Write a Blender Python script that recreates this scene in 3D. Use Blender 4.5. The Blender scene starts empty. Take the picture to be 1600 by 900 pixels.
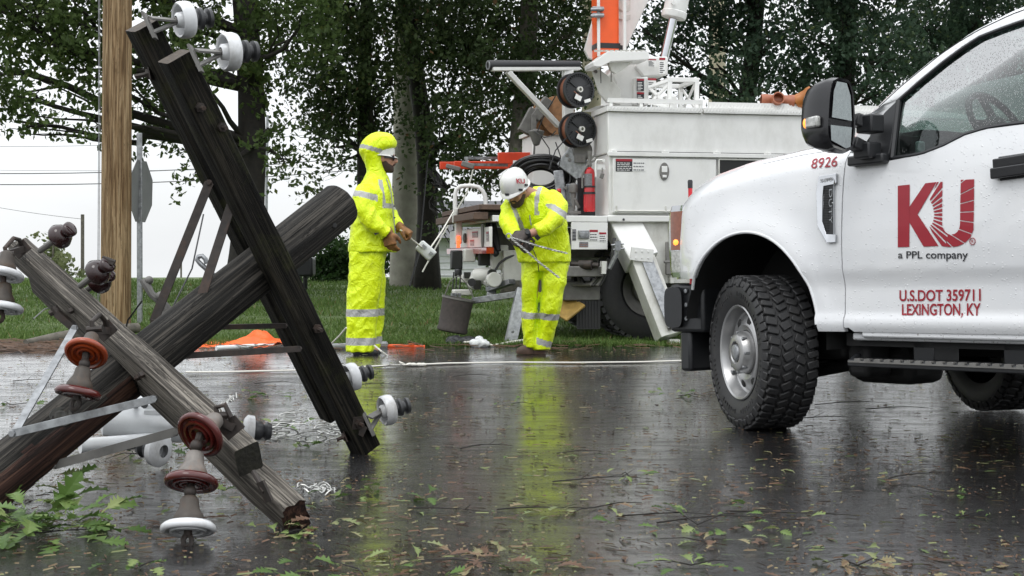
import bpy, math, random
import numpy as np
from mathutils import Vector, Matrix, noise as mnoise

R = math.radians
V = Vector
random.seed(7)
rng = np.random.default_rng(11)
SC = bpy.context.scene
COL = SC.collection

# ------------------------------------------------------------------ camera
F_PX = 2133.0                      # focal length in pixels of the 1600 px wide photograph
CAM_Z = 0.947
PITCH = math.atan(50.0 / F_PX)     # the camera looks slightly down
cam_d = bpy.data.cameras.new('camera')
cam_d.sensor_width = 36.0
cam_d.lens = 36.0 * F_PX / 1600.0
cam_d.clip_end = 2000.0
cam_d.clip_start = 0.05
cam = bpy.data.objects.new('camera', cam_d)
cam.location = (0, 0, CAM_Z)
cam.rotation_euler = (R(90) - PITCH, 0, 0)
COL.objects.link(cam)
SC.camera = cam

# ------------------------------------------------------------------ overcast sky
SUN_EL, SUN_AZ = R(58), R(205)     # azimuth measured clockwise from +Y
w = bpy.data.worlds.new('World')
SC.world = w
w.use_nodes = True
nt = w.node_tree
nt.nodes.clear()
n_out = nt.nodes.new('ShaderNodeOutputWorld')
n_bg = nt.nodes.new('ShaderNodeBackground')
n_sky = nt.nodes.new('ShaderNodeTexSky')
n_sky.sky_type = 'NISHITA'
n_sky.sun_disc = False
n_sky.sun_elevation = SUN_EL
n_sky.sun_rotation = SUN_AZ
n_tc = nt.nodes.new('ShaderNodeTexCoord')
n_sep = nt.nodes.new('ShaderNodeSeparateXYZ')
n_cl = nt.nodes.new('ShaderNodeTexNoise')
n_cl.inputs['Scale'].default_value = 2.2
n_cl.inputs['Detail'].default_value = 6
n_map = nt.nodes.new('ShaderNodeMapping')
n_map.inputs['Scale'].default_value = (1, 1, 3.0)
n_ramp = nt.nodes.new('ShaderNodeValToRGB')          # cloud deck, brighter towards the zenith
n_ramp.color_ramp.elements[0].position = 0.0
n_ramp.color_ramp.elements[0].color = (9.0, 9.2, 9.4, 1)
n_ramp.color_ramp.elements[1].position = 0.75
n_ramp.color_ramp.elements[1].color = (19.0, 19.5, 20.1, 1)
n_mul = nt.nodes.new('ShaderNodeMix'); n_mul.data_type = 'RGBA'; n_mul.blend_type = 'MULTIPLY'
n_mul.inputs[0].default_value = 1.0
n_cr = nt.nodes.new('ShaderNodeMapRange')
n_cr.inputs['From Min'].default_value = 0.3; n_cr.inputs['From Max'].default_value = 0.7
n_cr.inputs['To Min'].default_value = 0.86; n_cr.inputs['To Max'].default_value = 1.06
n_mix = nt.nodes.new('ShaderNodeMix'); n_mix.data_type = 'RGBA'
n_mix.inputs[0].default_value = 0.93                 # thick cloud over the clear-sky model
L = nt.links.new
L(n_tc.outputs['Generated'], n_sep.inputs[0])
L(n_tc.outputs['Generated'], n_map.inputs[0])
L(n_map.outputs[0], n_cl.inputs['Vector'])
L(n_sep.outputs['Z'], n_ramp.inputs[0])
L(n_cl.outputs[0], n_cr.inputs[0])
L(n_ramp.outputs[0], n_mul.inputs[6])
L(n_cr.outputs[0], n_mul.inputs[7])
L(n_sky.outputs[0], n_mix.inputs[6])
L(n_mul.outputs[2], n_mix.inputs[7])
L(n_mix.outputs[2], n_bg.inputs[0])
n_bg.inputs[1].default_value = 0.10
L(n_bg.outputs[0], n_out.inputs[0])

sun_d = bpy.data.lights.new('sun', 'SUN')
sun_d.energy = 0.7
sun_d.angle = R(25)
sun_d.color = (1.0, 0.98, 0.95)
sun = bpy.data.objects.new('sun', sun_d)
sun.rotation_euler = (R(90) - SUN_EL, 0, math.pi - SUN_AZ + math.pi)
sd = V((math.sin(SUN_AZ) * math.cos(SUN_EL), math.cos(SUN_AZ) * math.cos(SUN_EL), math.sin(SUN_EL)))
sun.rotation_euler = sd.to_track_quat('Z', 'Y').to_euler()
sun.location = sd * 60
COL.objects.link(sun)

vs = SC.view_settings
vs.view_transform = 'Standard'
vs.look = 'None'
vs.exposure = 0.18
vs.gamma = 1.0
vs.use_curve_mapping = False
SC.cycles.use_denoising = True
SC.cycles.max_bounces = 10
SC.cycles.transparent_max_bounces = 12
SC.cycles.glossy_bounces = 4
SC.cycles.diffuse_bounces = 5
SC.cycles.caustics_reflective = False
SC.cycles.caustics_refractive = False

# ------------------------------------------------------------------ helpers
def cam_ray(px, py):
    """Direction of a pixel of the 1600x900 photograph, for measuring places."""
    x, y, z = (px - 800) / F_PX, 1.0, -(py - 450) / F_PX
    c, s = math.cos(PITCH), math.sin(PITCH)
    return V((x, y * c + z * s, -y * s + z * c))

def W(px, py, Y):
    """World point seen at a pixel, at depth Y in metres."""
    r = cam_ray(px, py)
    return V((0, 0, CAM_Z)) + r * (Y / r.y)

def gz(x, y):
    """Height of the ground: a level road, a slight crown, then a rising lawn."""
    def ss(a, b, t):
        t = min(1, max(0, (t - a) / (b - a)))
        return t * t * (3 - 2 * t)
    z = 0.11 * ss(8.0, 11.6, y)
    if y > 12.3:
        z += 0.02 + 0.30 * ss(12.3, 31, y) - 0.034 * max(0.0, y - 33)
    return z

def on_ground(px, py):
    lo, hi = 2.0, 60.0
    for _ in range(60):
        m = (lo + hi) / 2
        p = W(px, py, m)
        if p.z > gz(p.x, p.y): lo = m
        else: hi = m
    p = W(px, py, lo)
    return V((p.x, p.y, gz(p.x, p.y)))

class Frame:
    """A local frame: origin, forward x, left y, up z."""
    def __init__(s, o, x, y, z):
        s.M = Matrix(((x[0], y[0], z[0], o[0]), (x[1], y[1], z[1], o[1]), (x[2], y[2], z[2], o[2]), (0, 0, 0, 1)))
        s.I = s.M.inverted()
    def hit(s, px, py, axis, val):
        o = s.I @ V((0, 0, CAM_Z)); d = s.I.to_3x3() @ cam_ray(px, py)
        t = (val - o[axis]) / d[axis]
        return o + d * t

def perp(d):
    d = d.normalized()
    a = V((0, 0, 1)) if abs(d.z) < 0.9 else V((1, 0, 0))
    x = d.cross(a).normalized()
    return x, x.cross(d).normalized()

class MB:
    """Collects shapes and links them as ONE mesh object."""
    def __init__(s):
        s.v, s.f, s.m = [], [], []
    def add(s, vs_, fs, mi=0):
        b = len(s.v)
        s.v.extend(V(p) for p in vs_)
        for f in fs:
            s.f.append(tuple(b + i for i in f)); s.m.append(mi)
        return s
    def box(s, c, size, rot=None, mi=0, taper=1.0):
        c = V(c); hx, hy, hz = size[0] / 2, size[1] / 2, size[2] / 2
        pts = []
        for z in (-1, 1):
            t = taper if z > 0 else 1.0
            for x, y in ((-1, -1), (1, -1), (1, 1), (-1, 1)):
                p = V((x * hx * t, y * hy * t, z * hz))
                if rot is not None: p = rot @ p
                pts.append(c + p)
        return s.add(pts, [(3, 2, 1, 0), (4, 5, 6, 7), (0, 1, 5, 4), (1, 2, 6, 5), (2, 3, 7, 6), (3, 0, 4, 7)], mi)
    def bx(s, x0, x1, y0, y1, z0, z1, mi=0):
        return s.box(((x0 + x1) / 2, (y0 + y1) / 2, (z0 + z1) / 2), (abs(x1 - x0), abs(y1 - y0), abs(z1 - z0)), None, mi)
    def beam(s, p0, p1, wd, ht, up=(0, 0, 1), mi=0):
        p0, p1, up = V(p0), V(p1), V(up)
        d = (p1 - p0).normalized()
        sx = d.cross(up)
        if sx.length < 1e-4: sx = d.cross(V((1, 0, 0)))
        sx.normalize(); uy = sx.cross(d).normalized()
        pts = []
        for p in (p0, p1):
            for a, b in ((-1, -1), (1, -1), (1, 1), (-1, 1)):
                pts.append(p + sx * (a * wd / 2) + uy * (b * ht / 2))
        return s.add(pts, [(0, 1, 2, 3), (7, 6, 5, 4), (4, 5, 1, 0), (5, 6, 2, 1), (6, 7, 3, 2), (7, 4, 0, 3)], mi)
    def tube(s, pts, r, n=10, caps=True, mi=0, flat=1.0):
        pts = [V(p) for p in pts]
        rs = r if isinstance(r, (list, tuple)) else [r] * len(pts)
        d0 = (pts[1] - pts[0]).normalized()
        x, y = perp(d0)
        vs_, fs = [], []
        for i, p in enumerate(pts):
            if i == 0: d = pts[1] - pts[0]
            elif i == len(pts) - 1: d = pts[-1] - pts[-2]
            else: d = (pts[i + 1] - p).normalized() + (p - pts[i - 1]).normalized()
            if d.length < 1e-9: d = d0.copy()
            d.normalize()
            x = (x - d * x.dot(d)).normalized(); y = d.cross(x).normalized()
            for k in range(n):
                a = 2 * math.pi * k / n
                vs_.append(p + x * (math.cos(a) * rs[i]) + y * (math.sin(a) * rs[i] * flat))
        for i in range(len(pts) - 1):
            for k in range(n):
                a, b = i * n + k, i * n + (k + 1) % n
                fs.append((a, b, b + n, a + n))
        if caps:
            fs.append(tuple(reversed(range(n))))
            fs.append(tuple((len(pts) - 1) * n + k for k in range(n)))
        return s.add(vs_, fs, mi)
    def lathe(s, prof, o, axis, n=24, mi=0, closed=False, mis=None):
        """prof: (radius, distance along the axis)."""
        o = V(o); d = V(axis).normalized(); x, y = perp(d)
        vs_, fs, ms = [], [], []
        for rr, t in prof:
            for k in range(n):
                a = 2 * math.pi * k / n
                vs_.append(o + d * t + (x * math.cos(a) + y * math.sin(a)) * max(rr, 1e-4))
        m = len(prof)
        b0 = len(s.v); s.v.extend(vs_)
        for i in range(m if closed else m - 1):
            j = (i + 1) % m
            for k in range(n):
                k2 = (k + 1) % n
                s.f.append((b0 + i * n + k2, b0 + i * n + k, b0 + j * n + k, b0 + j * n + k2))
                s.m.append(mis[i] if mis else mi)
        return s
    def prism(s, poly, o, ex, ey, thick, mi=0):
        """A flat outline (list of 2d points) with thickness along ex x ey."""
        o, ex, ey = V(o), V(ex).normalized(), V(ey).normalized()
        nz = ex.cross(ey).normalized()
        n = len(poly)
        a = [o + ex * p[0] + ey * p[1] for p in poly]
        b = [p + nz * thick for p in a]
        fs = [tuple(reversed(range(n))), tuple(n + i for i in range(n))]
        for i in range(n):
            j = (i + 1) % n
            fs.append((i, j, n + j, n + i))
        return s.add(a + b, fs, mi)
    def ball(s, c, r, n=12, m=8, mi=0, rot=None):
        c = V(c); r = r if isinstance(r, (tuple, list)) else (r, r, r)
        vs_, fs = [], []
        for i in range(m + 1):
            t = math.pi * i / m
            for k in range(n):
                a = 2 * math.pi * k / n
                st = max(math.sin(t), 1e-3)
                p = V((r[0] * st * math.cos(a), r[1] * st * math.sin(a), r[2] * math.cos(t)))
                if rot is not None: p = rot @ p
                vs_.append(c + p)
        for i in range(m):
            for k in range(n):
                k2 = (k + 1) % n
                fs.append((i * n + k, (i + 1) * n + k, (i + 1) * n + k2, i * n + k2))
        fs.append(tuple(range(n))); fs.append(tuple(reversed([m * n + k for k in range(n)])))
        return s.add(vs_, fs, mi)
    def loft(s, secs, n=20, mi=0, expo=2.0):
        """secs: (centre, half-width vector a, half-width vector b); superellipse rings, capped."""
        vs_, fs = [], []
        for c, a, b in secs:
            c, a, b = V(c), V(a), V(b)
            for k in range(n):
                t = 2 * math.pi * k / n
                ct, st = math.cos(t), math.sin(t)
                ct = math.copysign(abs(ct) ** (2 / expo), ct); st = math.copysign(abs(st) ** (2 / expo), st)
                vs_.append(c + a * ct + b * st)
        m = len(secs)
        for i in range(m - 1):
            for k in range(n):
                k2 = (k + 1) % n
                fs.append((i * n + k, i * n + k2, (i + 1) * n + k2, (i + 1) * n + k))
        fs.append(tuple(reversed(range(n)))); fs.append(tuple((m - 1) * n + k for k in range(n)))
        return s.add(vs_, fs, mi)
    def build(s, name, mats, parent=None, frame=None, bevel=0.0, seg=2, sharp=35, smooth=True, origin=None, subsurf=0, inset=None):
        me = bpy.data.meshes.new(name)
        pts = s.v
        if frame is not None:
            pts = [frame @ p for p in pts]
        if origin is not None:
            o3 = V(origin); pts = [p - o3 for p in pts]
        me.from_pydata([tuple(p) for p in pts], [], s.f)
        mats = mats if isinstance(mats, (list, tuple)) else [mats]
        for m in mats: me.materials.append(m)
        me.polygons.foreach_set('material_index', s.m)
        me.polygons.foreach_set('use_smooth', [smooth] * len(s.f))
        me.update(); me.validate()
        if smooth and sharp: me.set_sharp_from_angle(angle=R(sharp))
        o = bpy.data.objects.new(name, me)
        COL.objects.link(o)
        if parent is not None: o.parent = parent
        if origin is not None: o.location = origin
        if bevel > 0:
            b = o.modifiers.new('bevel', 'BEVEL'); b.width = bevel; b.segments = seg
            b.limit_method = 'ANGLE'; b.angle_limit = R(40); b.use_clamp_overlap = True
        if subsurf:
            q = o.modifiers.new('sub', 'SUBSURF'); q.levels = subsurf; q.render_levels = subsurf
        return o

def tag(o, label, cat, group=None, kind=None):
    o['label'] = label; o['category'] = cat
    if group: o['group'] = group
    if kind: o['kind'] = kind
    return o

def thing(name, label, cat, M=None, group=None):
    o = bpy.data.objects.new(name, None)
    o.empty_display_size = 0.2
    if M is not None: o.matrix_basis = M if isinstance(M, Matrix) else Matrix.Translation(V(M))
    COL.objects.link(o)
    return tag(o, label, cat, group)

def setting(o):
    o['kind'] = 'structure'; return o

def copy_tree(o, parent=None):
    c = o.copy(); COL.objects.link(c)
    if parent is not None: c.parent = parent
    for ch in [q for q in bpy.data.objects if q.parent == o and q is not c]:
        copy_tree(ch, c)
    return c

def frozen(o):
    """Apply the modifiers of o and keep it as one plain mesh."""
    dg = bpy.context.evaluated_depsgraph_get(); dg.update()
    me = bpy.data.meshes.new_from_object(o.evaluated_get(dg))
    o.modifiers.clear(); o.data = me
    return o

def np_mesh(name, verts, faces_flat, per, mats, mat_idx=None, smooth=False, parent=None, attr=None):
    """A mesh from numpy arrays; every face has `per` corners."""
    me = bpy.data.meshes.new(name)
    nf = len(faces_flat) // per
    me.vertices.add(len(verts)); me.vertices.foreach_set('co', np.asarray(verts, dtype=np.float32).ravel())
    me.loops.add(nf * per); me.loops.foreach_set('vertex_index', np.asarray(faces_flat, dtype=np.int32))
    me.polygons.add(nf)
    me.polygons.foreach_set('loop_start', np.arange(0, nf * per, per, dtype=np.int32))
    me.polygons.foreach_set('loop_total', np.full(nf, per, dtype=np.int32))
    for m in mats: me.materials.append(m)
    if mat_idx is not None: me.polygons.foreach_set('material_index', np.asarray(mat_idx, dtype=np.int32))
    me.polygons.foreach_set('use_smooth', [smooth] * nf)
    me.update(calc_edges=True)
    if attr is not None:
        a = me.attributes.new('tint', 'FLOAT', 'POINT'); a.data.foreach_set('value', np.asarray(attr, dtype=np.float32))
    o = bpy.data.objects.new(name, me); COL.objects.link(o)
    if parent is not None: o.parent = parent
    return o
# ------------------------------------------------------------------ materials
def newmat(name):
    m = bpy.data.materials.new(name); m.use_nodes = True
    t = m.node_tree
    return m, t, t.nodes['Principled BSDF']

def ramp(t, stops):
    r = t.nodes.new('ShaderNodeValToRGB')
    e = r.color_ramp.elements
    e[0].position, e[0].color = stops[0][0], (*stops[0][1], 1)
    e[1].position, e[1].color = stops[-1][0], (*stops[-1][1], 1)
    for p, c in stops[1:-1]:
        q = e.new(p); q.color = (*c, 1)
    return r

def nz(t, scale, detail=4, vec=None, rough=0.55, dist=0.0):
    n = t.nodes.new('ShaderNodeTexNoise')
    n.inputs['Scale'].default_value = scale; n.inputs['Detail'].default_value = detail
    n.inputs['Roughness'].default_value = rough; n.inputs['Distortion'].default_value = dist
    if vec is not None: t.links.new(vec, n.inputs['Vector'])
    return n

def mapping(t, src='Object', scale=(1, 1, 1), rot=(0, 0, 0)):
    tc = t.nodes.new('ShaderNodeTexCoord'); mp = t.nodes.new('ShaderNodeMapping')
    mp.inputs['Scale'].default_value = scale; mp.inputs['Rotation'].default_value = rot
    t.links.new(tc.outputs[src], mp.inputs[0])
    return mp.outputs[0]

def bump(t, b, h, strength=0.3, dist=0.01):
    n = t.nodes.new('ShaderNodeBump')
    n.inputs['Strength'].default_value = strength; n.inputs['Distance'].default_value = dist
    t.links.new(h, n.inputs['Height']); t.links.new(n.outputs[0], b.inputs['Normal'])
    return n

def simple(name, col, rough=0.5, metal=0.0, var=0.12, scale=14.0, bmp=0.0, coat=0.0, spec=0.5, dirt=None, dirt_amt=0.0):
    """Base colour with mottling (and optional dirt patches), slight roughness changes."""
    m, t, b = newmat(name)
    n = nz(t, scale, 5, mapping(t))
    lo = tuple(c * (1 - var) for c in col); hi = tuple(min(1, c * (1 + var)) for c in col)
    r = ramp(t, [(0.3, lo), (0.7, hi)])
    t.links.new(n.outputs[0], r.inputs[0])
    out = r.outputs[0]
    if dirt is not None:
        n2 = nz(t, scale * 0.45, 7, mapping(t, scale=(1, 1, 0.6)), 0.7)
        mr = t.nodes.new('ShaderNodeMapRange')
        mr.inputs['From Min'].default_value = 0.5; mr.inputs['From Max'].default_value = 0.78
        mr.inputs['To Max'].default_value = dirt_amt
        t.links.new(n2.outputs[0], mr.inputs[0])
        mx = t.nodes.new('ShaderNodeMix'); mx.data_type = 'RGBA'
        t.links.new(mr.outputs[0], mx.inputs[0]); t.links.new(out, mx.inputs[6]); mx.inputs[7].default_value = (*dirt, 1)
        out = mx.outputs[2]
    t.links.new(out, b.inputs['Base Color'])
    rr = t.nodes.new('ShaderNodeMapRange')
    rr.inputs['To Min'].default_value = max(0.02, rough * 0.8); rr.inputs['To Max'].default_value = min(1, rough * 1.2)
    t.links.new(n.outputs[0], rr.inputs[0]); t.links.new(rr.outputs[0], b.inputs['Roughness'])
    b.inputs['Metallic'].default_value = metal
    b.inputs['Specular IOR Level'].default_value = spec
    if coat: b.inputs['Coat Weight'].default_value = coat; b.inputs['Coat Roughness'].default_value = 0.05
    if bmp: bump(t, b, n.outputs[0], bmp, 0.01)
    return m

def wood(name, dark, mid, light, rough=0.7, grain=60.0, wet=0.0, axis=2, moss=None, moss_amt=0.0, crack=0.6):
    """Weathered timber; the grain runs along the local axis of the part's generated space."""
    m, t, b = newmat(name)
    sc = [grain, grain, grain]; sc[axis] = 1.6
    at = t.nodes.new('ShaderNodeAttribute'); at.attribute_name = 'grain'
    mp = t.nodes.new('ShaderNodeMapping'); mp.inputs['Scale'].default_value = sc
    t.links.new(at.outputs['Vector'], mp.inputs[0])
    n = nz(t, 1.0, 5, mp.outputs[0], 0.6, 0.6)
    mp2 = t.nodes.new('ShaderNodeMapping'); s2 = [9, 9, 9]; s2[axis] = 1.2; mp2.inputs['Scale'].default_value = s2
    t.links.new(at.outputs['Vector'], mp2.inputs[0])
    n2 = nz(t, 1.0, 4, mp2.outputs[0])
    add = t.nodes.new('ShaderNodeMath'); add.operation = 'MULTIPLY_ADD'
    t.links.new(n.outputs[0], add.inputs[0]); add.inputs[1].default_value = 0.75
    mu = t.nodes.new('ShaderNodeMath'); mu.operation = 'MULTIPLY'; mu.inputs[1].default_value = 0.25
    t.links.new(n2.outputs[0], mu.inputs[0]); t.links.new(mu.outputs[0], add.inputs[2])
    r = ramp(t, [(0.42, dark), (0.5, mid), (0.58, light)])
    t.links.new(add.outputs[0], r.inputs[0])
    out = r.outputs[0]
    # long drying cracks
    mp3 = t.nodes.new('ShaderNodeMapping'); s3 = [26, 26, 26]; s3[axis] = 0.9; mp3.inputs['Scale'].default_value = s3
    t.links.new(at.outputs['Vector'], mp3.inputs[0])
    n3 = nz(t, 1.0, 3, mp3.outputs[0], 0.5, 1.2)
    ck = ramp(t, [(0.0, (1, 1, 1)), (0.435, (1, 1, 1)), (0.445, (0.15, 0.15, 0.15)), (0.455, (1, 1, 1)), (0.488, (1, 1, 1)), (0.5, (0.06, 0.06, 0.06)), (0.512, (1, 1, 1)), (0.55, (1, 1, 1)), (0.558, (0.15, 0.15, 0.15)), (0.566, (1, 1, 1)), (1.0, (1, 1, 1))])
    t.links.new(n3.outputs[0], ck.inputs[0])
    mx = t.nodes.new('ShaderNodeMix'); mx.data_type = 'RGBA'; mx.blend_type = 'MULTIPLY'; mx.inputs[0].default_value = crack
    t.links.new(out, mx.inputs[6]); t.links.new(ck.outputs[0], mx.inputs[7]); out = mx.outputs[2]
    if moss:
        n4 = nz(t, 7.0, 8, at.outputs['Vector'], 0.75)
        mr = t.nodes.new('ShaderNodeMapRange'); mr.inputs['From Min'].default_value = 0.52; mr.inputs['From Max'].default_value = 0.7
        mr.inputs['To Max'].default_value = moss_amt
        t.links.new(n4.outputs[0], mr.inputs[0])
        m2 = t.nodes.new('ShaderNodeMix'); m2.data_type = 'RGBA'
        t.links.new(mr.outputs[0], m2.inputs[0]); t.links.new(out, m2.inputs[6]); m2.inputs[7].default_value = (*moss, 1)
        out = m2.outputs[2]
    t.links.new(out, b.inputs['Base Color'])
    b.inputs['Roughness'].default_value = rough
    b.inputs['Specular IOR Level'].default_value = 0.18
    if wet: b.inputs['Coat Weight'].default_value = wet; b.inputs['Coat Roughness'].default_value = 0.35
    hm = t.nodes.new('ShaderNodeMath'); hm.operation = 'MULTIPLY'
    t.links.new(add.outputs[0], hm.inputs[0]); t.links.new(ck.outputs[0], hm.inputs[1])
    bump(t, b, hm.outputs[0], 0.9, 0.006)
    return m

MT = {}
MT['white_paint'] = simple('white_truck_paint', (0.74, 0.75, 0.76), 0.26, var=0.02, scale=3, coat=0.5, dirt=(0.42, 0.41, 0.38), dirt_amt=0.10)
MT['white_body'] = simple('white_service_body_paint', (0.74, 0.74, 0.72), 0.38, var=0.03, scale=5, dirt=(0.34, 0.33, 0.29), dirt_amt=0.42)
MT['white_dirty'] = simple('scuffed_white_steel', (0.62, 0.62, 0.58), 0.45, var=0.06, scale=9, dirt=(0.20, 0.17, 0.12), dirt_amt=0.55)
MT['frame_grey'] = simple('chassis_grey', (0.16, 0.155, 0.145), 0.6, var=0.2, scale=12, dirt=(0.05, 0.045, 0.04), dirt_amt=0.6)
MT['black_plastic'] = simple('black_plastic', (0.016, 0.017, 0.019), 0.42, var=0.15, scale=30, bmp=0.05)
MT['black_gloss'] = simple('wet_black_plastic', (0.012, 0.012, 0.014), 0.2, var=0.1, scale=20)
MT['rubber'] = simple('tyre_rubber', (0.022, 0.022, 0.023), 0.55, var=0.2, scale=40, bmp=0.08, dirt=(0.05, 0.045, 0.04), dirt_amt=0.5)
MT['underbody'] = simple('underbody_black', (0.012, 0.012, 0.012), 0.7, var=0.3, scale=10)
MT['chrome'] = simple('chrome', (0.55, 0.56, 0.58), 0.06, 1.0, var=0.05)
MT['rim'] = simple('silver_rim_paint', (0.42, 0.42, 0.42), 0.32, 0.75, var=0.08, scale=8, dirt=(0.12, 0.11, 0.10), dirt_amt=0.35)
MT['steel'] = simple('galvanised_steel', (0.30, 0.31, 0.32), 0.45, 0.8, var=0.35, scale=26, dirt=(0.14, 0.13, 0.12), dirt_amt=0.5)
MT['rust_steel'] = simple('rusty_dark_steel', (0.035, 0.028, 0.024), 0.6, 0.15, var=0.4, scale=26, bmp=0.25, dirt=(0.10, 0.05, 0.03), dirt_amt=0.7)
MT['cast_iron'] = simple('weathered_cast_iron_cap', (0.055, 0.045, 0.036), 0.55, 0.1, var=0.25, scale=24, bmp=0.2, dirt=(0.13, 0.07, 0.035), dirt_amt=0.7)
MT['grey_cap'] = simple('grey_zinc_cap', (0.17, 0.155, 0.14), 0.5, 0.15, var=0.25, scale=24, bmp=0.15, dirt=(0.20, 0.10, 0.05), dirt_amt=0.7)
MT['porcelain_white'] = simple('grey_white_porcelain', (0.66, 0.67, 0.68), 0.2, var=0.08, scale=12, dirt=(0.22, 0.20, 0.16), dirt_amt=0.8)
MT['porcelain_red'] = simple('oxblood_porcelain', (0.075, 0.010, 0.008), 0.12, var=0.35, scale=7, coat=0.3)
MT['porcelain_orange'] = simple('orange_brown_porcelain', (0.26, 0.042, 0.010), 0.12, var=0.35, scale=7, coat=0.3)
MT['porcelain_brown'] = simple('dark_brown_porcelain', (0.026, 0.009, 0.009), 0.14, var=0.3, scale=8, coat=0.2)
MT['polymer'] = simple('dark_grey_polymer', (0.035, 0.036, 0.038), 0.35, var=0.2, scale=20)
MT['timber_dark'] = wood('wet_black_timber', (0.004, 0.0037, 0.003), (0.011, 0.010, 0.008), (0.034, 0.030, 0.022), 0.72, 90, 0.0, crack=0.5, moss=(0.045, 0.05, 0.016), moss_amt=0.55)
MT['timber_pole'] = wood('charred_grey_pole_timber', (0.008, 0.0075, 0.0065), (0.024, 0.022, 0.019), (0.068, 0.061, 0.052), 0.66, 80, 0.0, crack=0.75)
MT['timber_grey'] = wood('silver_grey_timber', (0.040, 0.035, 0.029), (0.105, 0.094, 0.080), (0.22, 0.20, 0.17), 0.66, 125, 0.0, crack=0.85)
MT['timber_red'] = wood('fresh_broken_red_timber', (0.018, 0.011, 0.009), (0.055, 0.028, 0.021), (0.12, 0.065, 0.045), 0.7, 55, 0.1)
MT['end_dark'] = simple('wet_end_grain', (0.018, 0.017, 0.013), 0.6, var=0.5, scale=60, bmp=0.5, dirt=(0.028, 0.032, 0.012), dirt_amt=0.5)
MT['end_brown'] = simple('brown_end_grain', (0.07, 0.055, 0.042), 0.7, var=0.45, scale=60, bmp=0.5)
MT['timber_new'] = wood('new_treated_pole_timber', (0.13, 0.078, 0.038), (0.235, 0.155, 0.080), (0.36, 0.26, 0.150), 0.7, 60, 0.0, crack=0.6)
MT['orange_paint'] = simple('orange_boom_fibreglass', (0.86, 0.11, 0.015), 0.4, var=0.08, scale=6)
MT['orange_cloth'] = simple('orange_tarp', (0.85, 0.13, 0.02), 0.5, var=0.15, scale=10, bmp=0.2)
MT['red_paint'] = simple('red_extinguisher_paint', (0.45, 0.012, 0.016), 0.25, var=0.1, scale=8, coat=0.4)
MT['decal_red'] = simple('red_vinyl', (0.30, 0.008, 0.020), 0.4, var=0.04)
MT['decal_black'] = simple('black_vinyl', (0.02, 0.02, 0.025), 0.4, var=0.04)
MT['decal_white'] = simple('white_vinyl', (0.75, 0.75, 0.73), 0.4, var=0.06, scale=60)
MT['decal_grey'] = simple('grey_printed_vinyl', (0.18, 0.18, 0.19), 0.4, var=0.5, scale=160)
MT['copper'] = simple('copper_wire', (0.26, 0.11, 0.065), 0.45, 0.4, var=0.25, scale=60)
MT['plywood'] = simple('reel_plywood', (0.30, 0.15, 0.065), 0.65, var=0.3, scale=18)
MT['planks'] = simple('worn_deck_planks', (0.10, 0.062, 0.045), 0.65, var=0.35, scale=20, bmp=0.2)
MT['clay'] = simple('terracotta_pipe', (0.36, 0.12, 0.06), 0.45, var=0.25, scale=8, dirt=(0.12, 0.05, 0.03), dirt_amt=0.5)
MT['ochre'] = simple('ochre_pipe', (0.43, 0.15, 0.03), 0.4, var=0.25, scale=8, dirt=(0.14, 0.06, 0.02), dirt_amt=0.5)
MT['canvas'] = simple('dark_canvas', (0.055, 0.045, 0.042), 0.75, var=0.25, scale=30, bmp=0.2, dirt=(0.02, 0.02, 0.02), dirt_amt=0.5)
MT['rope'] = simple('white_rope', (0.68, 0.66, 0.60), 0.7, var=0.15, scale=120)
MT['wire_metal'] = simple('aluminium_wire', (0.45, 0.45, 0.43), 0.35, 0.6, var=0.25, scale=80)
MT['cable'] = simple('black_cable', (0.02, 0.02, 0.021), 0.33, var=0.2, scale=30)
MT['white_plastic'] = simple('white_plastic', (0.68, 0.70, 0.71), 0.35, var=0.05, scale=8, dirt=(0.3, 0.28, 0.25), dirt_amt=0.25)
MT['grey_plastic'] = simple('grey_conduit', (0.26, 0.27, 0.28), 0.4, var=0.1, scale=10)
MT['yellow_plate'] = simple('ochre_chock', (0.36, 0.23, 0.06), 0.6, var=0.25, scale=14)
MT['skin'] = simple('skin', (0.43, 0.22, 0.155), 0.5, var=0.12, scale=24)
MT['beard'] = simple('dark_beard', (0.045, 0.026, 0.018), 0.8, var=0.4, scale=120, bmp=0.6)
MT['leather'] = simple('tan_leather_glove', (0.25, 0.115, 0.040), 0.7, var=0.45, scale=26, bmp=0.3, dirt=(0.05, 0.028, 0.016), dirt_amt=0.7)
MT['grey_glove'] = simple('grey_work_glove', (0.075, 0.062, 0.055), 0.75, var=0.3, scale=40, bmp=0.3)
MT['boot'] = simple('brown_boot_leather', (0.085, 0.050, 0.034), 0.55, var=0.3, scale=25)
MT['boot_black'] = simple('black_overshoe_rubber', (0.02, 0.021, 0.024), 0.4, var=0.2, scale=25)
MT['helmet'] = simple('white_helmet_shell', (0.70, 0.70, 0.67), 0.28, var=0.03, scale=10, coat=0.3)
MT['lens_dark'] = simple('dark_lens', (0.01, 0.01, 0.012), 0.08, var=0.05)
MT['shirt'] = simple('grey_brown_shirt', (0.10, 0.095, 0.07), 0.85, var=0.2, scale=50)
MT['red_flag'] = simple('red_marker_plastic', (0.55, 0.02, 0.03), 0.35, var=0.06)
MT['siding'] = simple('white_siding', (0.62, 0.63, 0.64), 0.5, var=0.04, scale=3)
MT['roofing'] = simple('grey_roof_shingle', (0.10, 0.10, 0.105), 0.8, var=0.3, scale=8)
MT['sign_back'] = simple('weathered_aluminium_sign_back', (0.22, 0.225, 0.23), 0.45, 0.5, var=0.12, scale=7)
MT['concrete'] = simple('pale_stained_concrete', (0.33, 0.315, 0.265), 0.8, var=0.22, scale=5, bmp=0.15, dirt=(0.13, 0.125, 0.09), dirt_amt=0.65)
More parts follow.
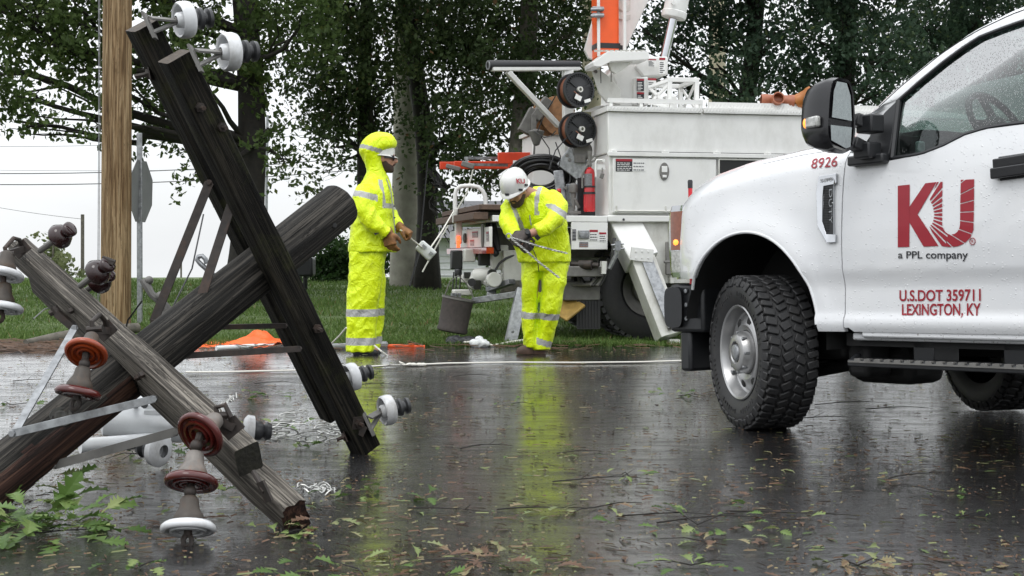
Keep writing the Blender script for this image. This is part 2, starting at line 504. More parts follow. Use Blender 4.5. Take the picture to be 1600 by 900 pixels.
MT['cream'] = simple('cream_painted_pole', (0.50, 0.45, 0.33), 0.7, var=0.1, scale=5)
MT['bark'] = simple('wet_dark_bark', (0.020, 0.017, 0.014), 0.85, var=0.5, scale=14, bmp=0.9)
MT['bark_grey'] = simple('grey_bark', (0.11, 0.10, 0.082), 0.85, var=0.45, scale=12, bmp=0.8)

def emis(name, col, strength, base=(0.3, 0.02, 0.01)):
    m, t, b = newmat(name)
    b.inputs['Base Color'].default_value = (*base, 1); b.inputs['Roughness'].default_value = 0.15
    b.inputs['Emission Color'].default_value = (*col, 1); b.inputs['Emission Strength'].default_value = strength
    return m
MT['red_lamp'] = emis('lit_red_lamp', (1, 0.10, 0.03), 2.5)
MT['red_lens'] = simple('red_lens', (0.32, 0.012, 0.012), 0.15, var=0.1, coat=0.5)
MT['amber_lamp'] = emis('lit_amber_lamp', (1, 0.28, 0.04), 2.2, (0.5, 0.15, 0.02))
MT['amber_lens'] = simple('amber_lens', (0.24, 0.075, 0.04), 0.12, var=0.15, scale=40, coat=0.6)
MT['clear_lens'] = simple('clear_lens', (0.46, 0.46, 0.44), 0.12, 0.3, var=0.35, scale=60, coat=0.6)

def glass_mat(name, tint, rough=0.03, drops=True):
    m, t, b = newmat(name)
    b.inputs['Base Color'].default_value = (*tint, 1)
    b.inputs['Transmission Weight'].default_value = 1.0
    b.inputs['IOR'].default_value = 1.45
    b.inputs['Roughness'].default_value = rough
    out = t.nodes['Material Output']
    tr = t.nodes.new('ShaderNodeBsdfTransparent'); tr.inputs[0].default_value = (*tint, 1)
    gl = t.nodes.new('ShaderNodeBsdfGlossy'); gl.inputs['Roughness'].default_value = rough
    fr = t.nodes.new('ShaderNodeFresnel'); fr.inputs[0].default_value = 1.5
    mx = t.nodes.new('ShaderNodeMixShader')
    fm = t.nodes.new('ShaderNodeMath'); fm.operation = 'MULTIPLY'; fm.inputs[1].default_value = 0.45
    t.links.new(fr.outputs[0], fm.inputs[0]); t.links.new(fm.outputs[0], mx.inputs[0]); t.links.new(tr.outputs[0], mx.inputs[1]); t.links.new(gl.outputs[0], mx.inputs[2])
    if drops:
        v = t.nodes.new('ShaderNodeTexVoronoi'); v.inputs['Scale'].default_value = 150
        t.links.new(mapping(t, scale=(1, 1, 0.55)), v.inputs['Vector'])
        r = ramp(t, [(0.0, (1, 1, 1)), (0.32, (0, 0, 0))]); t.links.new(v.outputs['Distance'], r.inputs[0])
        n = nz(t, 9, 4, mapping(t, scale=(3, 3, 0.5)))
        mm = t.nodes.new('ShaderNodeMath'); mm.operation = 'MULTIPLY'
        t.links.new(r.outputs[0], mm.inputs[0]); t.links.new(n.outputs[0], mm.inputs[1])
        bp = t.nodes.new('ShaderNodeBump'); bp.inputs['Strength'].default_value = 0.25; bp.inputs['Distance'].default_value = 0.002
        t.links.new(mm.outputs[0], bp.inputs['Height'])
        t.links.new(bp.outputs[0], gl.inputs['Normal']); t.links.new(bp.outputs[0], fr.inputs['Normal'])
        df = t.nodes.new('ShaderNodeBsdfDiffuse'); df.inputs[0].default_value = (0.30, 0.37, 0.35, 1)
        m3 = t.nodes.new('ShaderNodeMixShader')
        rr = t.nodes.new('ShaderNodeMapRange'); rr.inputs['From Min'].default_value = 0.42; rr.inputs['From Max'].default_value = 0.72
        rr.inputs['To Max'].default_value = 0.04
        t.links.new(n.outputs[0], rr.inputs[0])
        t.links.new(rr.outputs[0], m3.inputs[0]); t.links.new(mx.outputs[0], m3.inputs[1]); t.links.new(df.outputs[0], m3.inputs[2])
        mx = m3
    t.links.new(mx.outputs[0], out.inputs['Surface'])
    return m
MT['glass'] = glass_mat('rain_wet_window_glass', (0.25, 0.33, 0.305))
MT['glass_clear'] = glass_mat('windscreen_glass', (0.70, 0.82, 0.78), drops=False)
MT['mirror'] = simple('mirror_glass', (0.50, 0.54, 0.54), 0.03, 1.0, var=0.1, scale=50, bmp=0.06)

def leaf_mat(name, stops, rough=0.5, trans=0.5):
    m, t, b = newmat(name)
    at = t.nodes.new('ShaderNodeAttribute'); at.attribute_name = 'tint'
    r = ramp(t, stops); t.links.new(at.outputs['Fac'], r.inputs[0])
    t.links.new(r.outputs[0], b.inputs['Base Color'])
    b.inputs['Roughness'].default_value = rough
    b.inputs['Specular IOR Level'].default_value = 0.18
    tl = t.nodes.new('ShaderNodeBsdfTranslucent'); t.links.new(r.outputs[0], tl.inputs[0])
    mx = t.nodes.new('ShaderNodeMixShader'); mx.inputs[0].default_value = trans
    t.links.new(b.outputs[0], mx.inputs[1]); t.links.new(tl.outputs[0], mx.inputs[2])
    t.links.new(mx.outputs[0], t.nodes['Material Output'].inputs['Surface'])
    return m
MT['leaf_oak'] = leaf_mat('dark_oak_leaf', [(0.0, (0.038, 0.062, 0.026)), (0.6, (0.075, 0.112, 0.044)), (0.93, (0.13, 0.16, 0.06)), (1.0, (0.16, 0.10, 0.05))])
MT['leaf_mid'] = leaf_mat('mid_green_leaf', [(0.0, (0.048, 0.080, 0.026)), (0.6, (0.090, 0.135, 0.042)), (1.0, (0.15, 0.18, 0.05))])
MT['leaf_pine'] = leaf_mat('blue_green_needle', [(0.0, (0.034, 0.062, 0.040)), (0.6, (0.066, 0.108, 0.066)), (1.0, (0.14, 0.18, 0.07))])
MT['leaf_bush'] = leaf_mat('bush_leaf', [(0.0, (0.014, 0.034, 0.010)), (0.6, (0.030, 0.062, 0.017)), (1.0, (0.06, 0.11, 0.03))])
MT['leaf_pale'] = leaf_mat('pale_spring_leaf', [(0.0, (0.09, 0.12, 0.045)), (1.0, (0.22, 0.24, 0.12))])
MT['grass'] = leaf_mat('lawn_grass', [(0.0, (0.065, 0.115, 0.026)), (0.6, (0.115, 0.185, 0.048)), (0.95, (0.19, 0.23, 0.08)), (1.0, (0.22, 0.17, 0.08))], 0.5, 0.3)
MT['litter'] = leaf_mat('fallen_leaf_litter', [(0.0, (0.05, 0.085, 0.025)), (0.3, (0.11, 0.16, 0.055)), (0.45, (0.20, 0.22, 0.10)), (0.55, (0.24, 0.20, 0.11)), (0.7, (0.15, 0.085, 0.052)), (1.0, (0.075, 0.050, 0.036))], 0.4, 0.15)
MT['leaf_fresh'] = leaf_mat('fresh_torn_oak_leaf', [(0.0, (0.05, 0.10, 0.022)), (0.6, (0.12, 0.20, 0.05)), (1.0, (0.28, 0.33, 0.13))], 0.35, 0.3)

def hivis():
    m, t, b = newmat('fluorescent_yellow_rain_cloth')
    at = t.nodes.new('ShaderNodeAttribute'); at.attribute_name = 'tint'
    n = nz(t, 9, 6, mapping(t, scale=(1, 1, 1)))
    r = ramp(t, [(0.25, (0.66, 0.84, 0.0)), (0.7, (0.80, 0.97, 0.0))]); t.links.new(n.outputs[0], r.inputs[0])
    n2 = nz(t, 4.5, 7, mapping(t), 0.72)
    dm = t.nodes.new('ShaderNodeMapRange'); dm.inputs['From Min'].default_value = 0.53; dm.inputs['From Max'].default_value = 0.80; dm.inputs['To Max'].default_value = 0.6
    t.links.new(n2.outputs[0], dm.inputs[0])
    m0 = t.nodes.new('ShaderNodeMix'); m0.data_type = 'RGBA'; m0.inputs[7].default_value = (0.22, 0.24, 0.02, 1)
    t.links.new(dm.outputs[0], m0.inputs[0]); t.links.new(r.outputs[0], m0.inputs[6])
    st = t.nodes.new('ShaderNodeMapRange'); st.inputs['From Min'].default_value = 0.42; st.inputs['From Max'].default_value = 0.58
    t.links.new(at.outputs['Fac'], st.inputs[0])
    mx = t.nodes.new('ShaderNodeMix'); mx.data_type = 'RGBA'; mx.inputs[7].default_value = (0.40, 0.40, 0.385, 1)
    t.links.new(st.outputs[0], mx.inputs[0]); t.links.new(m0.outputs[2], mx.inputs[6])
    t.links.new(mx.outputs[2], b.inputs['Base Color'])
    b.inputs['Roughness'].default_value = 0.42
    b.inputs['Sheen Weight'].default_value = 0.1
    # daylight fluorescence: the dye re-emits absorbed light, so it scatters more yellow-green than a plain dye
    w1 = nz(t, 16, 3, mapping(t, scale=(1, 1, 0.75), rot=(0.3, 0.5, 0)), 0.5, 1.6)
    bump(t, b, w1.outputs[0], 0.6, 0.03)
    return m
MT['hivis'] = hivis()

def pickup_paint():
    """White paint with rain beads standing on it and mud spatter low down."""
    m, t, b = newmat('rain_beaded_white_paint')
    n = nz(t, 3, 5, mapping(t)); r = ramp(t, [(0.3, (0.72, 0.73, 0.745)), (0.7, (0.77, 0.775, 0.78))]); t.links.new(n.outputs[0], r.inputs[0])
    tc = t.nodes.new('ShaderNodeTexCoord'); sp = t.nodes.new('ShaderNodeSeparateXYZ'); t.links.new(tc.outputs['Object'], sp.inputs[0])
    zr = t.nodes.new('ShaderNodeMapRange'); t.links.new(sp.outputs['Z'], zr.inputs[0])
    for k, q in (('From Min', 0.46), ('From Max', 0.80), ('To Min', 0.135), ('To Max', 0.0)): zr.inputs[k].default_value = q
    g1 = nz(t, 70, 6, mapping(t), 0.7); th = t.nodes.new('ShaderNodeMath'); th.operation = 'SUBTRACT'; th.inputs[0].default_value = 0.74; t.links.new(zr.outputs[0], th.inputs[1])
    gt = t.nodes.new('ShaderNodeMath'); gt.operation = 'GREATER_THAN'; t.links.new(g1.outputs[0], gt.inputs[0]); t.links.new(th.outputs[0], gt.inputs[1])
    gm = t.nodes.new('ShaderNodeMath'); gm.operation = 'MULTIPLY'; gm.inputs[1].default_value = 0.7; t.links.new(gt.outputs[0], gm.inputs[0])
    mx = t.nodes.new('ShaderNodeMix'); mx.data_type = 'RGBA'; t.links.new(gm.outputs[0], mx.inputs[0]); t.links.new(r.outputs[0], mx.inputs[6]); mx.inputs[7].default_value = (0.16, 0.13, 0.10, 1)
    t.links.new(mx.outputs[2], b.inputs['Base Color'])
    b.inputs['Roughness'].default_value = 0.22; b.inputs['Coat Weight'].default_value = 0.7; b.inputs['Coat Roughness'].default_value = 0.03
    v = t.nodes.new('ShaderNodeTexVoronoi'); v.inputs['Scale'].default_value = 75; t.links.new(mapping(t), v.inputs['Vector'])
    sz = t.nodes.new('ShaderNodeSeparateColor'); t.links.new(v.outputs['Color'], sz.inputs[0])
    rr = t.nodes.new('ShaderNodeMapRange'); t.links.new(sz.outputs[0], rr.inputs[0])
    for k, q in (('From Min', 0.45), ('From Max', 1.0), ('To Min', 0.0), ('To Max', 0.38)): rr.inputs[k].default_value = q
    df = t.nodes.new('ShaderNodeMath'); df.operation = 'SUBTRACT'; t.links.new(rr.outputs[0], df.inputs[0]); t.links.new(v.outputs['Distance'], df.inputs[1])
    mxm = t.nodes.new('ShaderNodeMath'); mxm.operation = 'MAXIMUM'; mxm.inputs[1].default_value = 0; t.links.new(df.outputs[0], mxm.inputs[0])
    sq = t.nodes.new('ShaderNodeMath'); sq.operation = 'POWER'; sq.inputs[1].default_value = 0.5; t.links.new(mxm.outputs[0], sq.inputs[0])
    bp = bump(t, b, sq.outputs[0], 0.9, 0.004); t.links.new(bp.outputs[0], b.inputs['Coat Normal'])
    return m
MT['pickup_paint'] = pickup_paint()
MT['ladder_orange'] = simple('orange_red_ladder_rail', (0.62, 0.055, 0.018), 0.4, var=0.12, scale=8, dirt=(0.2, 0.05, 0.03), dirt_amt=0.5)
# ------------------------------------------------------------------ ground, road, lawn
EDGE_Y = 12.3
def wet_road():
    m, t, b = newmat('wet_asphalt')
    obj = mapping(t)
    ag = nz(t, 58, 6, obj, 0.75)                                   # aggregate
    ag2 = t.nodes.new('ShaderNodeTexVoronoi'); ag2.inputs['Scale'].default_value = 70; t.links.new(obj, ag2.inputs['Vector'])
    big = nz(t, 0.55, 6, mapping(t, scale=(0.55, 1.6, 1)), 0.6)
    mid = nz(t, 4.0, 6, mapping(t, scale=(0.6, 1.4, 1)), 0.7)
    r = ramp(t, [(0.34, (0.008, 0.008, 0.009)), (0.52, (0.018, 0.018, 0.019)), (0.64, (0.060, 0.060, 0.060)), (0.74, (0.22, 0.215, 0.21))])
    t.links.new(ag.outputs[0], r.inputs[0])
    t.links.new(r.outputs[0], b.inputs['Base Color'])
    def math_(op, a, c):
        n = t.nodes.new('ShaderNodeMath'); n.operation = op
        for i, q in enumerate((a, c)):
            if isinstance(q, (int, float)): n.inputs[i].default_value = q
            else: t.links.new(q, n.inputs[i])
        return n.outputs[0]
    def rng_(v, f0, f1, t0, t1):
        n = t.nodes.new('ShaderNodeMapRange'); t.links.new(v, n.inputs[0])
        for k, q in (('From Min', f0), ('From Max', f1), ('To Min', t0), ('To Max', t1)): n.inputs[k].default_value = q
        return n.outputs[0]
    depth = math_('ADD', math_('MULTIPLY', big.outputs[0], 0.6), math_('MULTIPLY', mid.outputs[0], 0.4))
    pud = rng_(depth, 0.44, 0.60, 0.0, 1.0)                        # 0 damp stone, 1 standing water
    t.links.new(rng_(pud, 0, 1, 0.20, 0.05), b.inputs['Roughness'])
    b.inputs['IOR'].default_value = 1.34
    b.inputs['Specular IOR Level'].default_value = 0.45
    brk = nz(t, 6.5, 6, mapping(t, scale=(0.45, 1.5, 1)), 0.7)
    film = math_('ADD', math_('MULTIPLY', brk.outputs[0], 0.65), math_('MULTIPLY', depth, 0.35))
    t.links.new(rng_(film, 0.41, 0.54, 0.40, 1.0), b.inputs['Coat Weight']); b.inputs['Coat Roughness'].default_value = 0.04; b.inputs['Coat IOR'].default_value = 1.62
    stones = math_('ADD', math_('MULTIPLY', ag.outputs[0], 1.0), math_('MULTIPLY', ag2.outputs['Distance'], -0.35))
    rip = nz(t, 24, 5, mapping(t, scale=(0.55, 1.2, 1)), 0.65)
    h = math_('ADD', math_('MULTIPLY', stones, rng_(pud, 0, 1, 1.3, 0.35)), math_('MULTIPLY', rip.outputs[0], 0.7))
    bump(t, b, h, 0.85, 0.0042)
    b2 = t.nodes.new('ShaderNodeBump'); b2.inputs['Strength'].default_value = 0.75; b2.inputs['Distance'].default_value = 0.0021
    t.links.new(math_('ADD', math_('MULTIPLY', rip.outputs[0], 0.8), math_('MULTIPLY', stones, rng_(pud, 0, 1, 0.55, 0.10))), b2.inputs['Height']); t.links.new(b2.outputs[0], b.inputs['Coat Normal'])
    return m

def lawn_mat():
    m, t, b = newmat('lawn_soil_and_turf')
    n = nz(t, 3.0, 7, mapping(t), 0.7); n2 = nz(t, 60, 3, mapping(t))
    r = ramp(t, [(0.3, (0.055, 0.085, 0.022)), (0.6, (0.095, 0.145, 0.040)), (0.8, (0.14, 0.14, 0.06))])
    t.links.new(n.outputs[0], r.inputs[0]); t.links.new(r.outputs[0], b.inputs['Base Color'])
    b.inputs['Roughness'].default_value = 0.85
    bump(t, b, n2.outputs[0], 0.8, 0.03)
    return m

def sheet(name, xs, ys, zf, mat):
    vs_, fs = [], []
    nx = len(xs)
    for y in ys:
        for x in xs: vs_.append((x, y, zf(x, y)))
    for j in range(len(ys) - 1):
        for i in range(nx - 1):
            a = j * nx + i; fs.append((a, a + 1, a + 1 + nx, a + nx))
    b = MB(); b.add(vs_, fs)
    return b.build(name, mat, sharp=0)

xs = [-600, -300, -120, -60] + list(np.linspace(-40, 40, 41)) + [60, 120, 300, 600]
def ground_z(x, y):
    if y < EDGE_Y - 0.02: return gz(x, y) - 0.03
    edge = 0.03 * mnoise.noise(V((x * 0.9, y * 0.9, 3))) if y < 34 else 0
    return gz(x, y) + edge
g = sheet('ground', xs, [-60, -20, 0, 6, 8, 9, 10, 11, 12, 12.27] + list(np.linspace(EDGE_Y, 34, 60)) + [38, 44, 50, 60, 90, 200, 500, 900], ground_z, lawn_mat())
setting(g)
rd = sheet('road', list(np.linspace(-45, 45, 61)), [-14, -6, 0, 3, 6] + list(np.linspace(8, 12, 17)) + [EDGE_Y + 0.02], gz, wet_road())
setting(rd)

# lawn blades
nb = 150000
yy = EDGE_Y + 0.03 + (rng.random(nb) ** 1.7) * 17
xx = (rng.random(nb) * 2 - 1) * (0.46 * yy + 1.5)
keep = np.array([mnoise.noise(V((x * 0.8, y * 0.8, 0))) > -0.42 for x, y in zip(xx, yy)])
xx, yy = xx[keep], yy[keep]; nb = len(xx)
zz = np.array([ground_z(x, y) for x, y in zip(xx, yy)])
hgt = (0.020 + 0.042 * rng.random(nb)) * (1 + 0.02 * (yy - 12))
wd = 0.006 + 0.005 * rng.random(nb) + 0.0004 * (yy - 12)
an = rng.random(nb) * math.pi * 2; ln = rng.normal(0, 0.03, (nb, 2))
v0 = np.stack([xx - np.cos(an) * wd, yy - np.sin(an) * wd, zz - 0.01], 1)
v1 = np.stack([xx + np.cos(an) * wd, yy + np.sin(an) * wd, zz - 0.01], 1)
v2 = np.stack([xx + ln[:, 0], yy + ln[:, 1], zz + hgt], 1)
vv = np.stack([v0, v1, v2], 1).reshape(-1, 3)
tint = np.clip(rng.normal(0.42, 0.2, nb), 0, 0.94); tint[rng.random(nb) < 0.02] = 1.0
go = np_mesh('grass', vv, np.arange(nb * 3), 3, [MT['grass']], attr=np.repeat(tint, 3))
tag(go, 'short wet green lawn rising behind the road', 'grass', kind='stuff')

# ------------------------------------------------------------------ trees
def leaf_cloud(clumps, n_per, size, droop=0.35, twig=0.45, twigs=None):
    """clumps: (centre, radius vector). Sprays of leaves along short twigs. Returns verts, tint."""
    P, T = [], []
    for (c, r) in clumps:
        c = np.array(c); r = np.array(r)
        k = max(3, int(3.0 * n_per * (r[0] * r[1] * r[2]) ** (2 / 3)))
        d = rng.normal(size=(k, 3)); d /= np.linalg.norm(d, axis=1)[:, None]
        rad = 0.35 + 0.65 * rng.random(k) ** 0.6
        base = c + d * r * rad[:, None]
        base += 0.12 * r * rng.normal(size=(k, 3))
        ns = max(2, k // 5)
        pick = rng.integers(0, ns, k)
        base = base[pick] + rng.normal(size=(k, 3)) * np.array((0.17, 0.17, 0.10)) * (0.6 + rng.random(ns)[pick][:, None])
        sub_t = (rng.random(ns) - 0.5) * 0.30
        dirs = d * 0.8 + rng.normal(size=(k, 3)) * 0.6; dirs[:, 2] -= droop
        dirs /= np.linalg.norm(dirs, axis=1)[:, None]
        m = 16
        clump_t = rng.random() * 0.22
        for i in range(k):
            t_ = rng.random(m)
            pos = base[i] + dirs[i] * (t_ * twig)[:, None] + rng.normal(size=(m, 3)) * 0.06
            P.append(pos); T.append(np.clip(rng.normal(0.34 + clump_t + sub_t[pick[i]], 0.14, m), 0, 0.93))
    P = np.concatenate(P); T = np.concatenate(T)
    n = len(P)
    T[rng.random(n) < 0.012] = 1.0
    a = rng.normal(size=(n, 3)); a[:, 2] -= 0.5; a /= np.linalg.norm(a, axis=1)[:, None]
    b = rng.normal(size=(n, 3)); b -= a * (a * b).sum(1)[:, None]; b /= np.linalg.norm(b, axis=1)[:, None]
    s = size * (0.65 + 0.7 * rng.random(n))[:, None]
    nrm = np.cross(a, b)
    v = np.stack([P - a * s * 0.5, P + b * s * 0.30 + nrm * s * 0.06, P + a * s * 0.55, P - b * s * 0.30 + nrm * s * 0.06], 1).reshape(-1, 3)
    return v, np.repeat(T, 4)

def crooked(p0, p1, n, amp, seed):
    p0, p1 = V(p0), V(p1)
    pts = []
    for i in range(n + 1):
        t = i / n
        q = p0.lerp(p1, t)
        w_ = math.sin(t * math.pi) * amp
        q += V((mnoise.noise(V((t * 2.2, seed, 0.3))), mnoise.noise(V((t * 2.2, seed, 9.1))), mnoise.noise(V((t * 2.2, seed, 5.7))) * 0.5)) * w_
        pts.append(q)
    return pts

def tree(label, base, top, r0, clumps, leaf, size=0.13, n_per=34, bark='bark', cat='tree', group='trees along the lawn', name='oak_tree', droop=0.35, twig=0.45, limbs=True, r1=0.3, seed=0):
    base, top = V(base), V(top)
    T = thing(name, label, cat, base, group)
    I = Matrix.Translation(-base)
    b = MB()
    tr = crooked(base - V((0, 0, 0.15)), top, 14, (top - base).length * 0.05, seed)
    rs = [r0 * (1.35 - 0.35 * min(1, i / 1.5)) * (1 - (1 - r1) * i / 14) for i in range(15)]
    b.tube(tr, rs, 12)
    if limbs:
        for k, (c, r) in enumerate(clumps):
            c = V(c)
            cand = [i for i in range(3, 15) if tr[i].z < c.z - 0.15 * (c - tr[i]).length] or [3]
            i = min(cand, key=lambda q: (tr[q] - c).length)
            lp = crooked(tr[i], c, 7, (c - tr[i]).length * 0.22, seed * 3.1 + k)
            l0 = min(rs[i] * 0.45, 0.012 + 0.022 * (c - tr[i]).length)
            b.tube(lp, [l0 * (1 - 0.8 * j / 7) for j in range(8)], 7)
            for q in range(4):
                dv = V(rng.normal(size=3)); dv.normalize()
                e = c + V((dv.x * r[0], dv.y * r[1], dv.z * r[2])) * 0.9
                b.tube(crooked(lp[4 + q % 3], e, 5, 0.25, seed + k + q * 7.7), [l0 * 0.30, l0 * 0.25, l0 * 0.2, l0 * 0.15, l0 * 0.1, l0 * 0.05], 5)
    b.build('trunk', MT[bark], T, frame=I, sharp=0)
    v, tt = leaf_cloud(clumps, n_per, size, droop, twig)
    v = v - np.array(base)
    np_mesh('crown', v, np.arange(len(v)), 4, [MT[leaf]], parent=T, attr=tt)
    return T

def G(px, Y, dz=0.0):
    """Ground point under pixel column px at depth Y."""
    p = W(px, 450, Y)
    return V((p.x, Y, gz(p.x, Y) + dz))

def clumpset(spec, Y, spread=1.6):
    """(px, py, radius px) at depth about Y."""
    out = []
    for (px, py, rp) in spec:
        yy_ = Y + random.uniform(-spread, spread)
        c = W(px, py, yy_); r = rp / F_PX * yy_
        out.append((tuple(c), (r * random.uniform(0.9, 1.2), r * random.uniform(0.9, 1.3), r * random.uniform(0.65, 0.9))))
    return out

random.seed(21)
# the tall oak whose branches hang over the left of the picture
tree('tall oak with thick dark trunk behind the leaning black crossarms', G(378, 21), W(374, -700, 21.5), 0.25,
     clumpset([(60, 60, 85), (150, 120, 60), (20, 150, 60), (-60, 90, 90), (95, 20, 80), (250, 40, 85), (245, 150, 45), (290, 110, 55), (330, 30, 70), (-20, 10, 90),
               (240, 205, 28), (282, 235, 26), (150, 200, 26), (30, 190, 30), (440, 70, 60), (470, 30, 60), (420, 130, 38), (450, 200, 34), (440, 250, 20), (425, 10, 55), (305, 270, 16),
               (60, -90, 130), (220, -110, 140), (-120, -60, 130), (400, -140, 150), (100, -260, 190), (330, -320, 210), (-80, -250, 170), (200, -480, 240), (450, -420, 200)], 20.5),
     'leaf_mid', 0.095, 50, seed=1.3, r1=0.35)
tree('slender dark oak just left of the hooded worker, limbs low', G(573, 23), W(580, -650, 23), 0.15,
     clumpset([(500, 60, 70), (540, 120, 60), (510, 170, 50), (560, 200, 45), (490, 130, 45), (600, 60, 75), (560, 10, 80), (520, 230, 32), (505, 270, 22), (615, 120, 34), (590, 150, 60), (475, 200, 30),
               (530, -90, 130), (620, -150, 150), (560, -320, 200), (480, -250, 150)], 22.5),
     'leaf_oak', 0.088, 62, seed=2.1)
tree('leaning oak with bent trunk rising behind the hooded worker', G(668, 24.5), W(610, -550, 24), 0.20,
     clumpset([(680, 50, 75), (700, 120, 65), (720, 190, 60), (740, 60, 70), (650, 20, 50), (690, 230, 50), (720, 250, 34), (700, 300, 26), (760, 150, 55), (700, 350, 18),
               (715, 395, 16), (700, -80, 130), (660, -220, 190), (740, -350, 200)], 23.5),
     'leaf_oak', 0.088, 62, seed=5.2)
tree('grey barked oak standing behind the folded wire rack', G(806, 22), W(812, -600, 22.5), 0.20,
     clumpset([(790, 40, 75), (830, 100, 60), (780, 200, 40), (850, 30, 70), (870, 90, 50), (760, 250, 38), (880, 140, 40), (835, 170, 40), (840, 240, 30), (900, 40, 45), (770, 110, 50), (755, 300, 24),
               (800, -90, 140), (880, -150, 150), (820, -330, 220)], 22.5),
     'leaf_oak', 0.088, 62, 'bark_grey', seed=7.9)
tree('dark pine oak filling the gap right of the lifting cylinder', G(1150, 23), W(1160, -600, 23.5), 0.19,
     clumpset([(1090, 40, 55), (1120, 100, 50), (1085, 130, 40), (1150, 150, 40), (1160, 60, 50), (1040, 60, 45), (1010, 110, 35), (1190, 120, 40), (1210, 50, 40), (1000, 40, 40), (1060, 10, 60), (1130, 20, 50), (1160, -20, 70),
               (1100, -110, 140), (1200, -160, 150), (1140, -330, 210)], 22.5),
     'leaf_pine', 0.088, 50, seed=3.4)
tree('broad dark evergreen oak behind the pickup mirror', G(1345, 22), W(1350, -600, 22), 0.21,
     clumpset([(1240, 40, 50), (1270, 100, 55), (1230, 130, 40), (1310, 50, 60), (1330, 120, 50), (1290, 150, 40), (1370, 30, 65), (1380, 90, 50), (1250, 0, 60), (1320, -10, 70), (1400, 60, 55), (1350, 160, 35), (1270, 165, 30), (1390, 130, 40),
               (1300, -110, 140), (1380, -180, 170), (1320, -350, 220)], 21.5),
     'leaf_pine', 0.088, 50, seed=8.8)
tree('dark evergreen oak rising over the pickup roof', G(1490, 24), W(1500, -600, 24), 0.22,
     clumpset([(1440, 40, 60), (1480, 20, 65), (1460, 90, 50), (1530, 20, 60), (1420, 110, 45), (1560, 0, 60), (1500, 80, 70), (1560, 90, 80), (1620, 30, 90), (1470, 150, 60), (1600, 150, 80),
               (1500, -110, 150), (1600, -170, 170), (1520, -350, 230)], 23.5),
     'leaf_pine', 0.088, 50, seed=9.9)

# distant saplings and the clipped evergreen by the lawn
tree('thin pale sapling in new leaf far beyond the lawn', W(82, 470, 44), W(84, 360, 44), 0.07,
     clumpset([(60, 400, 24), (90, 380, 26), (105, 415, 24), (70, 425, 26), (88, 435, 28), (45, 395, 12), (78, 362, 14), (120, 425, 14)], 44, 0.6), 'leaf_pale', 0.16, 18, 'bark_grey', name='sapling', seed=4.2, group=None)
tree('round dark evergreen bush at the lawn edge left of the hooded worker', G(515, 29), W(515, 392, 29), 0.06,
     clumpset([(500, 420, 22), (525, 415, 24), (515, 395, 20), (535, 430, 18), (495, 436, 14), (520, 436, 22), (550, 425, 20), (565, 400, 22), (580, 425, 20), (600, 405, 20), (540, 400, 18)], 29, 0.4), 'leaf_bush', 0.09, 260, name='bush', cat='bush', seed=6.6, group=None, droop=0.0, twig=0.25)

# ------------------------------------------------------------------ poles, sign, wires, house
def grain_attr(o, origin, axis, frame=None):
    """Stores per-vertex coordinates along and across the timber, for its grain."""
    me = o.data
    a = V(axis).normalized(); x, y = perp(a); og = V(origin)
    off = V((rng.random() * 9, rng.random() * 9, rng.random() * 9))
    inv = frame.inverted() if frame is not None else None
    at = me.attributes.new('grain', 'FLOAT_VECTOR', 'POINT')
    data = []
    for v in me.vertices:
        p = (inv @ v.co if inv is not None else v.co) - og
        data.extend((p.dot(x) + off.x, p.dot(y) + off.y, p.dot(a) + off.z))
    at.data.foreach_set('vector', data)
    return o

def timber_round(name, p0, p1, r0, r1, mats, parent, frame, segs=24, jitter=0.004, n=28, cap0=1, cap1=1, broken=None):
    p0, p1 = V(p0), V(p1)
    b = MB(); d = (p1 - p0); ax = d.normalized(); x, y = perp(ax)
    vs_, fs = [], []
    for i in range(segs + 1):
        t = i / segs
        for k in range(n):
            a = 2 * math.pi * k / n
            rr = r0 + (r1 - r0) * t
            rr += jitter * mnoise.noise(V((math.cos(a) * 2.2, math.sin(a) * 2.2, t * 3.0))) + 0.5 * jitter * mnoise.noise(V((math.cos(a) * 9, math.sin(a) * 9, t * 2.0)))
            p = p0 + d * t + (x * math.cos(a) + y * math.sin(a)) * rr
            vs_.append(p)
    for i in range(segs):
        for k in range(n):
            a, c = i * n + k, i * n + (k + 1) % n
            fs.append((a, c, c + n, a + n))
    b.add(vs_, fs, 0)
    b.add(vs_[:n], [tuple(reversed(range(n)))], cap0)
    b.add(vs_[-n:], [tuple(range(n))], cap1)
    o = b.build(name, mats, parent, frame, sharp=50)
    grain_attr(o, p0, ax, frame)
    return o

T = thing('utility_pole', 'new yellow brown wooden pole standing on the lawn left', 'utility pole', G(178, 14.5))
fr = Matrix.Translation(-T.location)
timber_round('pole', G(180, 14.5, -0.2), W(187, -700, 14.5), 0.158, 0.140, [MT['timber_new'], MT['end_brown']], T, fr, 40, 0.006)
b = MB()
for dx in (-0.165, -0.178):
    q = G(180, 14.5); b.tube([q + V((dx, -0.05, 0.0)), q + V((dx + 0.03, -0.05, 2.2)), q + V((dx + 0.05, -0.05, 5.5))], 0.004, 5)
b.build('ground_wire', MT['steel'], T, fr)

T = thing('utility_pole', 'pale stained concrete pole behind the hooded worker', 'utility pole', G(634, 26))
fr = Matrix.Translation(-T.location)
b = MB(); b.tube([G(631, 26, -0.2), W(636, 250, 26), W(642, -700, 26)], [0.285, 0.27, 0.22], 24); b.build('pole', MT['concrete'], T, fr, sharp=60)
b = MB(); b.tube([W(645, 447, 25.72), W(652, 400, 25.72)], 0.035, 8); b.build('guy_guard', MT['rust_steel'], T, fr)

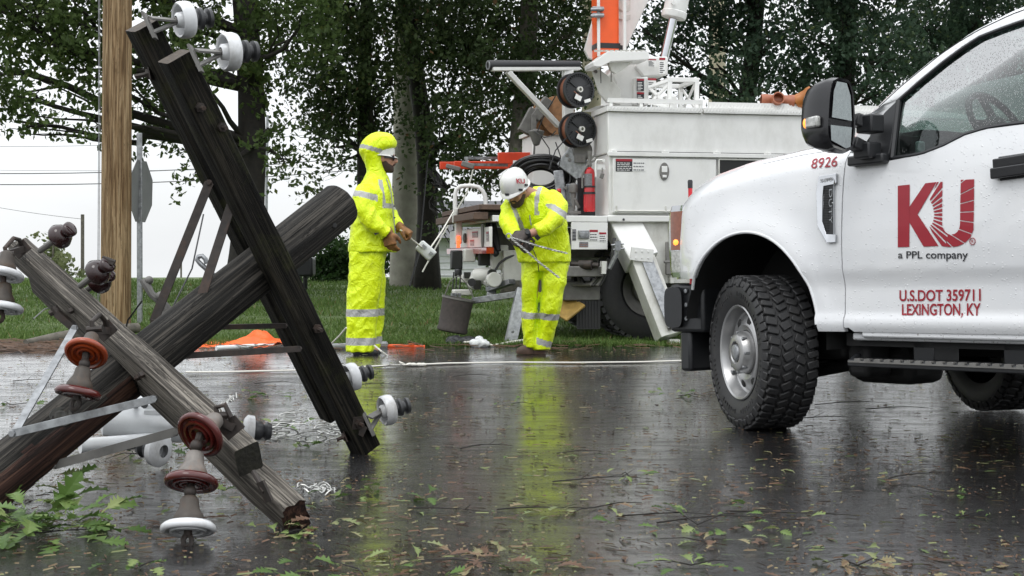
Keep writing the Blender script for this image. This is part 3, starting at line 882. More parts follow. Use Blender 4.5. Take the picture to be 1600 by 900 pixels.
T = thing('utility_pole', 'cream painted pole rising behind the orange boom', 'utility pole', G(924, 27))
fr = Matrix.Translation(-T.location)
b = MB(); b.tube([G(924, 27, -0.2), W(925, -700, 27)], [0.20, 0.17], 20); b.build('pole', MT['cream'], T, fr, sharp=60)
T = thing('utility_pole', 'cream painted pole glimpsed between branches right of the cylinder', 'utility pole', G(1120, 30))
fr = Matrix.Translation(-T.location)
b = MB(); b.tube([G(1120, 30, -0.2), W(1122, -600, 30)], [0.20, 0.17], 20); b.build('pole', MT['cream'], T, fr, sharp=60)

# road sign seen from behind
T = thing('road_sign', 'grey back of an octagonal road sign on a steel post', 'road sign', G(218, 16))
fr = Matrix.Translation(-T.location)
b = MB(); b.beam(G(218, 16, -0.1), W(218, 208, 16), 0.06, 0.035, (0, 1, 0)); b.build('post', MT['steel'], T, fr, bevel=0.004)
c = W(220, 299, 16.06); hx = V((0.10, 0.99, 0)).normalized(); hz = V((0.03, 0, 1)).normalized()
poly = [(0.39 * math.cos(R(22.5 + 45 * k)), 0.39 * math.sin(R(22.5 + 45 * k))) for k in range(8)]
b = MB(); b.prism(poly, c, hx, hz, 0.006); b.build('sign_panel', MT['sign_back'], T, fr)

# thin far poles and the overhead lines
def lone_pole(px, ytop, ybot, Y, rad, label, mat='bark_grey'):
    b = MB(); p = W(px, ybot, Y); b.tube([p, W(px, ytop, Y)], rad, 8)
    o = b.build('utility_pole', MT[mat], origin=p); tag(o, label, 'utility pole', None); return o
lone_pole(129, 335, 470, 45, 0.06, 'thin far wooden pole right of the pale sapling')
lone_pole(283, 405, 470, 70, 0.05, 'tiny far pole low on the skyline behind crossarm braces')
b = MB(); q = W(415, 330, 48)
b.tube([W(415, 470, 48), W(417, 250, 48), W(418, 180, 48)], 0.05, 8); b.tube([W(417, 292, 48), W(430, 283, 48), W(443, 279, 48)], 0.03, 6); b.ball(W(446, 279, 48), (0.16, 0.08, 0.05))
tag(b.build('street_lamp', MT['steel'], origin=q), 'thin far street lamp with short arm against white sky', 'street lamp')

def wire(px0, py0, px1, py1, Y0, Y1, sag, rad, label, grp='overhead wires'):
    p0, p1 = W(px0, py0, Y0), W(px1, py1, Y1)
    pts = [p0.lerp(p1, i / 24) - V((0, 0, sag * 4 * (i / 24) * (1 - i / 24))) for i in range(25)]
    b = MB(); b.tube(pts, rad, 6)
    o = b.build('overhead_wire', MT['cable'], origin=p0); tag(o, label, 'wire', grp); return o
wire(-600, 245, 900, 200, 30, 38, 0.75, 0.012, 'upper of the pair of thick black overhead wires at left')
wire(-600, 262, 900, 222, 30, 38, 0.72, 0.012, 'lower of the pair of thick black overhead wires at left')
wire(-600, 205, 900, 160, 38, 48, 0.9, 0.007, 'faint thin overhead wire above the thick pair, highest one', 'overhead wires')
wire(-600, 246, 900, 240, 40, 50, 0.5, 0.006, 'faint thin overhead wire just over the thick pair', 'overhead wires')
wire(-300, 240, 126, 342, 60, 45, 0.4, 0.008, 'slack wire falling to the thin far pole')

# house behind the lawn, mostly hidden by the big truck
hb = W(690, 455, 42)
T = thing('house', 'white sided house beyond the lawn behind the big truck', 'house', hb)
fr = Matrix.Translation(-hb)
x0, x1 = W(622, 440, 42).x, W(1010, 440, 42).x
zb, zt = hb.z - 1.2, W(690, 372, 42).z
b = MB(); b.bx(x0, x1, 42, 50, zb, zt)
z = zb
while z < zt - 0.2:
    b.box(((x0 + x1) / 2, 41.985, z + 0.09), (x1 - x0, 0.03, 0.02)); z += 0.2
b.bx(x0 - 0.01, x1 + 0.01, 41.95, 41.99, zb + 1.05, zb + 1.25)
b.build('wall', MT['siding'], T, fr)
b = MB(); b.add([(x0 - .5, 41.4, zt), (x1 + .5, 41.4, zt), (x1 + .5, 46, zt + 1.3), (x0 - .5, 46, zt + 1.3), (x0 - .5, 50.6, zt), (x1 + .5, 50.6, zt)],
                [(0, 1, 2, 3), (3, 2, 5, 4), (0, 3, 4), (1, 5, 2)]); b.build('roof', MT['roofing'], T, fr, smooth=False)
b = MB(); b.bx(W(652, 400, 42).x, W(664, 400, 42).x, 41.93, 41.97, W(650, 412, 42).z, W(650, 385, 42).z); b.build('window', MT['lens_dark'], T, fr)
# dark mail box on the lawn
b = MB(); q = G(477, 24)
b.beam(q, q + V((0, 0, 0.45)), 0.08, 0.08); b.box(q + V((0, 0, 0.42)), (0.32, 0.4, 0.34))
tag(b.build('mailbox', MT['black_plastic'], origin=q, bevel=0.04), 'dark box on the lawn under the tilted pole top', 'box')
# ------------------------------------------------------------------ the broken pole top lying on the road
def timber_box(name, p0, p1, wd, ht, up, mats, parent, frame, segs=40, jit=0.0035, ends=(1, 1), seed=0.0, ragged=0.0):
    p0, p1, up = V(p0), V(p1), V(up)
    ax = (p1 - p0).normalized(); ln = (p1 - p0).length
    sx = ax.cross(up).normalized(); uy = sx.cross(ax).normalized()
    c = 0.006; hw, hh = wd / 2, ht / 2
    ring = []
    def edge(a, b_, k):
        for i in range(k): ring.append((a[0] + (b_[0] - a[0]) * i / k, a[1] + (b_[1] - a[1]) * i / k))
    edge((-hw + c, -hh), (hw - c, -hh), 6); edge((hw - c, -hh), (hw, -hh + c), 1)
    edge((hw, -hh + c), (hw, hh - c), 6); edge((hw, hh - c), (hw - c, hh), 1)
    edge((hw - c, hh), (-hw + c, hh), 6); edge((-hw + c, hh), (-hw, hh - c), 1)
    edge((-hw, hh - c), (-hw, -hh + c), 6); edge((-hw, -hh + c), (-hw + c, -hh), 1)
    n = len(ring); vs_, fs = [], []
    for i in range(segs + 1):
        t = i / segs
        for k, (a, b_) in enumerate(ring):
            q = 1 + 0.0
            dd = jit * mnoise.noise(V((a * 60, b_ * 60, t * 5 + seed))) + jit * 1.2 * mnoise.noise(V((a * 14, b_ * 14, t * ln * 4 + seed * 3)))
            r = math.hypot(a, b_)
            p = p0 + ax * (ln * t) + sx * a * (1 + dd / r) + uy * b_ * (1 + dd / r)
            if i == segs and ragged: p += ax * ragged * mnoise.noise(V((a * 40, b_ * 40, seed)))
            vs_.append(p)
    b = MB()
    for i in range(segs):
        for k in range(n):
            k2 = (k + 1) % n
            fs.append((i * n + k, i * n + k2, (i + 1) * n + k2, (i + 1) * n + k))
    b.add(vs_, fs, 0)
    b.add(vs_[:n], [tuple(reversed(range(n)))], ends[0]); b.add(vs_[-n:], [tuple(range(n))], ends[1])
    o = b.build(name, mats, parent, frame, sharp=50)
    grain_attr(o, p0, ax, frame)
    return o, (ax, sx, uy)

fp_at = on_ground(300, 760)
FP = thing('broken_utility_pole', 'broken pole top with blackened and grey crossarms lying tilted on the wet road', 'utility pole', fp_at)
FF = Matrix.Translation(-fp_at)

P0, P1 = W(531, 320, 6.6), W(-120, 838, 4.95)
shaft = timber_round('pole_shaft', P0, P1, 0.107, 0.104, [MT['timber_pole'], MT['end_dark'], MT['timber_red']], FP, FF, 90, 0.006, 40)
axp = (P1 - P0).normalized()
for pl in shaft.data.polygons:                       # the torn butt: red wood along its lower side
    c = pl.center + fp_at
    t = (c - P0).dot(axp) / (P1 - P0).length
    side = (c - (P0 + axp * (c - P0).dot(axp))).normalized()
    k = side.dot(V((0.45, -0.35, -0.82)))
    if t > 0.60 and k > 0.42 - (t - 0.62) * 1.6 + 0.25 * mnoise.noise(V((t * 14, side.x * 3, 2))):
        pl.material_index = 2
# splinters and a knot on the butt
b = MB()
for i in range(16):
    t = random.uniform(0.66, 0.9); q = P0.lerp(P1, t)
    o_ = V((0.45 + random.uniform(-.4, .3), -0.35 + random.uniform(-.4, .3), -0.8 + random.uniform(-.1, .4))).normalized() * 0.103
    l_ = random.uniform(0.12, 0.35)
    b.tube([q + o_, q + o_ * 1.04 + axp * l_ * .5, q + o_ * 1.10 + axp * l_], [0.012, 0.009, 0.002], 5)
b_o = b.build('splinter', MT['timber_red'], FP, FF); grain_attr(b_o, P0, axp, FF)
q = P0.lerp(P1, 0.735); side = V((0.1, -0.95, 0.28)); side = (side - axp * side.dot(axp)).normalized()
b = MB(); b.lathe([(0.05, -0.012), (0.043, 0.006), (0.03, 0.004), (0.02, 0.010), (0.001, 0.006)], q + side * 0.098, side, 18)
b.build('knot', MT['end_dark'], FP, FF)

# dark double arms (A before the pole, B behind it)
A0, A1 = W(272, 88, 5.62), W(571, 700, 6.56)
offB = V((-0.19, 0.245, 0.15))
axA = (A1 - A0).normalized()
upA = V((0.42, -0.9, 0.22))
armA, (_, sxA, uyA) = timber_box('crossarm', A0, A1, 0.118, 0.108, upA, [MT['timber_dark'], MT['end_brown'], MT['end_dark']], FP, FF, ends=(1, 2), seed=1.1)
armA['label'] = 'front blackened crossarm reaching down to the road'
B0, B1 = A0 + offB + axA * -0.02, A1 + offB + axA * 0.02
armB, _ = timber_box('crossarm', B0, B1, 0.118, 0.108, upA, [MT['timber_dark'], MT['end_brown'], MT['end_dark']], FP, FF, ends=(1, 2), seed=4.4)
armB['label'] = 'blackened crossarm behind the pole shaft'

# grey double arms (C before the pole, D behind it)
C0, C1 = W(31, 392, 6.4), W(389, 718, 4.78)
axC = (C1 - C0).normalized()
upC = V((-0.35, -0.80, -0.45))
upC = V((0.10, -0.80, 0.60)) if False else upC
armC, (_, sxC, uyC) = timber_box('crossarm', C0, C1, 0.112, 0.095, upC, [MT['timber_grey'], MT['end_brown'], MT['end_dark']], FP, FF, ends=(1, 2), seed=2.2)
armC['label'] = 'front silver grey crossarm with brown insulators'
D1 = W(462, 808, 4.72); D0 = D1 - axC * 2.42
armD, _ = timber_box('crossarm', D0, D1, 0.112, 0.095, upC, [MT['timber_grey'], MT['end_brown'], MT['timber_red']], FP, FF, ends=(1, 2), seed=7.2, ragged=0.03)
armD['label'] = 'second silver grey crossarm touching the road'

def fpart(name, mb, mat, parent=None, **kw):
    return mb.build(name, mat, parent or FP, FF, **kw)

# flat braces
def brace(pts, wd, mat, th=0.008, up=(0, -1, 0)):
    b = MB()
    for a, c in zip(pts[:-1], pts[1:]): b.beam(a, c, wd, th, up)
    for p in (pts[0], pts[-1]):
        b.lathe([(0.001, -0.012), (0.013, -0.012), (0.013, 0.012), (0.001, 0.012)], V(p) + V((0, -0.004, 0)), (0, -1, 0), 6)
    return fpart('brace', b, MT[mat], bevel=0.001, seg=1)
brace([W(327, 285, 6.10), W(240, 503, 6.02)], 0.040, 'rust_steel')
brace([W(362, 318, 5.98), W(286, 552, 5.85)], 0.040, 'rust_steel')
brace([W(272, 557, 5.84), W(468, 545, 6.12)], 0.026, 'rust_steel', 0.03)
brace([W(335, 511, 6.35), W(445, 509, 6.45)], 0.024, 'rust_steel', 0.03)
brace([W(117, 512, 5.65), W(22, 678, 5.1)], 0.030, 'steel')
brace([W(20, 677, 5.09), W(242, 623, 5.2)], 0.030, 'steel')
brace([W(84, 727, 5.30), W(276, 674, 5.25)], 0.034, 'frame_grey')

# eye bolt with square plate on the shaft, a hook bracket further down
b = MB(); q = W(333, 437, 6.05)
b.box(q, (0.075, 0.012, 0.06), Matrix.Rotation(0.5, 3, 'Y'))
pts = [W(x, y, 6.02) for x, y in ((336, 440), (329, 430), (322, 420), (313, 412), (308, 406), (310, 401), (316, 400), (321, 405), (323, 412))]
b.tube(pts, 0.011, 8); fpart('eye_bolt', b, MT['steel'])
b = MB(); pts = [W(x, y, 6.2) for x, y in ((222, 437), (230, 447), (237, 460), (250, 470), (262, 484), (262, 492))]
b.tube(pts, [0.014, 0.02, 0.017, 0.02, 0.024, 0.03], 8); b.ball(W(233, 438, 6.2), 0.02); b.ball(W(250, 463, 6.18), 0.022)
b.tube([W(233, 438, 6.2), W(222, 441, 6.2)], 0.013, 8)
fpart('hook_bracket', b, MT['frame_grey'])
b = MB()
for x, y in ((523, 352), (480, 385), (372, 410)):
    b.lathe([(0.001, 0.0), (0.011, 0.0), (0.011, -0.01), (0.001, -0.01)], W(x, y, 6.42 - (523 - x) * 0.0022), (0.2, -1, 0.1), 10)
fpart('bolt_hole', b, MT['underbody'])

# bolts through the arms
def bolt(p, d, parent, r=0.014, ln=0.05, mat='rust_steel', washer=0.026):
    d = V(d).normalized(); p = V(p); b = MB()
    if washer: b.box(p + d * 0.003, (washer * 2, washer * 2, 0.006), d.to_track_quat('Z', 'Y').to_matrix())
    b.lathe([(0.001, 0.004), (r * 1.5, 0.004), (r * 1.5, 0.020), (r * 0.7, 0.021), (r * 0.7, ln), (0.001, ln)], p, d, 6)
    return fpart('bolt', b, MT[mat], parent)
def face_pt(o0, ax, sx, uy, t, a, b_): return o0 + ax * t + sx * a + uy * b_
for t, a in ((0.22, 0.02), (0.34, -0.03), (1.38, -0.02), (1.92, 0.0)):
    bolt(face_pt(A0, axA, sxA, uyA, t, a, 0.052), uyA, armA, washer=0.0 if t < 1.9 else 0.03)
for t in (0.22, 0.30, 1.98):
    bolt(face_pt(B0, axA, sxA, uyA, t, -0.02, 0.052), uyA, armB)
bolt(B0 + axA * 0.2 - sxA * 0.058 * (1 if sxA.x > 0 else -1), V((-1, 0, -0.2)), armB, 0.016, 0.07)
bolt(A1 - axA * 0.12 - sxA * 0.058 * (1 if sxA.x > 0 else -1), V((-1, 0, -0.4)), armA, 0.014, 0.05)
for t, a in ((0.78, -0.02), (1.44, 0.01), (1.5, -0.03)):
    bolt(face_pt(C0, axC, sxC, uyC, t, a, 0.046), uyC, armC, 0.009, 0.025, washer=0.0)
b = MB(); b.tube([W(396, 737, 4.72), W(414, 768, 4.66)], 0.010, 8); q = W(414, 768, 4.655)
b.box(q, (0.075, 0.075, 0.008), (-axC.cross(sxC)).to_track_quat('Z', 'Y').to_matrix() @ Matrix.Rotation(0.3, 3, 'Z')); fpart('spacer_bolt', b, MT['rust_steel'], armD)
b = MB(); b.box(W(102, 500, 5.9), (0.09, 0.05, 0.03), Matrix.Rotation(0.7, 3, 'Y')); b.tube([W(84, 480, 5.9), W(94, 494, 5.9)], 0.018, 8); b.tube([W(78, 490, 5.9), W(92, 483, 5.9)], 0.014, 8); fpart('clamp', b, MT['rust_steel'], armD)

# white post insulators on the dark arms
def post_insulator(root_pt, centre, axis, arm, rot=0.0, sc=1.0):
    a = V(axis).normalized(); c = V(centre)
    P = fpart('post_insulator', MB().lathe([(0.020 * sc, -0.035 * sc), (0.032 * sc, -0.030 * sc), (0.036 * sc, 0.0), (0.038 * sc, 0.028 * sc), (0.062 * sc, 0.022 * sc), (0.064 * sc, -0.022 * sc), (0.072 * sc, -0.026 * sc), (0.079 * sc, -0.018 * sc),
                                            (0.081 * sc, 0.012 * sc), (0.077 * sc, 0.030 * sc), (0.05 * sc, 0.042 * sc), (0.03 * sc, 0.046 * sc)], c, a, 32), MT['porcelain_white'], sharp=60)
    b = MB(); b.lathe([(0.030 * sc, 0.044 * sc), (0.030 * sc, 0.060 * sc), (0.046 * sc, 0.066 * sc), (0.048 * sc, 0.080 * sc), (0.028 * sc, 0.090 * sc), (0.028 * sc, 0.102 * sc), (0.044 * sc, 0.108 * sc), (0.042 * sc, 0.124 * sc), (0.02 * sc, 0.132 * sc), (0.001, 0.132 * sc)], c, a, 22)
    b.build('top_knob', MT['polymer'], P, FF, sharp=50)
    rp = V(root_pt); b = MB()
    tip = c - a * 0.04 * sc
    b.beam(rp + V((0, -0.01, 0.012)), tip, 0.034, 0.010, (0, -0.6, 0.8)); b.beam(rp + V((0, 0.0, -0.05)), tip + V((0, 0, -0.012)), 0.022, 0.010, (0, -0.6, 0.8))
    b.tube([tip, c + a * 0.01], 0.014 * sc, 10)
    b.box(rp + V((-0.006, 0, -0.02)), (0.012, 0.06, 0.12), Matrix.Rotation(-0.42, 3, 'Y'))
    b.build('steel_bracket', MT['frame_grey'], P, FF, bevel=0.001, seg=1)
    return P
post_insulator(W(236, 33, 5.78), W(287, 31, 5.90), (0.80, 0.56, 0.16), armB)
post_insulator(W(308, 84, 5.55), W(357, 81, 5.66), (0.80, 0.56, 0.10), armA)
post_insulator(W(520, 610, 6.50), W(549, 589, 6.62), (0.84, 0.46, 0.20), armB, sc=0.86)
post_insulator(W(578, 656, 6.48), W(604, 641, 6.56), (0.86, 0.44, 0.16), armA, sc=0.92)
b = MB(); b.box(W(556, 668, 6.46), (0.10, 0.012, 0.05), Matrix.Rotation(0.45, 3, 'Y')); fpart('bolt_plate', b, MT['rust_steel'], armA)

# brown pin insulators on the grey arms
def pin_insulator(p, c, arm):
    p, c = V(p), V(c); a = (c - p).normalized()
    P = fpart('pin_insulator', MB().lathe([(0.012, -0.012), (0.048, -0.012), (0.056, -0.006), (0.058, 0.006), (0.046, 0.032), (0.034, 0.042), (0.022, 0.047), (0.022, 0.060), (0.034, 0.066), (0.035, 0.082), (0.026, 0.090), (0.001, 0.090)], c - a * 0.02, a, 26), MT['porcelain_brown'], sharp=55)
    b = MB(); b.tube([p, c], 0.014, 10); b.build('steel_pin', MT['frame_grey'], P, FF)
    return P
pin_insulator(W(62, 392, 6.2), W(97, 367, 6.12), armC)
pin_insulator(W(125, 447, 5.85), W(156, 423, 5.78), armC)
i3 = pin_insulator(W(135, 454, 6.05), W(158, 437, 5.98), armD)
b = MB(); b.box(W(170, 408, 5.75), (0.05, 0.02, 0.014), Matrix.Rotation(0.5, 3, 'Y')); b.tube([W(160, 402, 5.75), W(172, 406, 5.75), W(180, 409, 5.75)], 0.008, 6); b.build('wire_clip', MT['rust_steel'], i3, FF)

# suspension insulator strings
CAP = [(0.010, -0.012), (0.022, -0.010), (0.030, 0.0), (0.034, 0.030), (0.046, 0.052), (0.052, 0.066), (0.050, 0.078)]
DISC = [(0.050, 0.074), (0.078, 0.080), (0.089, 0.090), (0.091, 0.101), (0.085, 0.110), (0.076, 0.110), (0.071, 0.100), (0.062, 0.099), (0.060, 0.112), (0.052, 0.112), (0.049, 0.100), (0.040, 0.099), (0.038, 0.110), (0.030, 0.110), (0.026, 0.098), (0.001, 0.098)]
def string(attach, units, arm, hook):
    """units: (cap top, disc centre point, disc material, cap material, scale)."""
    at = V(attach); b = MB(); links = []
    n0 = V(units[0][0])
    q = at + V((-0.012, -0.02, 0.01))
    # U loop from arm to first cap, with an angle bracket
    up_ = V((0, 0, 1)); side = (at - n0); side.z = 0
    mid = (at + n0) / 2 + V((0, -0.01, 0.055))
    b.tube([at, at + V((0, -0.02, 0.03)), mid, n0 + V((-0.012, 0, 0.03)), n0 + V((-0.004, 0, -0.01))], 0.010, 8)
    b.tube([n0 + V((-0.03, 0, 0.0)), n0 + V((0.03, 0, 0.004))], 0.013, 8)
    b.box(at + V((0.0, 0.0, -0.012)), (0.075, 0.010, 0.055), Matrix.Rotation(-0.7, 3, 'Y'))
    b.beam(n0 + V((-0.02, 0, 0.0)), at + V((0.01, -0.006, -0.012)), 0.02, 0.028)
    for i, u in enumerate(units):
        top, dc = V(u[0]), V(u[1]); a = (dc - top).normalized()
        if i + 1 < len(units):
            nx_ = V(units[i + 1][0]); st = dc + a * 0.004
            lk = MB(); lk.tube([st, st.lerp(nx_, 0.6), nx_], [0.015, 0.013, 0.017], 8); lk.ball(nx_, 0.022, 10, 6); links.append(lk)
    P = fpart('insulator_string', b, MT['rust_steel'], None, bevel=0.0)
    for l_ in links: l_.build('link_pin', MT['rust_steel'], P, FF)
    for u in units:
        top, dc = V(u[0]), V(u[1]); a = (dc - top).normalized(); s = u[4]
        o = dc - a * 0.094 * s
        MB().lathe([(r * s, t * s) for r, t in CAP], o, a, 22).build('iron_cap', MT[u[3]], P, FF, sharp=40)
        MB().lathe([(r * s, t * s) for r, t in DISC], o, a, 36).build('porcelain_disc', MT[u[2]], P, FF, sharp=60)
    hk = V(hook); top, dc = V(units[-1][0]), V(units[-1][1]); a = (dc - top).normalized()
    b = MB()
    ring = []
    ex, ez = V((1, 0, 0)), a
    c0 = dc + a * 0.045
    for k in range(25):
        t = 2 * math.pi * k / 24
        ring.append(c0 + ex * 0.014 * math.cos(t) + ez * 0.020 * math.sin(t))
    b.tube(ring, 0.009, 6, caps=False); b.tube([dc, dc + a * 0.03], 0.014, 8)
    b.build('clevis', MT['rust_steel'], P, FF)
    return P
string(W(33, 385, 6.2), [(W(12, 398, 6.05), W(5, 428, 6.02), 'porcelain_white', 'cast_iron', 1.0), (W(6, 452, 6.0), W(2, 480, 5.98), 'porcelain_white', 'cast_iron', 1.05)], armC, W(8, 495, 6.0))
string(W(166, 512, 5.40), [(W(148, 515, 5.25), W(135, 551, 5.16), 'porcelain_orange', 'cast_iron', 0.9), (W(132, 569, 5.13), W(122, 613, 5.10), 'porcelain_red', 'cast_iron', 0.95)], armC, W(123, 626, 5.1))
string(W(362, 663, 4.76), [(W(343, 650, 4.75), W(314, 678, 4.66), 'porcelain_red', 'grey_cap', 0.98), (W(307, 696, 4.62), W(299, 752, 4.56), 'porcelain_red', 'grey_cap', 1.0), (W(297, 768, 4.52), W(294, 824, 4.47), 'porcelain_white', 'cast_iron', 1.0)], armC, W(293, 843, 4.45))

# loose tie wires hanging off the arms
b = MB()
for k in range(4):
    x, y = 345 + k * 4, 648 - k * 3; s_ = random.uniform(.7, 1.2)
    b.tube([W(x, y, 4.86), W(x - 4 * s_, y - 10 * s_, 4.9), W(x + 2, y - 22 * s_, 4.93), W(x + 11 * s_, y - 27 * s_, 4.95), W(x + 17 * s_, y - 22 * s_, 4.97), W(x + 16 * s_, y - 34 * s_, 4.99)], 0.0022, 5)
fpart('tie_wire', b, MT['wire_metal'], armC)
b = MB(); b.tube([W(265, 490, 6.1), W(300, 420, 6.3), W(318, 335, 6.5)], 0.004, 5); b.tube([W(222, 470, 6.15), W(200, 500, 6.2), W(195, 520, 6.2)], 0.004, 5); fpart('slack_wire', b, MT['cable'])
# ------------------------------------------------------------------ the big white line truck
def text_mesh(name, s, mat, size, place, parent, frame=None, bold=0.0, squeeze=1.0, shear=0.0, thick=0.002, align='LEFT', label=None):
    """Lettering as a thin mesh: place(u, v, w) gives the world (or frame-free local) position."""
    cu = bpy.data.curves.new('lettering', 'FONT'); cu.body = s; cu.size = size; cu.shear = shear
    cu.offset = bold; cu.align_x = align; cu.resolution_u = 4
    o = bpy.data.objects.new('lettering', cu); COL.objects.link(o)
    dg = bpy.context.evaluated_depsgraph_get(); dg.update()
    me = bpy.data.meshes.new_from_object(o.evaluated_get(dg))
    bpy.data.objects.remove(o); bpy.data.curves.remove(cu)
    vs_ = [v.co.copy() for v in me.vertices]; fs = [tuple(p.vertices) for p in me.polygons]
    b = MB(); b.add([place(v.x * squeeze, v.y, thick) for v in vs_], fs)
    bpy.data.meshes.remove(me)
    r = b.build(name, mat, parent, frame, smooth=False)
    if label: r['label'] = label
    return r

psi = math.atan2(0.2, 0.98)
bo = W(950, 450, 13.0); bo = V((bo.x, 13.0, gz(0, 13.0)))
hx, hy = V((math.cos(psi), math.sin(psi), 0)), V((-math.sin(psi), math.cos(psi), 0))
BF = Frame(bo, hx, hy, V((0, 0, 1)))
BT = thing('utility_truck', 'large white utility line truck with orange boom parked behind the workers', 'utility truck', BF.M)
def Q(px, py, y=0.0): return BF.hit(px, py, 1, y)
def QX(px, py, x): return BF.hit(px, py, 0, x)
def QW(px, py, Y): return BF.I @ W(px, py, Y)
def bp(name, mb, mat, parent=None, **kw):
    m = [MT[k] for k in mat] if isinstance(mat, (list, tuple)) else MT[mat]
    return mb.build(name, m, parent or BT, None, **kw)
def zq(py, y=0.0, px=1000): return Q(px, py, y).z
zt, zu, zb0, zbot = zq(175), zq(240), zq(336), zq(347)
XE = 4.3

b = MB()
b.bx(0, XE, 0.012, 0.55, zu, zt); b.bx(0.012, XE, 0.02, 0.55, zb0, zu - 0.004); b.bx(-0.004, XE, -0.006, 0.56, zbot, zb0 - 0.002)
box = bp('service_body', b, 'white_body', bevel=0.012)
b = MB(); b.bx(-0.012, XE, -0.028, 0.012, zu - 0.028, zu + 0.012)
for k in range(9): b.bx(0.03 + k * 0.52, 0.07 + k * 0.52, -0.026, 0.014, zu + 0.010, zu + 0.03)
bp('drip_rail', b, 'white_body', box, bevel=0.004)
b = MB()
for k in range(8): b.bx(0.09 + k * 0.52, 0.53 + k * 0.52, 0.000, 0.03, zu + 0.013, zu + 0.020)
bp('seal_strip', b, 'underbody', box)
# tread plate lid edge with raised diamonds
b = MB(); b.bx(-0.02, 0.93, -0.02, 0.56, zt + 0.002, zt + 0.05); b.bx(0.95, XE, -0.02, 0.56, zt + 0.002, zt + 0.05)
for k in range(130):
    x = 0.0 + k * 0.033
    b.beam((x, -0.023, zt + 0.012), (x + 0.02, -0.023, zt + 0.04), 0.006, 0.006, (0, 1, 0))
bp('tread_plate', b, 'white_body', box)
b = MB(); b.bx(0, 0.95, 0.02, 0.06, zt + 0.09, zt + 0.13)
for k in range(4): b.bx(0.02 + k * .3, 0.05 + k * .3, 0.025, 0.055, zt + 0.05, zt + 0.09)
b.bx(1.02, 2.4, 0.03, 0.08, zt + 0.05, zt + 0.115); b.bx(2.44, XE, 0.03, 0.08, zt + 0.05, zt + 0.115)
for k in range(90):
    x = 1.04 + k * 0.035
    b.beam((x, 0.028, zt + 0.06), (x + 0.02, 0.028, zt + 0.10), 0.008, 0.008, (0, 1, 0))
bp('grating_rail', b, 'white_body', box)
# big door with latch, stickers, hinge
d0, d1 = Q(957, 247), Q(1118, 334)
b = MB(); b.bx(d0.x, d1.x, -0.012, 0.016, d1.z, d0.z); door = bp('compartment_door', b, 'white_body', box, bevel=0.006)
b = MB(); b.tube([(d0.x + .02, -0.016, d1.z + 0.02), (d1.x, -0.016, d1.z + 0.02)], 0.008, 8)
for x in (d0.x + .03, d0.x + .52): b.bx(x, x + 0.012, -0.024, -0.012, d1.z + 0.01, d1.z + 0.07)
bp('hinge', b, 'white_dirty', door)
c = Q(1037, 268); b = MB(); b.prism([(0.048 * math.cos(t) * (1 if abs(math.cos(t)) < .8 else 1), 0.085 * math.sin(t)) for t in [R(15 * k) for k in range(24)]], (c.x, -0.013, c.z), (1, 0, 0), (0, 0, 1), 0.012)
la = bp('latch', b, 'frame_grey', door, bevel=0.004); b = MB(); b.bx(c.x - .028, c.x + .028, -.030, -.024, c.z - .01, c.z + .05); b.bx(c.x - .02, c.x + .02, -.034, -.026, c.z - .06, c.z - .035); bp('latch_paddle', b, 'decal_white', la, bevel=0.003)
def sticker(px0, py0, px1, py1, mats, name='warning_sticker', lines=5, plane='y', val=-0.013, parent=None, head='decal_red', body='decal_black', txt='decal_white'):
    """A printed sticker: backing, coloured header and rows of print."""
    if plane == 'y':
        a, c_ = Q(px0, py0, val), Q(px1, py1, val); ex, o = V((1, 0, 0)), V((a.x, val, c_.z)); w_ = c_.x - a.x; out = V((0, -1, 0))
    else:
        a, c_ = QX(px0, py0, val), QX(px1, py1, val); ex, o = V((0, -1, 0)), V((val, a.y, c_.z)); w_ = a.y - c_.y; out = V((-1, 0, 0))
    h_ = a.z - c_.z; ez = V((0, 0, 1)); b = MB()
    def rect(u0, u1, v0, v1, d, mi):
        b.add([o + ex * (w_ * u0) + ez * (h_ * v0) + out * d, o + ex * (w_ * u1) + ez * (h_ * v0) + out * d, o + ex * (w_ * u1) + ez * (h_ * v1) + out * d, o + ex * (w_ * u0) + ez * (h_ * v1) + out * d], [(0, 1, 2, 3)], mi)
    rect(0, 1, 0, 1, 0.002, 0)
    if head: rect(0.0, 1.0, 0.80, 1.0, 0.004, 1)
    for i in range(lines):
        v = 0.08 + (0.70 if head else 0.84) * i / max(1, lines)
        x0_ = 0.08; 
        while x0_ < 0.86:
            l_ = random.uniform(0.08, 0.25); rect(x0_, min(0.93, x0_ + l_), v, v + 0.36 / max(lines, 3) * (0.7 if head else 0.8), 0.004, 2); x0_ += l_ + 0.04
    return bp(name, b, [body, head or body, txt], parent or box, smooth=False)
sticker(962, 248, 988, 268, None, parent=door)
sticker(988, 249, 1008, 268, None, parent=door, head=None, body='decal_white', txt='decal_grey', lines=3)
# window-like open compartment, lower part of the side
w0, w1 = Q(1124, 250), Q(1192, 272)
b = MB(); b.bx(w0.x, w1.x, -0.004, 0.012, w1.z, w0.z); bp('vent_opening', b, 'underbody', box)
b = MB()
for x0_, x1_ in ((w0.x, w1.x),):
    b.bx(x0_ - .012, x1_ + .012, -.012, -.002, w0.z, w0.z + .015); b.bx(x0_ - .012, x1_ + .012, -.012, -.002, w1.z - .015, w1.z); b.bx(x0_ - .014, x0_, -.012, -.002, w1.z, w0.z)
bp('vent_frame', b, 'white_dirty', box)
b = MB(); b.bx(1.30, 1.312, -0.002, 0.02, zb0, zu - 0.03); b.bx(2.5, 2.512, -0.002, 0.02, zb0, zu - 0.03); bp('door_gap', b, 'frame_grey', box)
c = Q(974, 343); b = MB(); b.ball((c.x, -0.012, c.z), 0.012); bp('grommet', b, 'black_plastic', box)

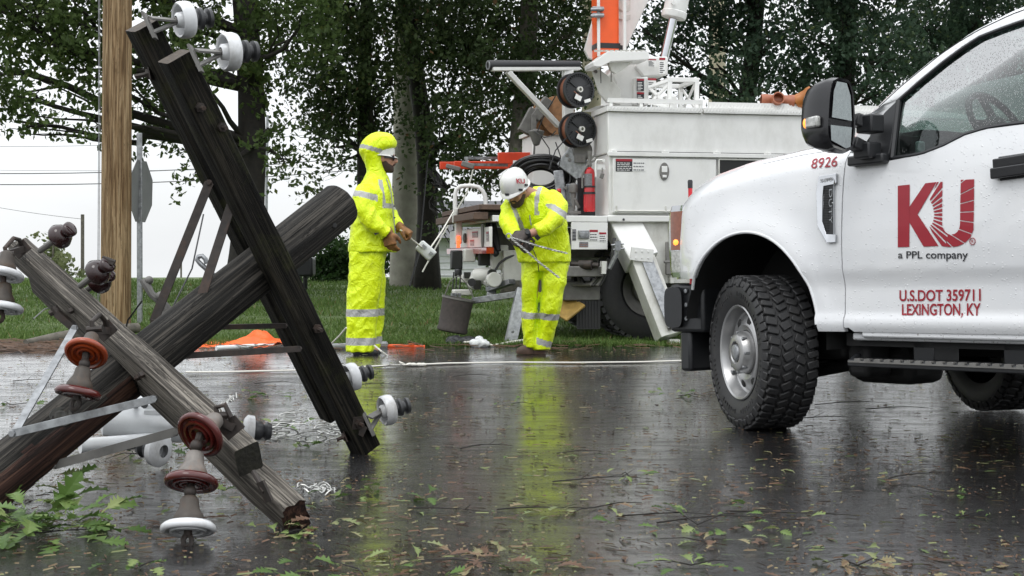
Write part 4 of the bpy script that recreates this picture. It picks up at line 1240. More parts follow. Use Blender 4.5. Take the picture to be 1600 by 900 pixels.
# far side compartments, chassis, cab
b = MB(); b.bx(-0.33, XE, 1.85, 2.4, zbot, zq(211, 1.85, 850)); bp('service_body', b, 'white_body', bevel=0.012)
b = MB(); b.bx(-0.36, XE, 1.82, 2.42, zq(211, 1.85, 850) + .002, zq(211, 1.85, 850) + 0.04)
for k in range(40): b.bx(-.33 + k * .06, -.30 + k * .06, 1.815, 1.83, zq(211, 1.85, 850) + .04, zq(211, 1.85, 850) + .055)
bp('tread_plate', b, 'white_body')
b = MB(); b.bx(-1.05, 6.2, 0.75, 0.95, 0.80, 1.1); b.bx(-1.05, 6.2, 1.45, 1.65, 0.80, 1.1); b.bx(0, XE, 0.55, 1.85, 1.18, 1.26); b.bx(0.02, 1.5, 0.45, 2.0, 0.55, 0.8); bp('chassis', b, 'frame_grey')
b = MB(); b.bx(4.6, 6.6, 0.05, 2.35, 1.0, 2.75); cab = bp('cab', b, 'white_paint', bevel=0.12, seg=4)
b = MB(); b.bx(5.0, 6.0, 0.035, 0.06, 1.95, 2.5); bp('side_window', b, 'lens_dark', cab, bevel=0.01)
b = MB(); b.bx(6.5, 8.0, 0.25, 2.15, 0.9, 1.7); bp('bonnet', b, 'white_paint', bevel=0.12, seg=4)

# tail shelf: deck, rear control panel, side sticker panel
tz = Q(900, 337).z
b = MB(); b.bx(-1.12, -0.006, -0.004, 2.38, tz - 0.06, tz); shelf = bp('tail_shelf', b, 'white_body', bevel=0.006)
b = MB(); b.bx(-0.36, -0.004, -0.002, 0.03, Q(900, 390).z, tz - 0.062); sp = bp('side_panel', b, 'white_body', bevel=0.005)
for k, (a, c_) in enumerate((((894, 358), (900, 376)), ((921, 359), (934, 377)), ((936, 363), (947, 378)))):
    sticker(a[0], a[1], c_[0], c_[1], None, 'warning_sticker', 3, 'y', -0.003, sp, head='decal_red' if k else None, body='decal_white' if k else 'decal_grey', txt='decal_black')
sticker(905, 378, 919, 386, None, 'warning_sticker', 2, 'y', -0.003, sp, head=None, body='decal_grey', txt='clay')
a, c_ = Q(903, 360, -.003), Q(920, 373, -.003); b = MB(); b.bx(a.x, c_.x, -.02, -.002, c_.z, a.z); b.bx(a.x + .01, c_.x - .01, -.03, -.02, c_.z + .015, a.z - .015); bp('socket_box', b, 'steel', sp, bevel=0.004)
XR = -1.15
pt, pb = QX(770, 345, XR).z, QX(770, 386, XR).z
b = MB(); b.bx(XR, XR + 0.03, 0.0, 2.38, pb, pt - 0.05); rear = bp('rear_panel', b, 'white_body', bevel=0.006)
sticker(738, 362, 747, 371, None, plane='x', val=XR, parent=rear, lines=4); sticker(760, 362, 764, 377, None, plane='x', val=XR, parent=rear, lines=5); sticker(735, 375, 741, 384, None, plane='x', val=XR, parent=rear, lines=3, body='decal_grey')
c = QX(755, 371, XR); b = MB(); b.prism([(-.06, .13), (.06, .13), (.06, -.04), (0, -.13), (-.06, -.04)], (XR - 0.001, c.y, c.z), (0, 1, 0), (0, 0, 1), -0.012); bp('badge_plate', b, 'frame_grey', rear, bevel=.004)
c = QX(728, 372, XR); b = MB(); b.lathe([(0.05, 0), (0.05, .02), (.03, .03), (.001, .03)], (XR, c.y, c.z), (-1, 0, 0), 16); bp('trailer_socket', b, 'frame_grey', rear)
b = MB(); b.bx(XR - .03, XR + .04, -0.01, 2.40, pb - .06, pb - .004); bp('red_reflector_bar', b, 'red_lens', rear)
# worn planks of the deck
b = MB(); b.bx(-1.25, -0.72, -.02, 2.3, tz + .05, tz + .10); b.bx(-1.30, -1.16, 0.0, 2.42, tz - .04, tz + .03); b.bx(-0.70, -0.4, .1, 2.3, tz + .05, tz + .09); bp('deck_plank', b, 'planks', bevel=.006)
b = MB(); b.bx(-1.2, -1.0, .2, .3, tz - .01, tz + .05); b.bx(-1.2, -1.0, 1.7, 1.8, tz - .01, tz + .05); bp('plank_bracket', b, 'black_plastic', bevel=.01)
# white hand rail
def rail(pts, r, name, mat='white_body'):
    b = MB(); b.tube([QW(*p) for p in pts], r, 10); return bp(name, b, mat)
rail([(711, 330, 13.9), (711, 305, 13.9), (713, 296, 13.9), (720, 291, 13.9), (735, 290, 13.9), (747, 292, 13.9), (754, 298, 13.9), (758, 306, 13.9), (760, 330, 13.9)], 0.022, 'hand_rail')
b = MB(); q = QW(716, 358, 13.95); b.box(q, (.07, .06, .30)); b.box(QW(714, 342, 13.95), (.09, .07, .09)); b.tube([QW(712, 325, 13.9), QW(712, 346, 13.92)], .03, 8); bp('rail_foot', b, 'white_dirty', bevel=.01)
b = MB(); b.box(QW(716, 378, 13.9), (.035, .035, .12)); b.ball(QW(717, 376.5, 13.85), (.02, .02, .022)); tl = bp('tail_light', b, 'red_lamp', bevel=.006)
# grab handles, dark hydraulic bits under the deck seen between worker and panel
b = MB()
b.box(QW(713, 406, 13.6), (.11, .12, .19)); b.tube([QW(716, 420, 13.5), QW(716, 432, 13.5)], .04, 8); bp('black_valve_box', b, 'black_plastic', bevel=.012)
b = MB(); b.box(QW(757, 400, 13.4), (.12, .1, .19)); bp('black_valve_box', b, 'black_plastic', bevel=.012)
b = MB()
b.box(QW(733, 399, 13.5), (.115, .12, .13)); b.box(QW(780, 402, 13.3), (.16, .14, .24)); b.box(QW(800, 415, 13.25), (.20, .14, .30)); b.box(QW(790, 434, 13.25), (.12, .12, .1))
b.tube([QW(770, 428, 13.3), QW(748, 432, 13.35), QW(738, 448, 13.4)], [.07, .09, .06], 12); b.lathe([(.001, 0), (.075, 0), (.075, .09), (.001, .09)], QW(770, 437, 13.15), (0, -1, 0), 18)
b.tube([QW(742, 425, 13.4), QW(762, 440, 13.3), QW(775, 450, 13.3)], .05, 10); b.box(QW(722, 457, 13.4), (.19, .12, .06)); b.box(QW(728, 435, 13.5), (.1, .1, .08))
bp('hydraulic_housing', b, 'white_dirty', bevel=.012)
b = MB()
b.tube([QW(805, 398, 13.2), QW(790, 404, 13.15), QW(780, 412, 13.15), QW(773, 424, 13.12)], .012, 8)
b.lathe([(.001, 0), (.045, 0), (.045, .06), (.001, .06)], QW(768, 428, 13.15), (0, -1, 0), 14); b.box(QW(745, 445, 13.3), (.07, .08, .09)); b.box(QW(730, 430, 13.4), (.06, .06, .06)); b.lathe([(.001, 0), (.04, 0), (.04, .05), (.001, .05)], QW(738, 441, 13.3), (-.3, -1, 0), 12)
bp('hydraulic_hose', b, 'cable')
for x in (709, 714, 720): b = MB(); b.tube([QW(x, 425, 13.5), QW(x - 2, 455, 13.5)], .007, 6); bp('lifting_cable', b, 'cable')
b = MB()
for k, x in enumerate((707, 712, 718)): b.tube([QW(x, 458, 13.3), QW(x - 1.5 + k, 487, 13.3)], .017, 8)
bp('chain_rod', b, 'steel')
b = MB(); b.tube([QW(766, 346, 13.3), QW(764, 366, 13.2), QW(768, 388, 13.15), QW(776, 398, 13.1)], [.04, .055, .05, .03], 10); b.tube([QW(771, 350, 13.2), QW(774, 372, 13.15), QW(779, 392, 13.1)], [.03, .04, .025], 8); bp('hanging_strap', b, 'black_plastic')
# stabiliser legs
b = MB(); b.beam(QW(816, 452, 12.95), QW(797, 538, 12.78), 0.11, 0.09, (0, -1, .2)); b.lathe([(.001, 0), (.016, 0), (.016, .01), (.001, .01)], QW(801, 518, 12.70), (0, -1, 0), 10); b.beam(QW(740, 470, 13.2), QW(812, 459, 13.0), .08, .06); b.beam(QW(764, 452, 13.3), QW(800, 440, 13.1), .10, .05); b.beam(QW(768, 450, 13.3), QW(768, 465, 13.25), .09, .05)
b.box(QW(797, 540, 12.75), (.34, .3, .025)); bp('stabiliser_leg', b, 'steel', bevel=.006)
b = MB(); b.beam(QW(966, 340, 13.25), QW(1003, 411, 13.0), 0.30, 0.24, (0, -1, .4)); out = bp('stabiliser_sleeve', b, 'white_body', bevel=.01)
b = MB(); b.beam(QW(992, 405, 12.90), QW(1018, 398, 12.90), 0.012, 0.14, (-.55, 0, .85)); 
b = MB(); c = QW(1003, 398, 12.86); b.box(c, (.22, .014, .12), Matrix.Rotation(R(6), 3, 'Y'))
for i in range(6): b.lathe([(.001, 0), (.009, 0), (.008, .006), (.001, .006)], c + V((-.06 + .06 * (i % 3), -.008, -.03 + .06 * (i // 3))), (0, -1, 0), 8)
bp('bolted_plate', b, 'white_body', out)
b = MB(); b.beam(QW(1000, 405, 13.0), QW(1046, 526, 12.80), 0.235, 0.19, (0, -1, .4)); leg = bp('stabiliser_leg', b, 'white_dirty', bevel=.006)
b = MB(); b.beam(QW(1012, 408, 12.88), QW(1052, 510, 12.69), 0.11, 0.012, (0, -1, .4)); bp('wear_strip', b, 'steel', leg)
b = MB(); c = QW(1046, 513, 12.70); b.lathe([(.001, 0), (.022, 0), (.022, .012), (.012, .013), (.012, .004), (.001, .004)], c, (0, -1, 0), 14); bp('pin', b, 'frame_grey', leg)
b = MB(); c = QW(1050, 541, 12.78); b.box(c, (.36, .34, .02)); b.box(QW(1052, 535, 12.78), (.10, .10, .06)); bp('foot_pad', b, 'white_dirty', leg)
# side recess behind the leg, step post
b = MB(); b.bx(.28, .62, .05, .10, Q(1000, 443).z, zbot); b.bx(.62, .66, .0, .10, Q(1000, 443).z, zbot); b.bx(.86, .89, .0, .10, Q(1000, 443).z, zbot); b.bx(.62, .9, .06, .10, Q(1000, 443).z, zbot); bp('lower_compartment', b, 'white_dirty', bevel=.004)
b = MB(); c = Q(1047, 410, -.01); b.bx(c.x - .05, c.x + .04, -.03, .0, c.z - .12, c.z + .2); b.bx(c.x - .07, c.x + .07, -.035, -.01, c.z - .01, c.z + .02); bp('folding_step', b, 'frame_grey', bevel=.02)
# hitch and hoses by the wheel
b = MB(); b.box(QW(900, 424, 13.0), (.46, .3, .10)); b.bx(-.40, -.05, .1, 2.2, Q(900, 470).z, Q(900, 440).z); bp('hitch_frame', b, 'frame_grey', bevel=.01)
b = MB(); b.tube([QW(905, 414, 12.9), QW(925, 414, 12.85)], .045, 12); b.tube([QW(888, 412, 12.95), QW(935, 415, 12.85)], .025, 8); bp('pintle_pin', b, 'rust_steel')
b = MB(); b.bx(-.44, -.41, -.03, .02, Q(888, 425).z, Q(888, 408).z); b.bx(-.08, -.02, -.04, -.0, Q(945, 424).z, Q(945, 408).z); b.box(QW(886, 414, 12.9), (.04, .04, .12)); b.box(QW(943, 418, 12.85), (.04, .04, .12)); bp('hitch_bracket', b, 'white_dirty')
for k in range(4):
    b = MB(); b.tube([QW(960, 372 + k * 3, 12.95), QW(955, 415, 12.9 + k * .05), QW(940 - k * 6, 445, 12.95), QW(915 - k * 8, 446, 13.05), QW(905 - k * 3, 430, 13.1)], .017, 8); bp('hydraulic_hose', b, 'frame_grey' if k % 2 else 'cable')
b = MB(); b.tube([QW(965, 377, 12.85), QW(963, 398, 12.85), QW(952, 420, 12.86)], .022, 8); b.box(QW(965, 384, 12.8), (.05, .04, .09)); b.tube([QW(955, 383, 12.8), QW(975, 381, 12.8)], .008, 6); b.tube([QW(958, 390, 12.8), QW(976, 388, 12.8)], .008, 6); bp('valve', b, 'steel')
# mud flap and wheels
b = MB(); a, c_ = Q(902, 457, .12), Q(938, 514, .12); b.bx(a.x, c_.x, .12, .14, c_.z, a.z)
for k in range(7): b.bx(a.x + .02 + k * .03, a.x + .03 + k * .03, .112, .122, c_.z + .02, a.z - .02)
bp('mud_flap', b, 'rubber')
def truck_wheel(x, y, side, rad=.50):
    w_ = MB(); w_.lathe([(.30, -.14), (rad - .07, -.15), (rad - .01, -.12), (rad, -.10), (rad, .10), (rad - .01, .12), (rad - .07, .15), (.30, .14), (.27, .10), (.27, -.10)], (x, y, rad), (0, 1, 0), 44, closed=True)
    for k in range(44):
        a_ = 2 * math.pi * k / 44
        w_.box((x + math.cos(a_) * (rad + .004), y, rad + math.sin(a_) * (rad + .004)), (.03, .24, .05), Matrix.Rotation(-a_, 3, 'Y'))
    wh = bp('wheel', w_, 'rubber')
    r_ = MB(); r_.lathe([(.27, -.12), (.25, -.09), (.14, .02), (.13, -.02), (.06, -.06), (.001, -.06)], (x, y, rad), (0, 1, 0), 28); bp('rim', r_, 'frame_grey', wh)
    return wh
wx = Q(1013, 462, .2).x
truck_wheel(wx, .28, -1); truck_wheel(wx, .60, -1); truck_wheel(wx, 2.1, 1); truck_wheel(6.6, .3, -1); truck_wheel(6.6, 2.1, 1)
b = MB(); b.bx(.75, .80, .08, .5, Q(1020, 525).z, Q(1020, 470).z); bp('mud_flap', b, 'rubber')

# rack: horizontal pipe carrier, strut, post
b = MB(); b.tube([QW(763, 102, 13.3), QW(905, 101, 13.75)], [.050, .040], 16); pp = bp('carried_pipe', b, 'black_plastic')
b = MB(); b.lathe([(.030, -.006), (.046, -.006), (.046, .01)], QW(763, 102, 13.3), QW(905, 101, 13.75) - QW(763, 102, 13.3), 18); bp('pipe_mouth', b, 'steel', pp)
b = MB(); b.beam(QW(768, 107, 13.3), QW(905, 106, 13.75), .06, .055); b.beam(QW(793, 112, 13.4), QW(873, 197, 13.7), .05, .085, (0, 1, 0)); b.beam(QW(887, 110, 13.72), QW(888, 335, 13.72), .10, .10, (0, 1, 0)); bp('rack_frame', b, 'white_body', bevel=.008)
b = MB(); b.beam(QW(880, 243, 13.5), QW(915, 270, 13.45), .02, .22, (0, 0, 1)); b.beam(QW(885, 305, 13.5), QW(915, 302, 13.45), .02, .22, (0, 0, 1)); b.beam(QW(872, 266, 13.4), QW(880, 330, 13.4), .02, .10, (1, 0, 0)); bp('galvanised_arm', b, 'steel', bevel=.01)
b = MB()
for q in ((890, 250), (884, 294), (886, 243)): b.lathe([(.001, 0), (.02, 0), (.018, .014), (.001, .014)], QW(q[0], q[1], 13.38), (0, -1, 0), 8)
b.tube([QW(896, 297, 13.3), QW(896, 330, 13.3)], [.03, .012], 10); b.lathe([(.001, -.05), (.04, -.045), (.045, 0), (.04, .03), (.02, .05), (.001, .05)], QW(896, 294, 13.3), (0, 0, 1), 14); b.tube([QW(898, 310, 13.28), QW(905, 325, 13.3)], .016, 8); b.box(QW(896, 332, 13.3), (.13, .1, .03))
b.lathe([(.001, 0), (.09, .0), (.10, .05), (.08, .09), (.001, .09)], QW(911, 236, 13.5), (-.4, -1, 0), 18); b.box(QW(906, 248, 13.4), (.10, .06, .08))
bp('capstan', b, 'frame_grey', bevel=.004)
b = MB(); b.box(QW(874, 302, 13.25), (.03, .03, .09)); b.ball(QW(873, 298, 13.22), .022); bp('red_handle', b, 'red_paint', bevel=.008)
b = MB(); b.tube([QW(931, 276, 13.0), QW(931, 253, 13.0), QW(933, 250, 13.0), QW(943, 250, 13.0)], .010, 8); b.box(QW(939, 261, 13.02), (.08, .02, .05)); b.lathe([(.001, 0), (.015, 0), (.015, .012), (.001, .012)], QW(943, 251, 12.98), (0, -1, 0), 10); bp('grab_handle', b, 'white_body')
b = MB(); b.box(QW(940.5, 275, 13.0), (.035, .02, .05), Matrix.Rotation(.3, 3, 'Y')); b.tube([QW(941, 262, 13.0), QW(941, 272, 13.0)], .005, 6); bp('padlock', b, 'frame_grey', bevel=.006)

# wire reels carried on the rack, each a thing of its own
def reel(px, py, label, copper=True, rad=.172, mat='black_plastic', Y=13.35):
    c = W(px, py, Y); ax = V((-0.46, 0.89, 0.0)).normalized()
    T = thing('cable_reel', label, 'cable reel', c, 'wire reels on the rack'); f = Matrix.Translation(-c)
    b = MB()
    for t0, t1 in ((0.0, .022), (.125, .147)):
        b.lathe([(.028, t0), (.10, t0 + (.012 if t0 == 0 else 0)), (rad - .02, t0 + (.012 if t0 == 0 else 0)), (rad - .018, t0 - .004), (rad, t0 - .004), (rad, t1 + .002), (rad - .02, t1), (.028, t1)], c, ax, 40)
    x, y = perp(ax)
    for k in range(36):
        a = 2 * math.pi * k / 36; dv = x * math.cos(a) + y * math.sin(a)
        b.beam(c + dv * (rad * .74), c + dv * (rad - .015), .006, .010, ax)
    for k in range(3):
        a = 2 * math.pi * k / 3 + .4; dv = x * math.cos(a) + y * math.sin(a); b.beam(c + dv * .03, c + dv * (rad * .75), .02, .012, ax)
    b.build('flange', MT[mat], T, f, sharp=40)
    MB().lathe([(rad * .82, .02), (rad * .86, .05), (rad * .84, .09), (rad * .86, .126)], c, ax, 40).build('wire_winding', MT['copper' if copper else 'wire_metal'], T, f)
    MB().lathe([(.016, -.03), (.028, -.03), (.028, .02), (.016, .02)], c, ax, 18, closed=True).build('axle_tube', MT['white_dirty'], T, f)
    b = MB(); dv = x * -.3 - y * .7; q = c + V((-.01, -.02, -.08)); b.box(q, (.07, .008, .05), ax.to_track_quat('Y', 'Z').to_matrix() @ Matrix.Rotation(.4, 3, 'Y')); q = c + V((.08, -.015, -.11)); b.box(q, (.07, .006, .03), ax.to_track_quat('Y', 'Z').to_matrix() @ Matrix.Rotation(-.3, 3, 'Y')); b.build('paper_tag', MT['decal_white'], T, f)
    b = MB(); b.tube([c + V((-.10, .05, .1)), c + V((-.05, -.02, -.02)), c + V((.0, -.02, -.06))], .004, 5); b.build('loose_end', MT['copper'], T, f)
    return T
reel(905, 140, 'upper black cable reel with copper wire on the rack')
reel(908, 202, 'lower black cable reel with copper wire on the rack', Y=13.3)
c = W(872, 180, 14.1); ax = V((-.45, .9, 0)).normalized()
T = thing('cable_reel', 'plywood cable reel behind the two black reels', 'cable reel', c, 'wire reels on the rack'); f = Matrix.Translation(-c)
b = MB(); b.lathe([(.001, 0), (.20, 0), (.20, .018), (.001, .018)], c, ax, 40); b.lathe([(.001, .2), (.20, .2), (.20, .218), (.001, .218)], c, ax, 40); b.build('flange', MT['plywood'], T, f)
MB().lathe([(.12, .018), (.13, .1), (.12, .2)], c, ax, 30).build('wire_winding', MT['cable'], T, f)
# spotlight and sheave on the rack
b = MB(); b.beam(QW(857, 155, 14), QW(835, 185, 14), .10, .14, (0, 1, 0)); b.box(QW(828, 190, 14), (.14, .1, .26), Matrix.Rotation(.5, 3, 'Y')); b.lathe([(.03, 0), (.085, .02), (.03, .16), (.001, .17)], QW(838, 202, 13.9), (0, 0, -1), 16); b.beam(QW(834, 178, 13.9), QW(834, 205, 13.9), .05, .03, (0, 1, 0)); b.tube([QW(836, 215, 13.9), QW(834, 245, 13.9)], .012, 6); bp('work_lamp', b, 'frame_grey', bevel=.01)
for pts in (((895, 205, 13.25), (868, 235, 13.3), (858, 265, 13.3)), ((845, 213, 13.6), (858, 232, 13.6), (861, 262, 13.5)), ((835, 205, 13.8), (850, 215, 13.7), (862, 212, 13.7), (868, 205, 13.5)), ((868, 222, 13.3), (876, 245, 13.3), (873, 262, 13.3)), ((868, 150, 13.6), (848, 185, 13.7), (840, 205, 13.7))):
    b = MB(); b.tube([QW(*p) for p in pts], .006, 6); bp('loose_cable', b, 'cable')

# boom, pedestal, lift cylinder
ZB = 14.2
b = MB(); b.beam(QW(946, 95, ZB), QW(943, -420, ZB), .24, .24, (0, -1, 0)); bm = bp('boom', b, 'orange_paint', bevel=.03, seg=3)
b = MB(); b.beam(QW(946, 78, ZB), QW(946, 70, ZB), .25, .25, (0, -1, 0)); b.beam(QW(965, 74, ZB), QW(980, 77, ZB), .05, .05); bp('black_band', b, 'black_plastic', bm)
b = MB(); b.tube([QW(935.5, 88, ZB - .16), QW(934, -300, ZB - .16)], .017, 8); b.tube([QW(976, 80, ZB - .16), QW(975, -300, ZB - .16)], .019, 8); bp('conduit_rod', b, 'white_body', bm)
b = MB()
for y in (14, 24): b.box(QW(934, y, ZB - .18), (.12, .05, .045)); b.tube([QW(923, y + 1, ZB - .2), QW(944, y, ZB - .2)], .02, 8)
bp('rod_clamp', b, 'steel', bm, bevel=.006)
pts = [(955, 88), (958, 60), (960, -120), (1030, -120), (1014, 0), (998, 34), (985, 62), (980, 75), (968, 82)]
pl = [QW(x, y, ZB + .12) for x, y in pts]
b = MB(); n = len(pl); bk = [p + V((0, .10, 0)) for p in pl]
b.add(pl + bk, [tuple(reversed(range(n))), tuple(range(n, 2 * n))] + [(i, (i + 1) % n, n + (i + 1) % n, n + i) for i in range(n)])
lift = bp('lift_plate', b, 'white_body', bevel=.01)
b = MB(); b.lathe([(.04, 0), (.10, 0), (.11, -.02), (.13, -.02), (.14, 0), (.19, .0)], QW(978, 3, ZB + .11), (0, -1, 0), 28); bp('pivot_ring', b, 'white_dirty', lift)
pts = [(914, 78), (925, 38), (932, 10), (932, 95), (920, 90)]
pl = [QW(x, y, ZB + .05) for x, y in pts]; n = 5; bk = [p + V((0, .06, 0)) for p in pl]
b = MB(); b.add(pl + bk, [tuple(reversed(range(n))), tuple(range(n, 2 * n))] + [(i, (i + 1) % n, n + (i + 1) % n, n + i) for i in range(n)]); bp('boom_gusset', b, 'white_body', bm)
b = MB(); b.tube([QW(1036, 100, 14.1), QW(1052, 28, 14.1)], .045, 18); rod = bp('cylinder_rod', b, 'chrome')
b = MB(); d = (QW(1052, 28, 14.1) - QW(1036, 100, 14.1)).normalized(); b.lathe([(.05, -.01), (.125, 0), (.13, .02), (.13, .06), (.12, .07), (.12, 1.9)], QW(1052, 28, 14.1), d, 26); b.lathe([(.001, 0), (.02, 0), (.02, .03), (.001, .03)], QW(1051, 5, 13.97), (0, -1, 0), 12); bp('lift_cylinder', b, 'white_body')
# pedestal
def slab(name, pts, Y, dep, mat, parent=None, bev=.015):
    pl = [QW(x, y, Y) for x, y in pts]; n = len(pl); bk = [p + V((0, dep, 0)) for p in pl]
    b = MB(); b.add(pl + bk, [tuple(reversed(range(n))), tuple(range(n, 2 * n))] + [(i, (i + 1) % n, n + (i + 1) % n, n + i) for i in range(n)])
    return bp(name, b, mat, parent, bevel=bev)
ped = slab('pedestal', [(930, 166), (960, 162), (962, 130), (955, 115), (970, 98), (1000, 98), (1006, 120), (1006, 168)], 13.95, .55, 'white_body')
slab('side_gusset', [(925, 108), (937, 108), (952, 120), (970, 140), (970, 163), (948, 160), (936, 145)], 13.85, .04, 'white_dirty', ped, .005)
slab('control_box', [(992, 104), (1000, 88), (1044, 88), (1044, 117), (1006, 120)], 13.9, .3, 'white_body', ped)
slab('control_box', [(992, 120), (1014, 120), (1014, 165), (992, 165)], 13.85, .3, 'white_body', ped)
for a in ((995, 123, 1007, 142), (995, 144, 1007, 163), (1030, 90, 1040, 115), (1012, 122, 1026, 144), (1012, 92, 1026, 104)):
    p0, p1 = QW(a[0], a[1], 13.83), QW(a[2], a[3], 13.83); yv = p0.y
    b = MB()
    def rc(u0, u1, v0, v1, d, mi):
        b.add([(p0.x + (p1.x - p0.x) * u, yv - d, p1.z + (p0.z - p1.z) * v) for u, v in ((u0, v0), (u1, v0), (u1, v1), (u0, v1))], [(0, 1, 2, 3)], mi)
    rc(0, 1, 0, 1, 0, 0); rc(0, 1, .85, 1, .003, 1)
    for i in range(6): rc(.1, .5 + random.random() * .4, .06 + i * .12, .11 + i * .12, .003, 2)
    wh_ = a[0] in (1030, 1012)
    bp('warning_sticker', b, ['decal_white' if wh_ else 'decal_black', 'decal_red', 'decal_black' if wh_ else 'decal_white'], ped, smooth=False)
b = MB()
for q in ((950, 156), (963, 156), (931, 112)): b.lathe([(.001, 0), (.018, 0), (.016, .012), (.001, .012)], QW(q[0], q[1], 13.84), (0, -1, 0), 8)
b.tube([QW(938, 98, 13.75), QW(939, 130, 13.75)], .006, 6); b.tube([QW(955, 112, 13.75), QW(955, 128, 13.75)], .006, 6)
bp('bolt', b, 'frame_grey', ped)
step = slab('step_platform', [(927, 97), (950, 80), (1014, 80), (1014, 93), (955, 96), (940, 104), (928, 104)], 13.5, .35, 'white_body', None, .006)
b = MB()
for k in range(10): b.beam(QW(930 + k * 8, 79.5, 13.5), QW(934 + k * 8, 79.5, 13.8), .02, .02)
bp('grip_teeth', b, 'white_dirty', step)
slab('step_bracket', [(950, 96), (990, 96), (975, 108), (962, 115), (955, 110)], 13.6, .06, 'white_dirty', step, .004)
# bolted cage next to the pedestal
b = MB(); p = QW(1046, 172, 13.5); s = .28; dx_, dz_ = .28, .30; t = .042
for (i, j) in ((0, 0), (1, 0), (0, 1), (1, 1)):
    b.beam(p + V((i * dx_, j * .5, 0)), p + V((i * dx_, j * .5, dz_)), t, t, (0, 1, 0))
for z in (0, dz_):
    for j in (0, .5): b.beam(p + V((-t / 2, j, z)), p + V((dx_ + t / 2, j, z)), t + .003, t + .003)
    for i in (0, dx_): b.beam(p + V((i, 0, z)), p + V((i, .5, z)), t - .002, t - .002)
b.beam(p + V((0, .25, .02)), p + V((0, .5, dz_ - .02)), .02, .03); b.beam(p + V((dx_, .03, .02)), p + V((dx_, .47, dz_ - .02)), .02, .03); b.beam(p + V((dx_, .47, .02)), p + V((dx_, .03, dz_ - .02)), .02, .03)
p2 = QW(1014, 168, 13.6)
b.beam(p2 + V((0, 0, .05)), p + V((0, 0, .03)), .03, .03); b.beam(p2 + V((0, 0, .20)), p + V((0, 0, dz_ - .01)), .05, .03); b.beam(p2 + V((0, 0, .03)), p + V((0, 0, dz_ - .04)), .03, .03); b.beam(p2 + V((0, 0, .2)), p + V((0, 0, .03)), .03, .028)
b.box(p + V((.10, .3, .1)), (.12, .1, .14))
bp('bolted_cage', b, 'white_body', bevel=.006)

# things carried on the truck
def on_truck(name, label, cat, p, group=None): return thing(name, label, cat, p, group)
c = W(921, 331, 13.2)
T = on_truck('fire_extinguisher', 'red fire extinguisher strapped to the rear of the white truck body', 'fire extinguisher', c); f = Matrix.Translation(-c)
r_ = .052; s_ = (W(921, 262, 13.2) - c).z
b = MB(); b.lathe([(.001, 0), (r_, 0), (r_, s_ * .88), (r_ * .8, s_ * .96), (.018, s_), (.016, s_ + .02)], c, (0, 0, 1), 26)
for k in range(16):
    a = 2 * math.pi * k / 16; b.tube([c + V((math.cos(a) * r_, math.sin(a) * r_, .01)), c + V((math.cos(a) * r_, math.sin(a) * r_, .17))], .005, 5)
b.build('cylinder', MT['red_paint'], T, f)
b = MB(); b.lathe([(.016, 0), (.024, .02), (.02, .05), (.001, .05)], c + V((0, 0, s_)), (0, 0, 1), 12); b.beam(c + V((-.02, 0, s_ + .05)), c + V((.05, 0, s_ + .12)), .02, .012, (0, 1, 0)); b.beam(c + V((-.02, 0, s_ + .04)), c + V((.06, 0, s_ + .07)), .02, .012, (0, 1, 0)); b.tube([c + V((0, 0, s_ + .05)), c + V((.005, 0, s_ + .16))], [.016, .024], 10); b.tube([c + V((-.02, -.02, s_ + .03)), c + V((-.07, -.03, s_ - .06)), c + V((-.07, -.03, s_ - .2))], .01, 8); b.build('valve_handle', MT['frame_grey'], T, f, bevel=.002)
b = MB()
for i in range(9):
    a0 = R(-150 + i * 13)
    pass
seg_ = [(r_ + .0015) * 1 for _ in range(2)]
vs_, fs = [], []
for i in range(11):
    a = R(-165 + i * 10)
    for z in (s_ * .56, s_ * .86): vs_.append(c + V((math.cos(a) * (r_ + .0015), math.sin(a) * (r_ + .0015), z)))
for i in range(10): fs.append((2 * i, 2 * i + 2, 2 * i + 3, 2 * i + 1))
b.add(vs_, fs); b.build('label_sheet', MT['decal_grey'], T, f)
b = MB(); b.lathe([(r_ + .001, .17), (r_ + .006, .17), (r_ + .006, .19), (r_ + .001, .19)], c, (0, 0, 1), 24); b.lathe([(r_ + .001, .235), (r_ + .006, .235), (r_ + .006, .25), (r_ + .001, .25)], c, (0, 0, 1), 24); b.build('strap', MT['black_plastic'], T, f)
b = MB(); b.bx(-.20, -.03, .36, .40, tz + .001, tz + .38); bp('extinguisher_bracket', b, 'black_plastic')

# orange ladder
LD = [W(702, 258, 14.9), W(828, 258, 15.3)]
T = on_truck('ladder', 'orange fibreglass ladder sticking out behind the white truck', 'ladder', LD[0]); f = Matrix.Translation(-LD[0])
d = (LD[1] - LD[0]).normalized(); sd_ = V((-d.y, d.x, 0))
b = MB()
for off, z0 in ((0, 0), (.42, .02)):
    b.beam(LD[0] + sd_ * off + V((.05, 0, z0)), LD[0] + d * 3.0 + sd_ * off + V((0, 0, z0)), .035, .085)
b.beam(W(778, 247, 14.75), W(1000, 246, 15.4), .035, .12)
b.build('side_rail', MT['ladder_orange'], T, f, bevel=.006)
b = MB()
for k in range(9): q = LD[0] + d * (.15 + k * .3); b.tube([q, q + sd_ * .42], .016, 8)
b.beam(W(726, 247, 14.7), W(793, 247, 14.9), .03, .03); b.beam(W(726, 257, 14.7), W(793, 258, 14.9), .03, .03); b.beam(W(729, 245, 14.7), W(729, 258, 14.7), .03, .03)
b.build('rung', MT['steel'], T, f)
b = MB(); b.box(W(708, 262, 14.85), (.16, .06, .05), Matrix.Rotation(.25, 3, 'Y')); b.box(W(731, 258, 14.65), (.14, .06, .06), Matrix.Rotation(.3, 3, 'Y')); b.build('ladder_foot', MT['frame_grey'], T, f, bevel=.01)
b = MB(); b.box(W(816, 255, 14.72), (.20, .006, .06)); b.build('label_sheet', MT['decal_white'], T, f)
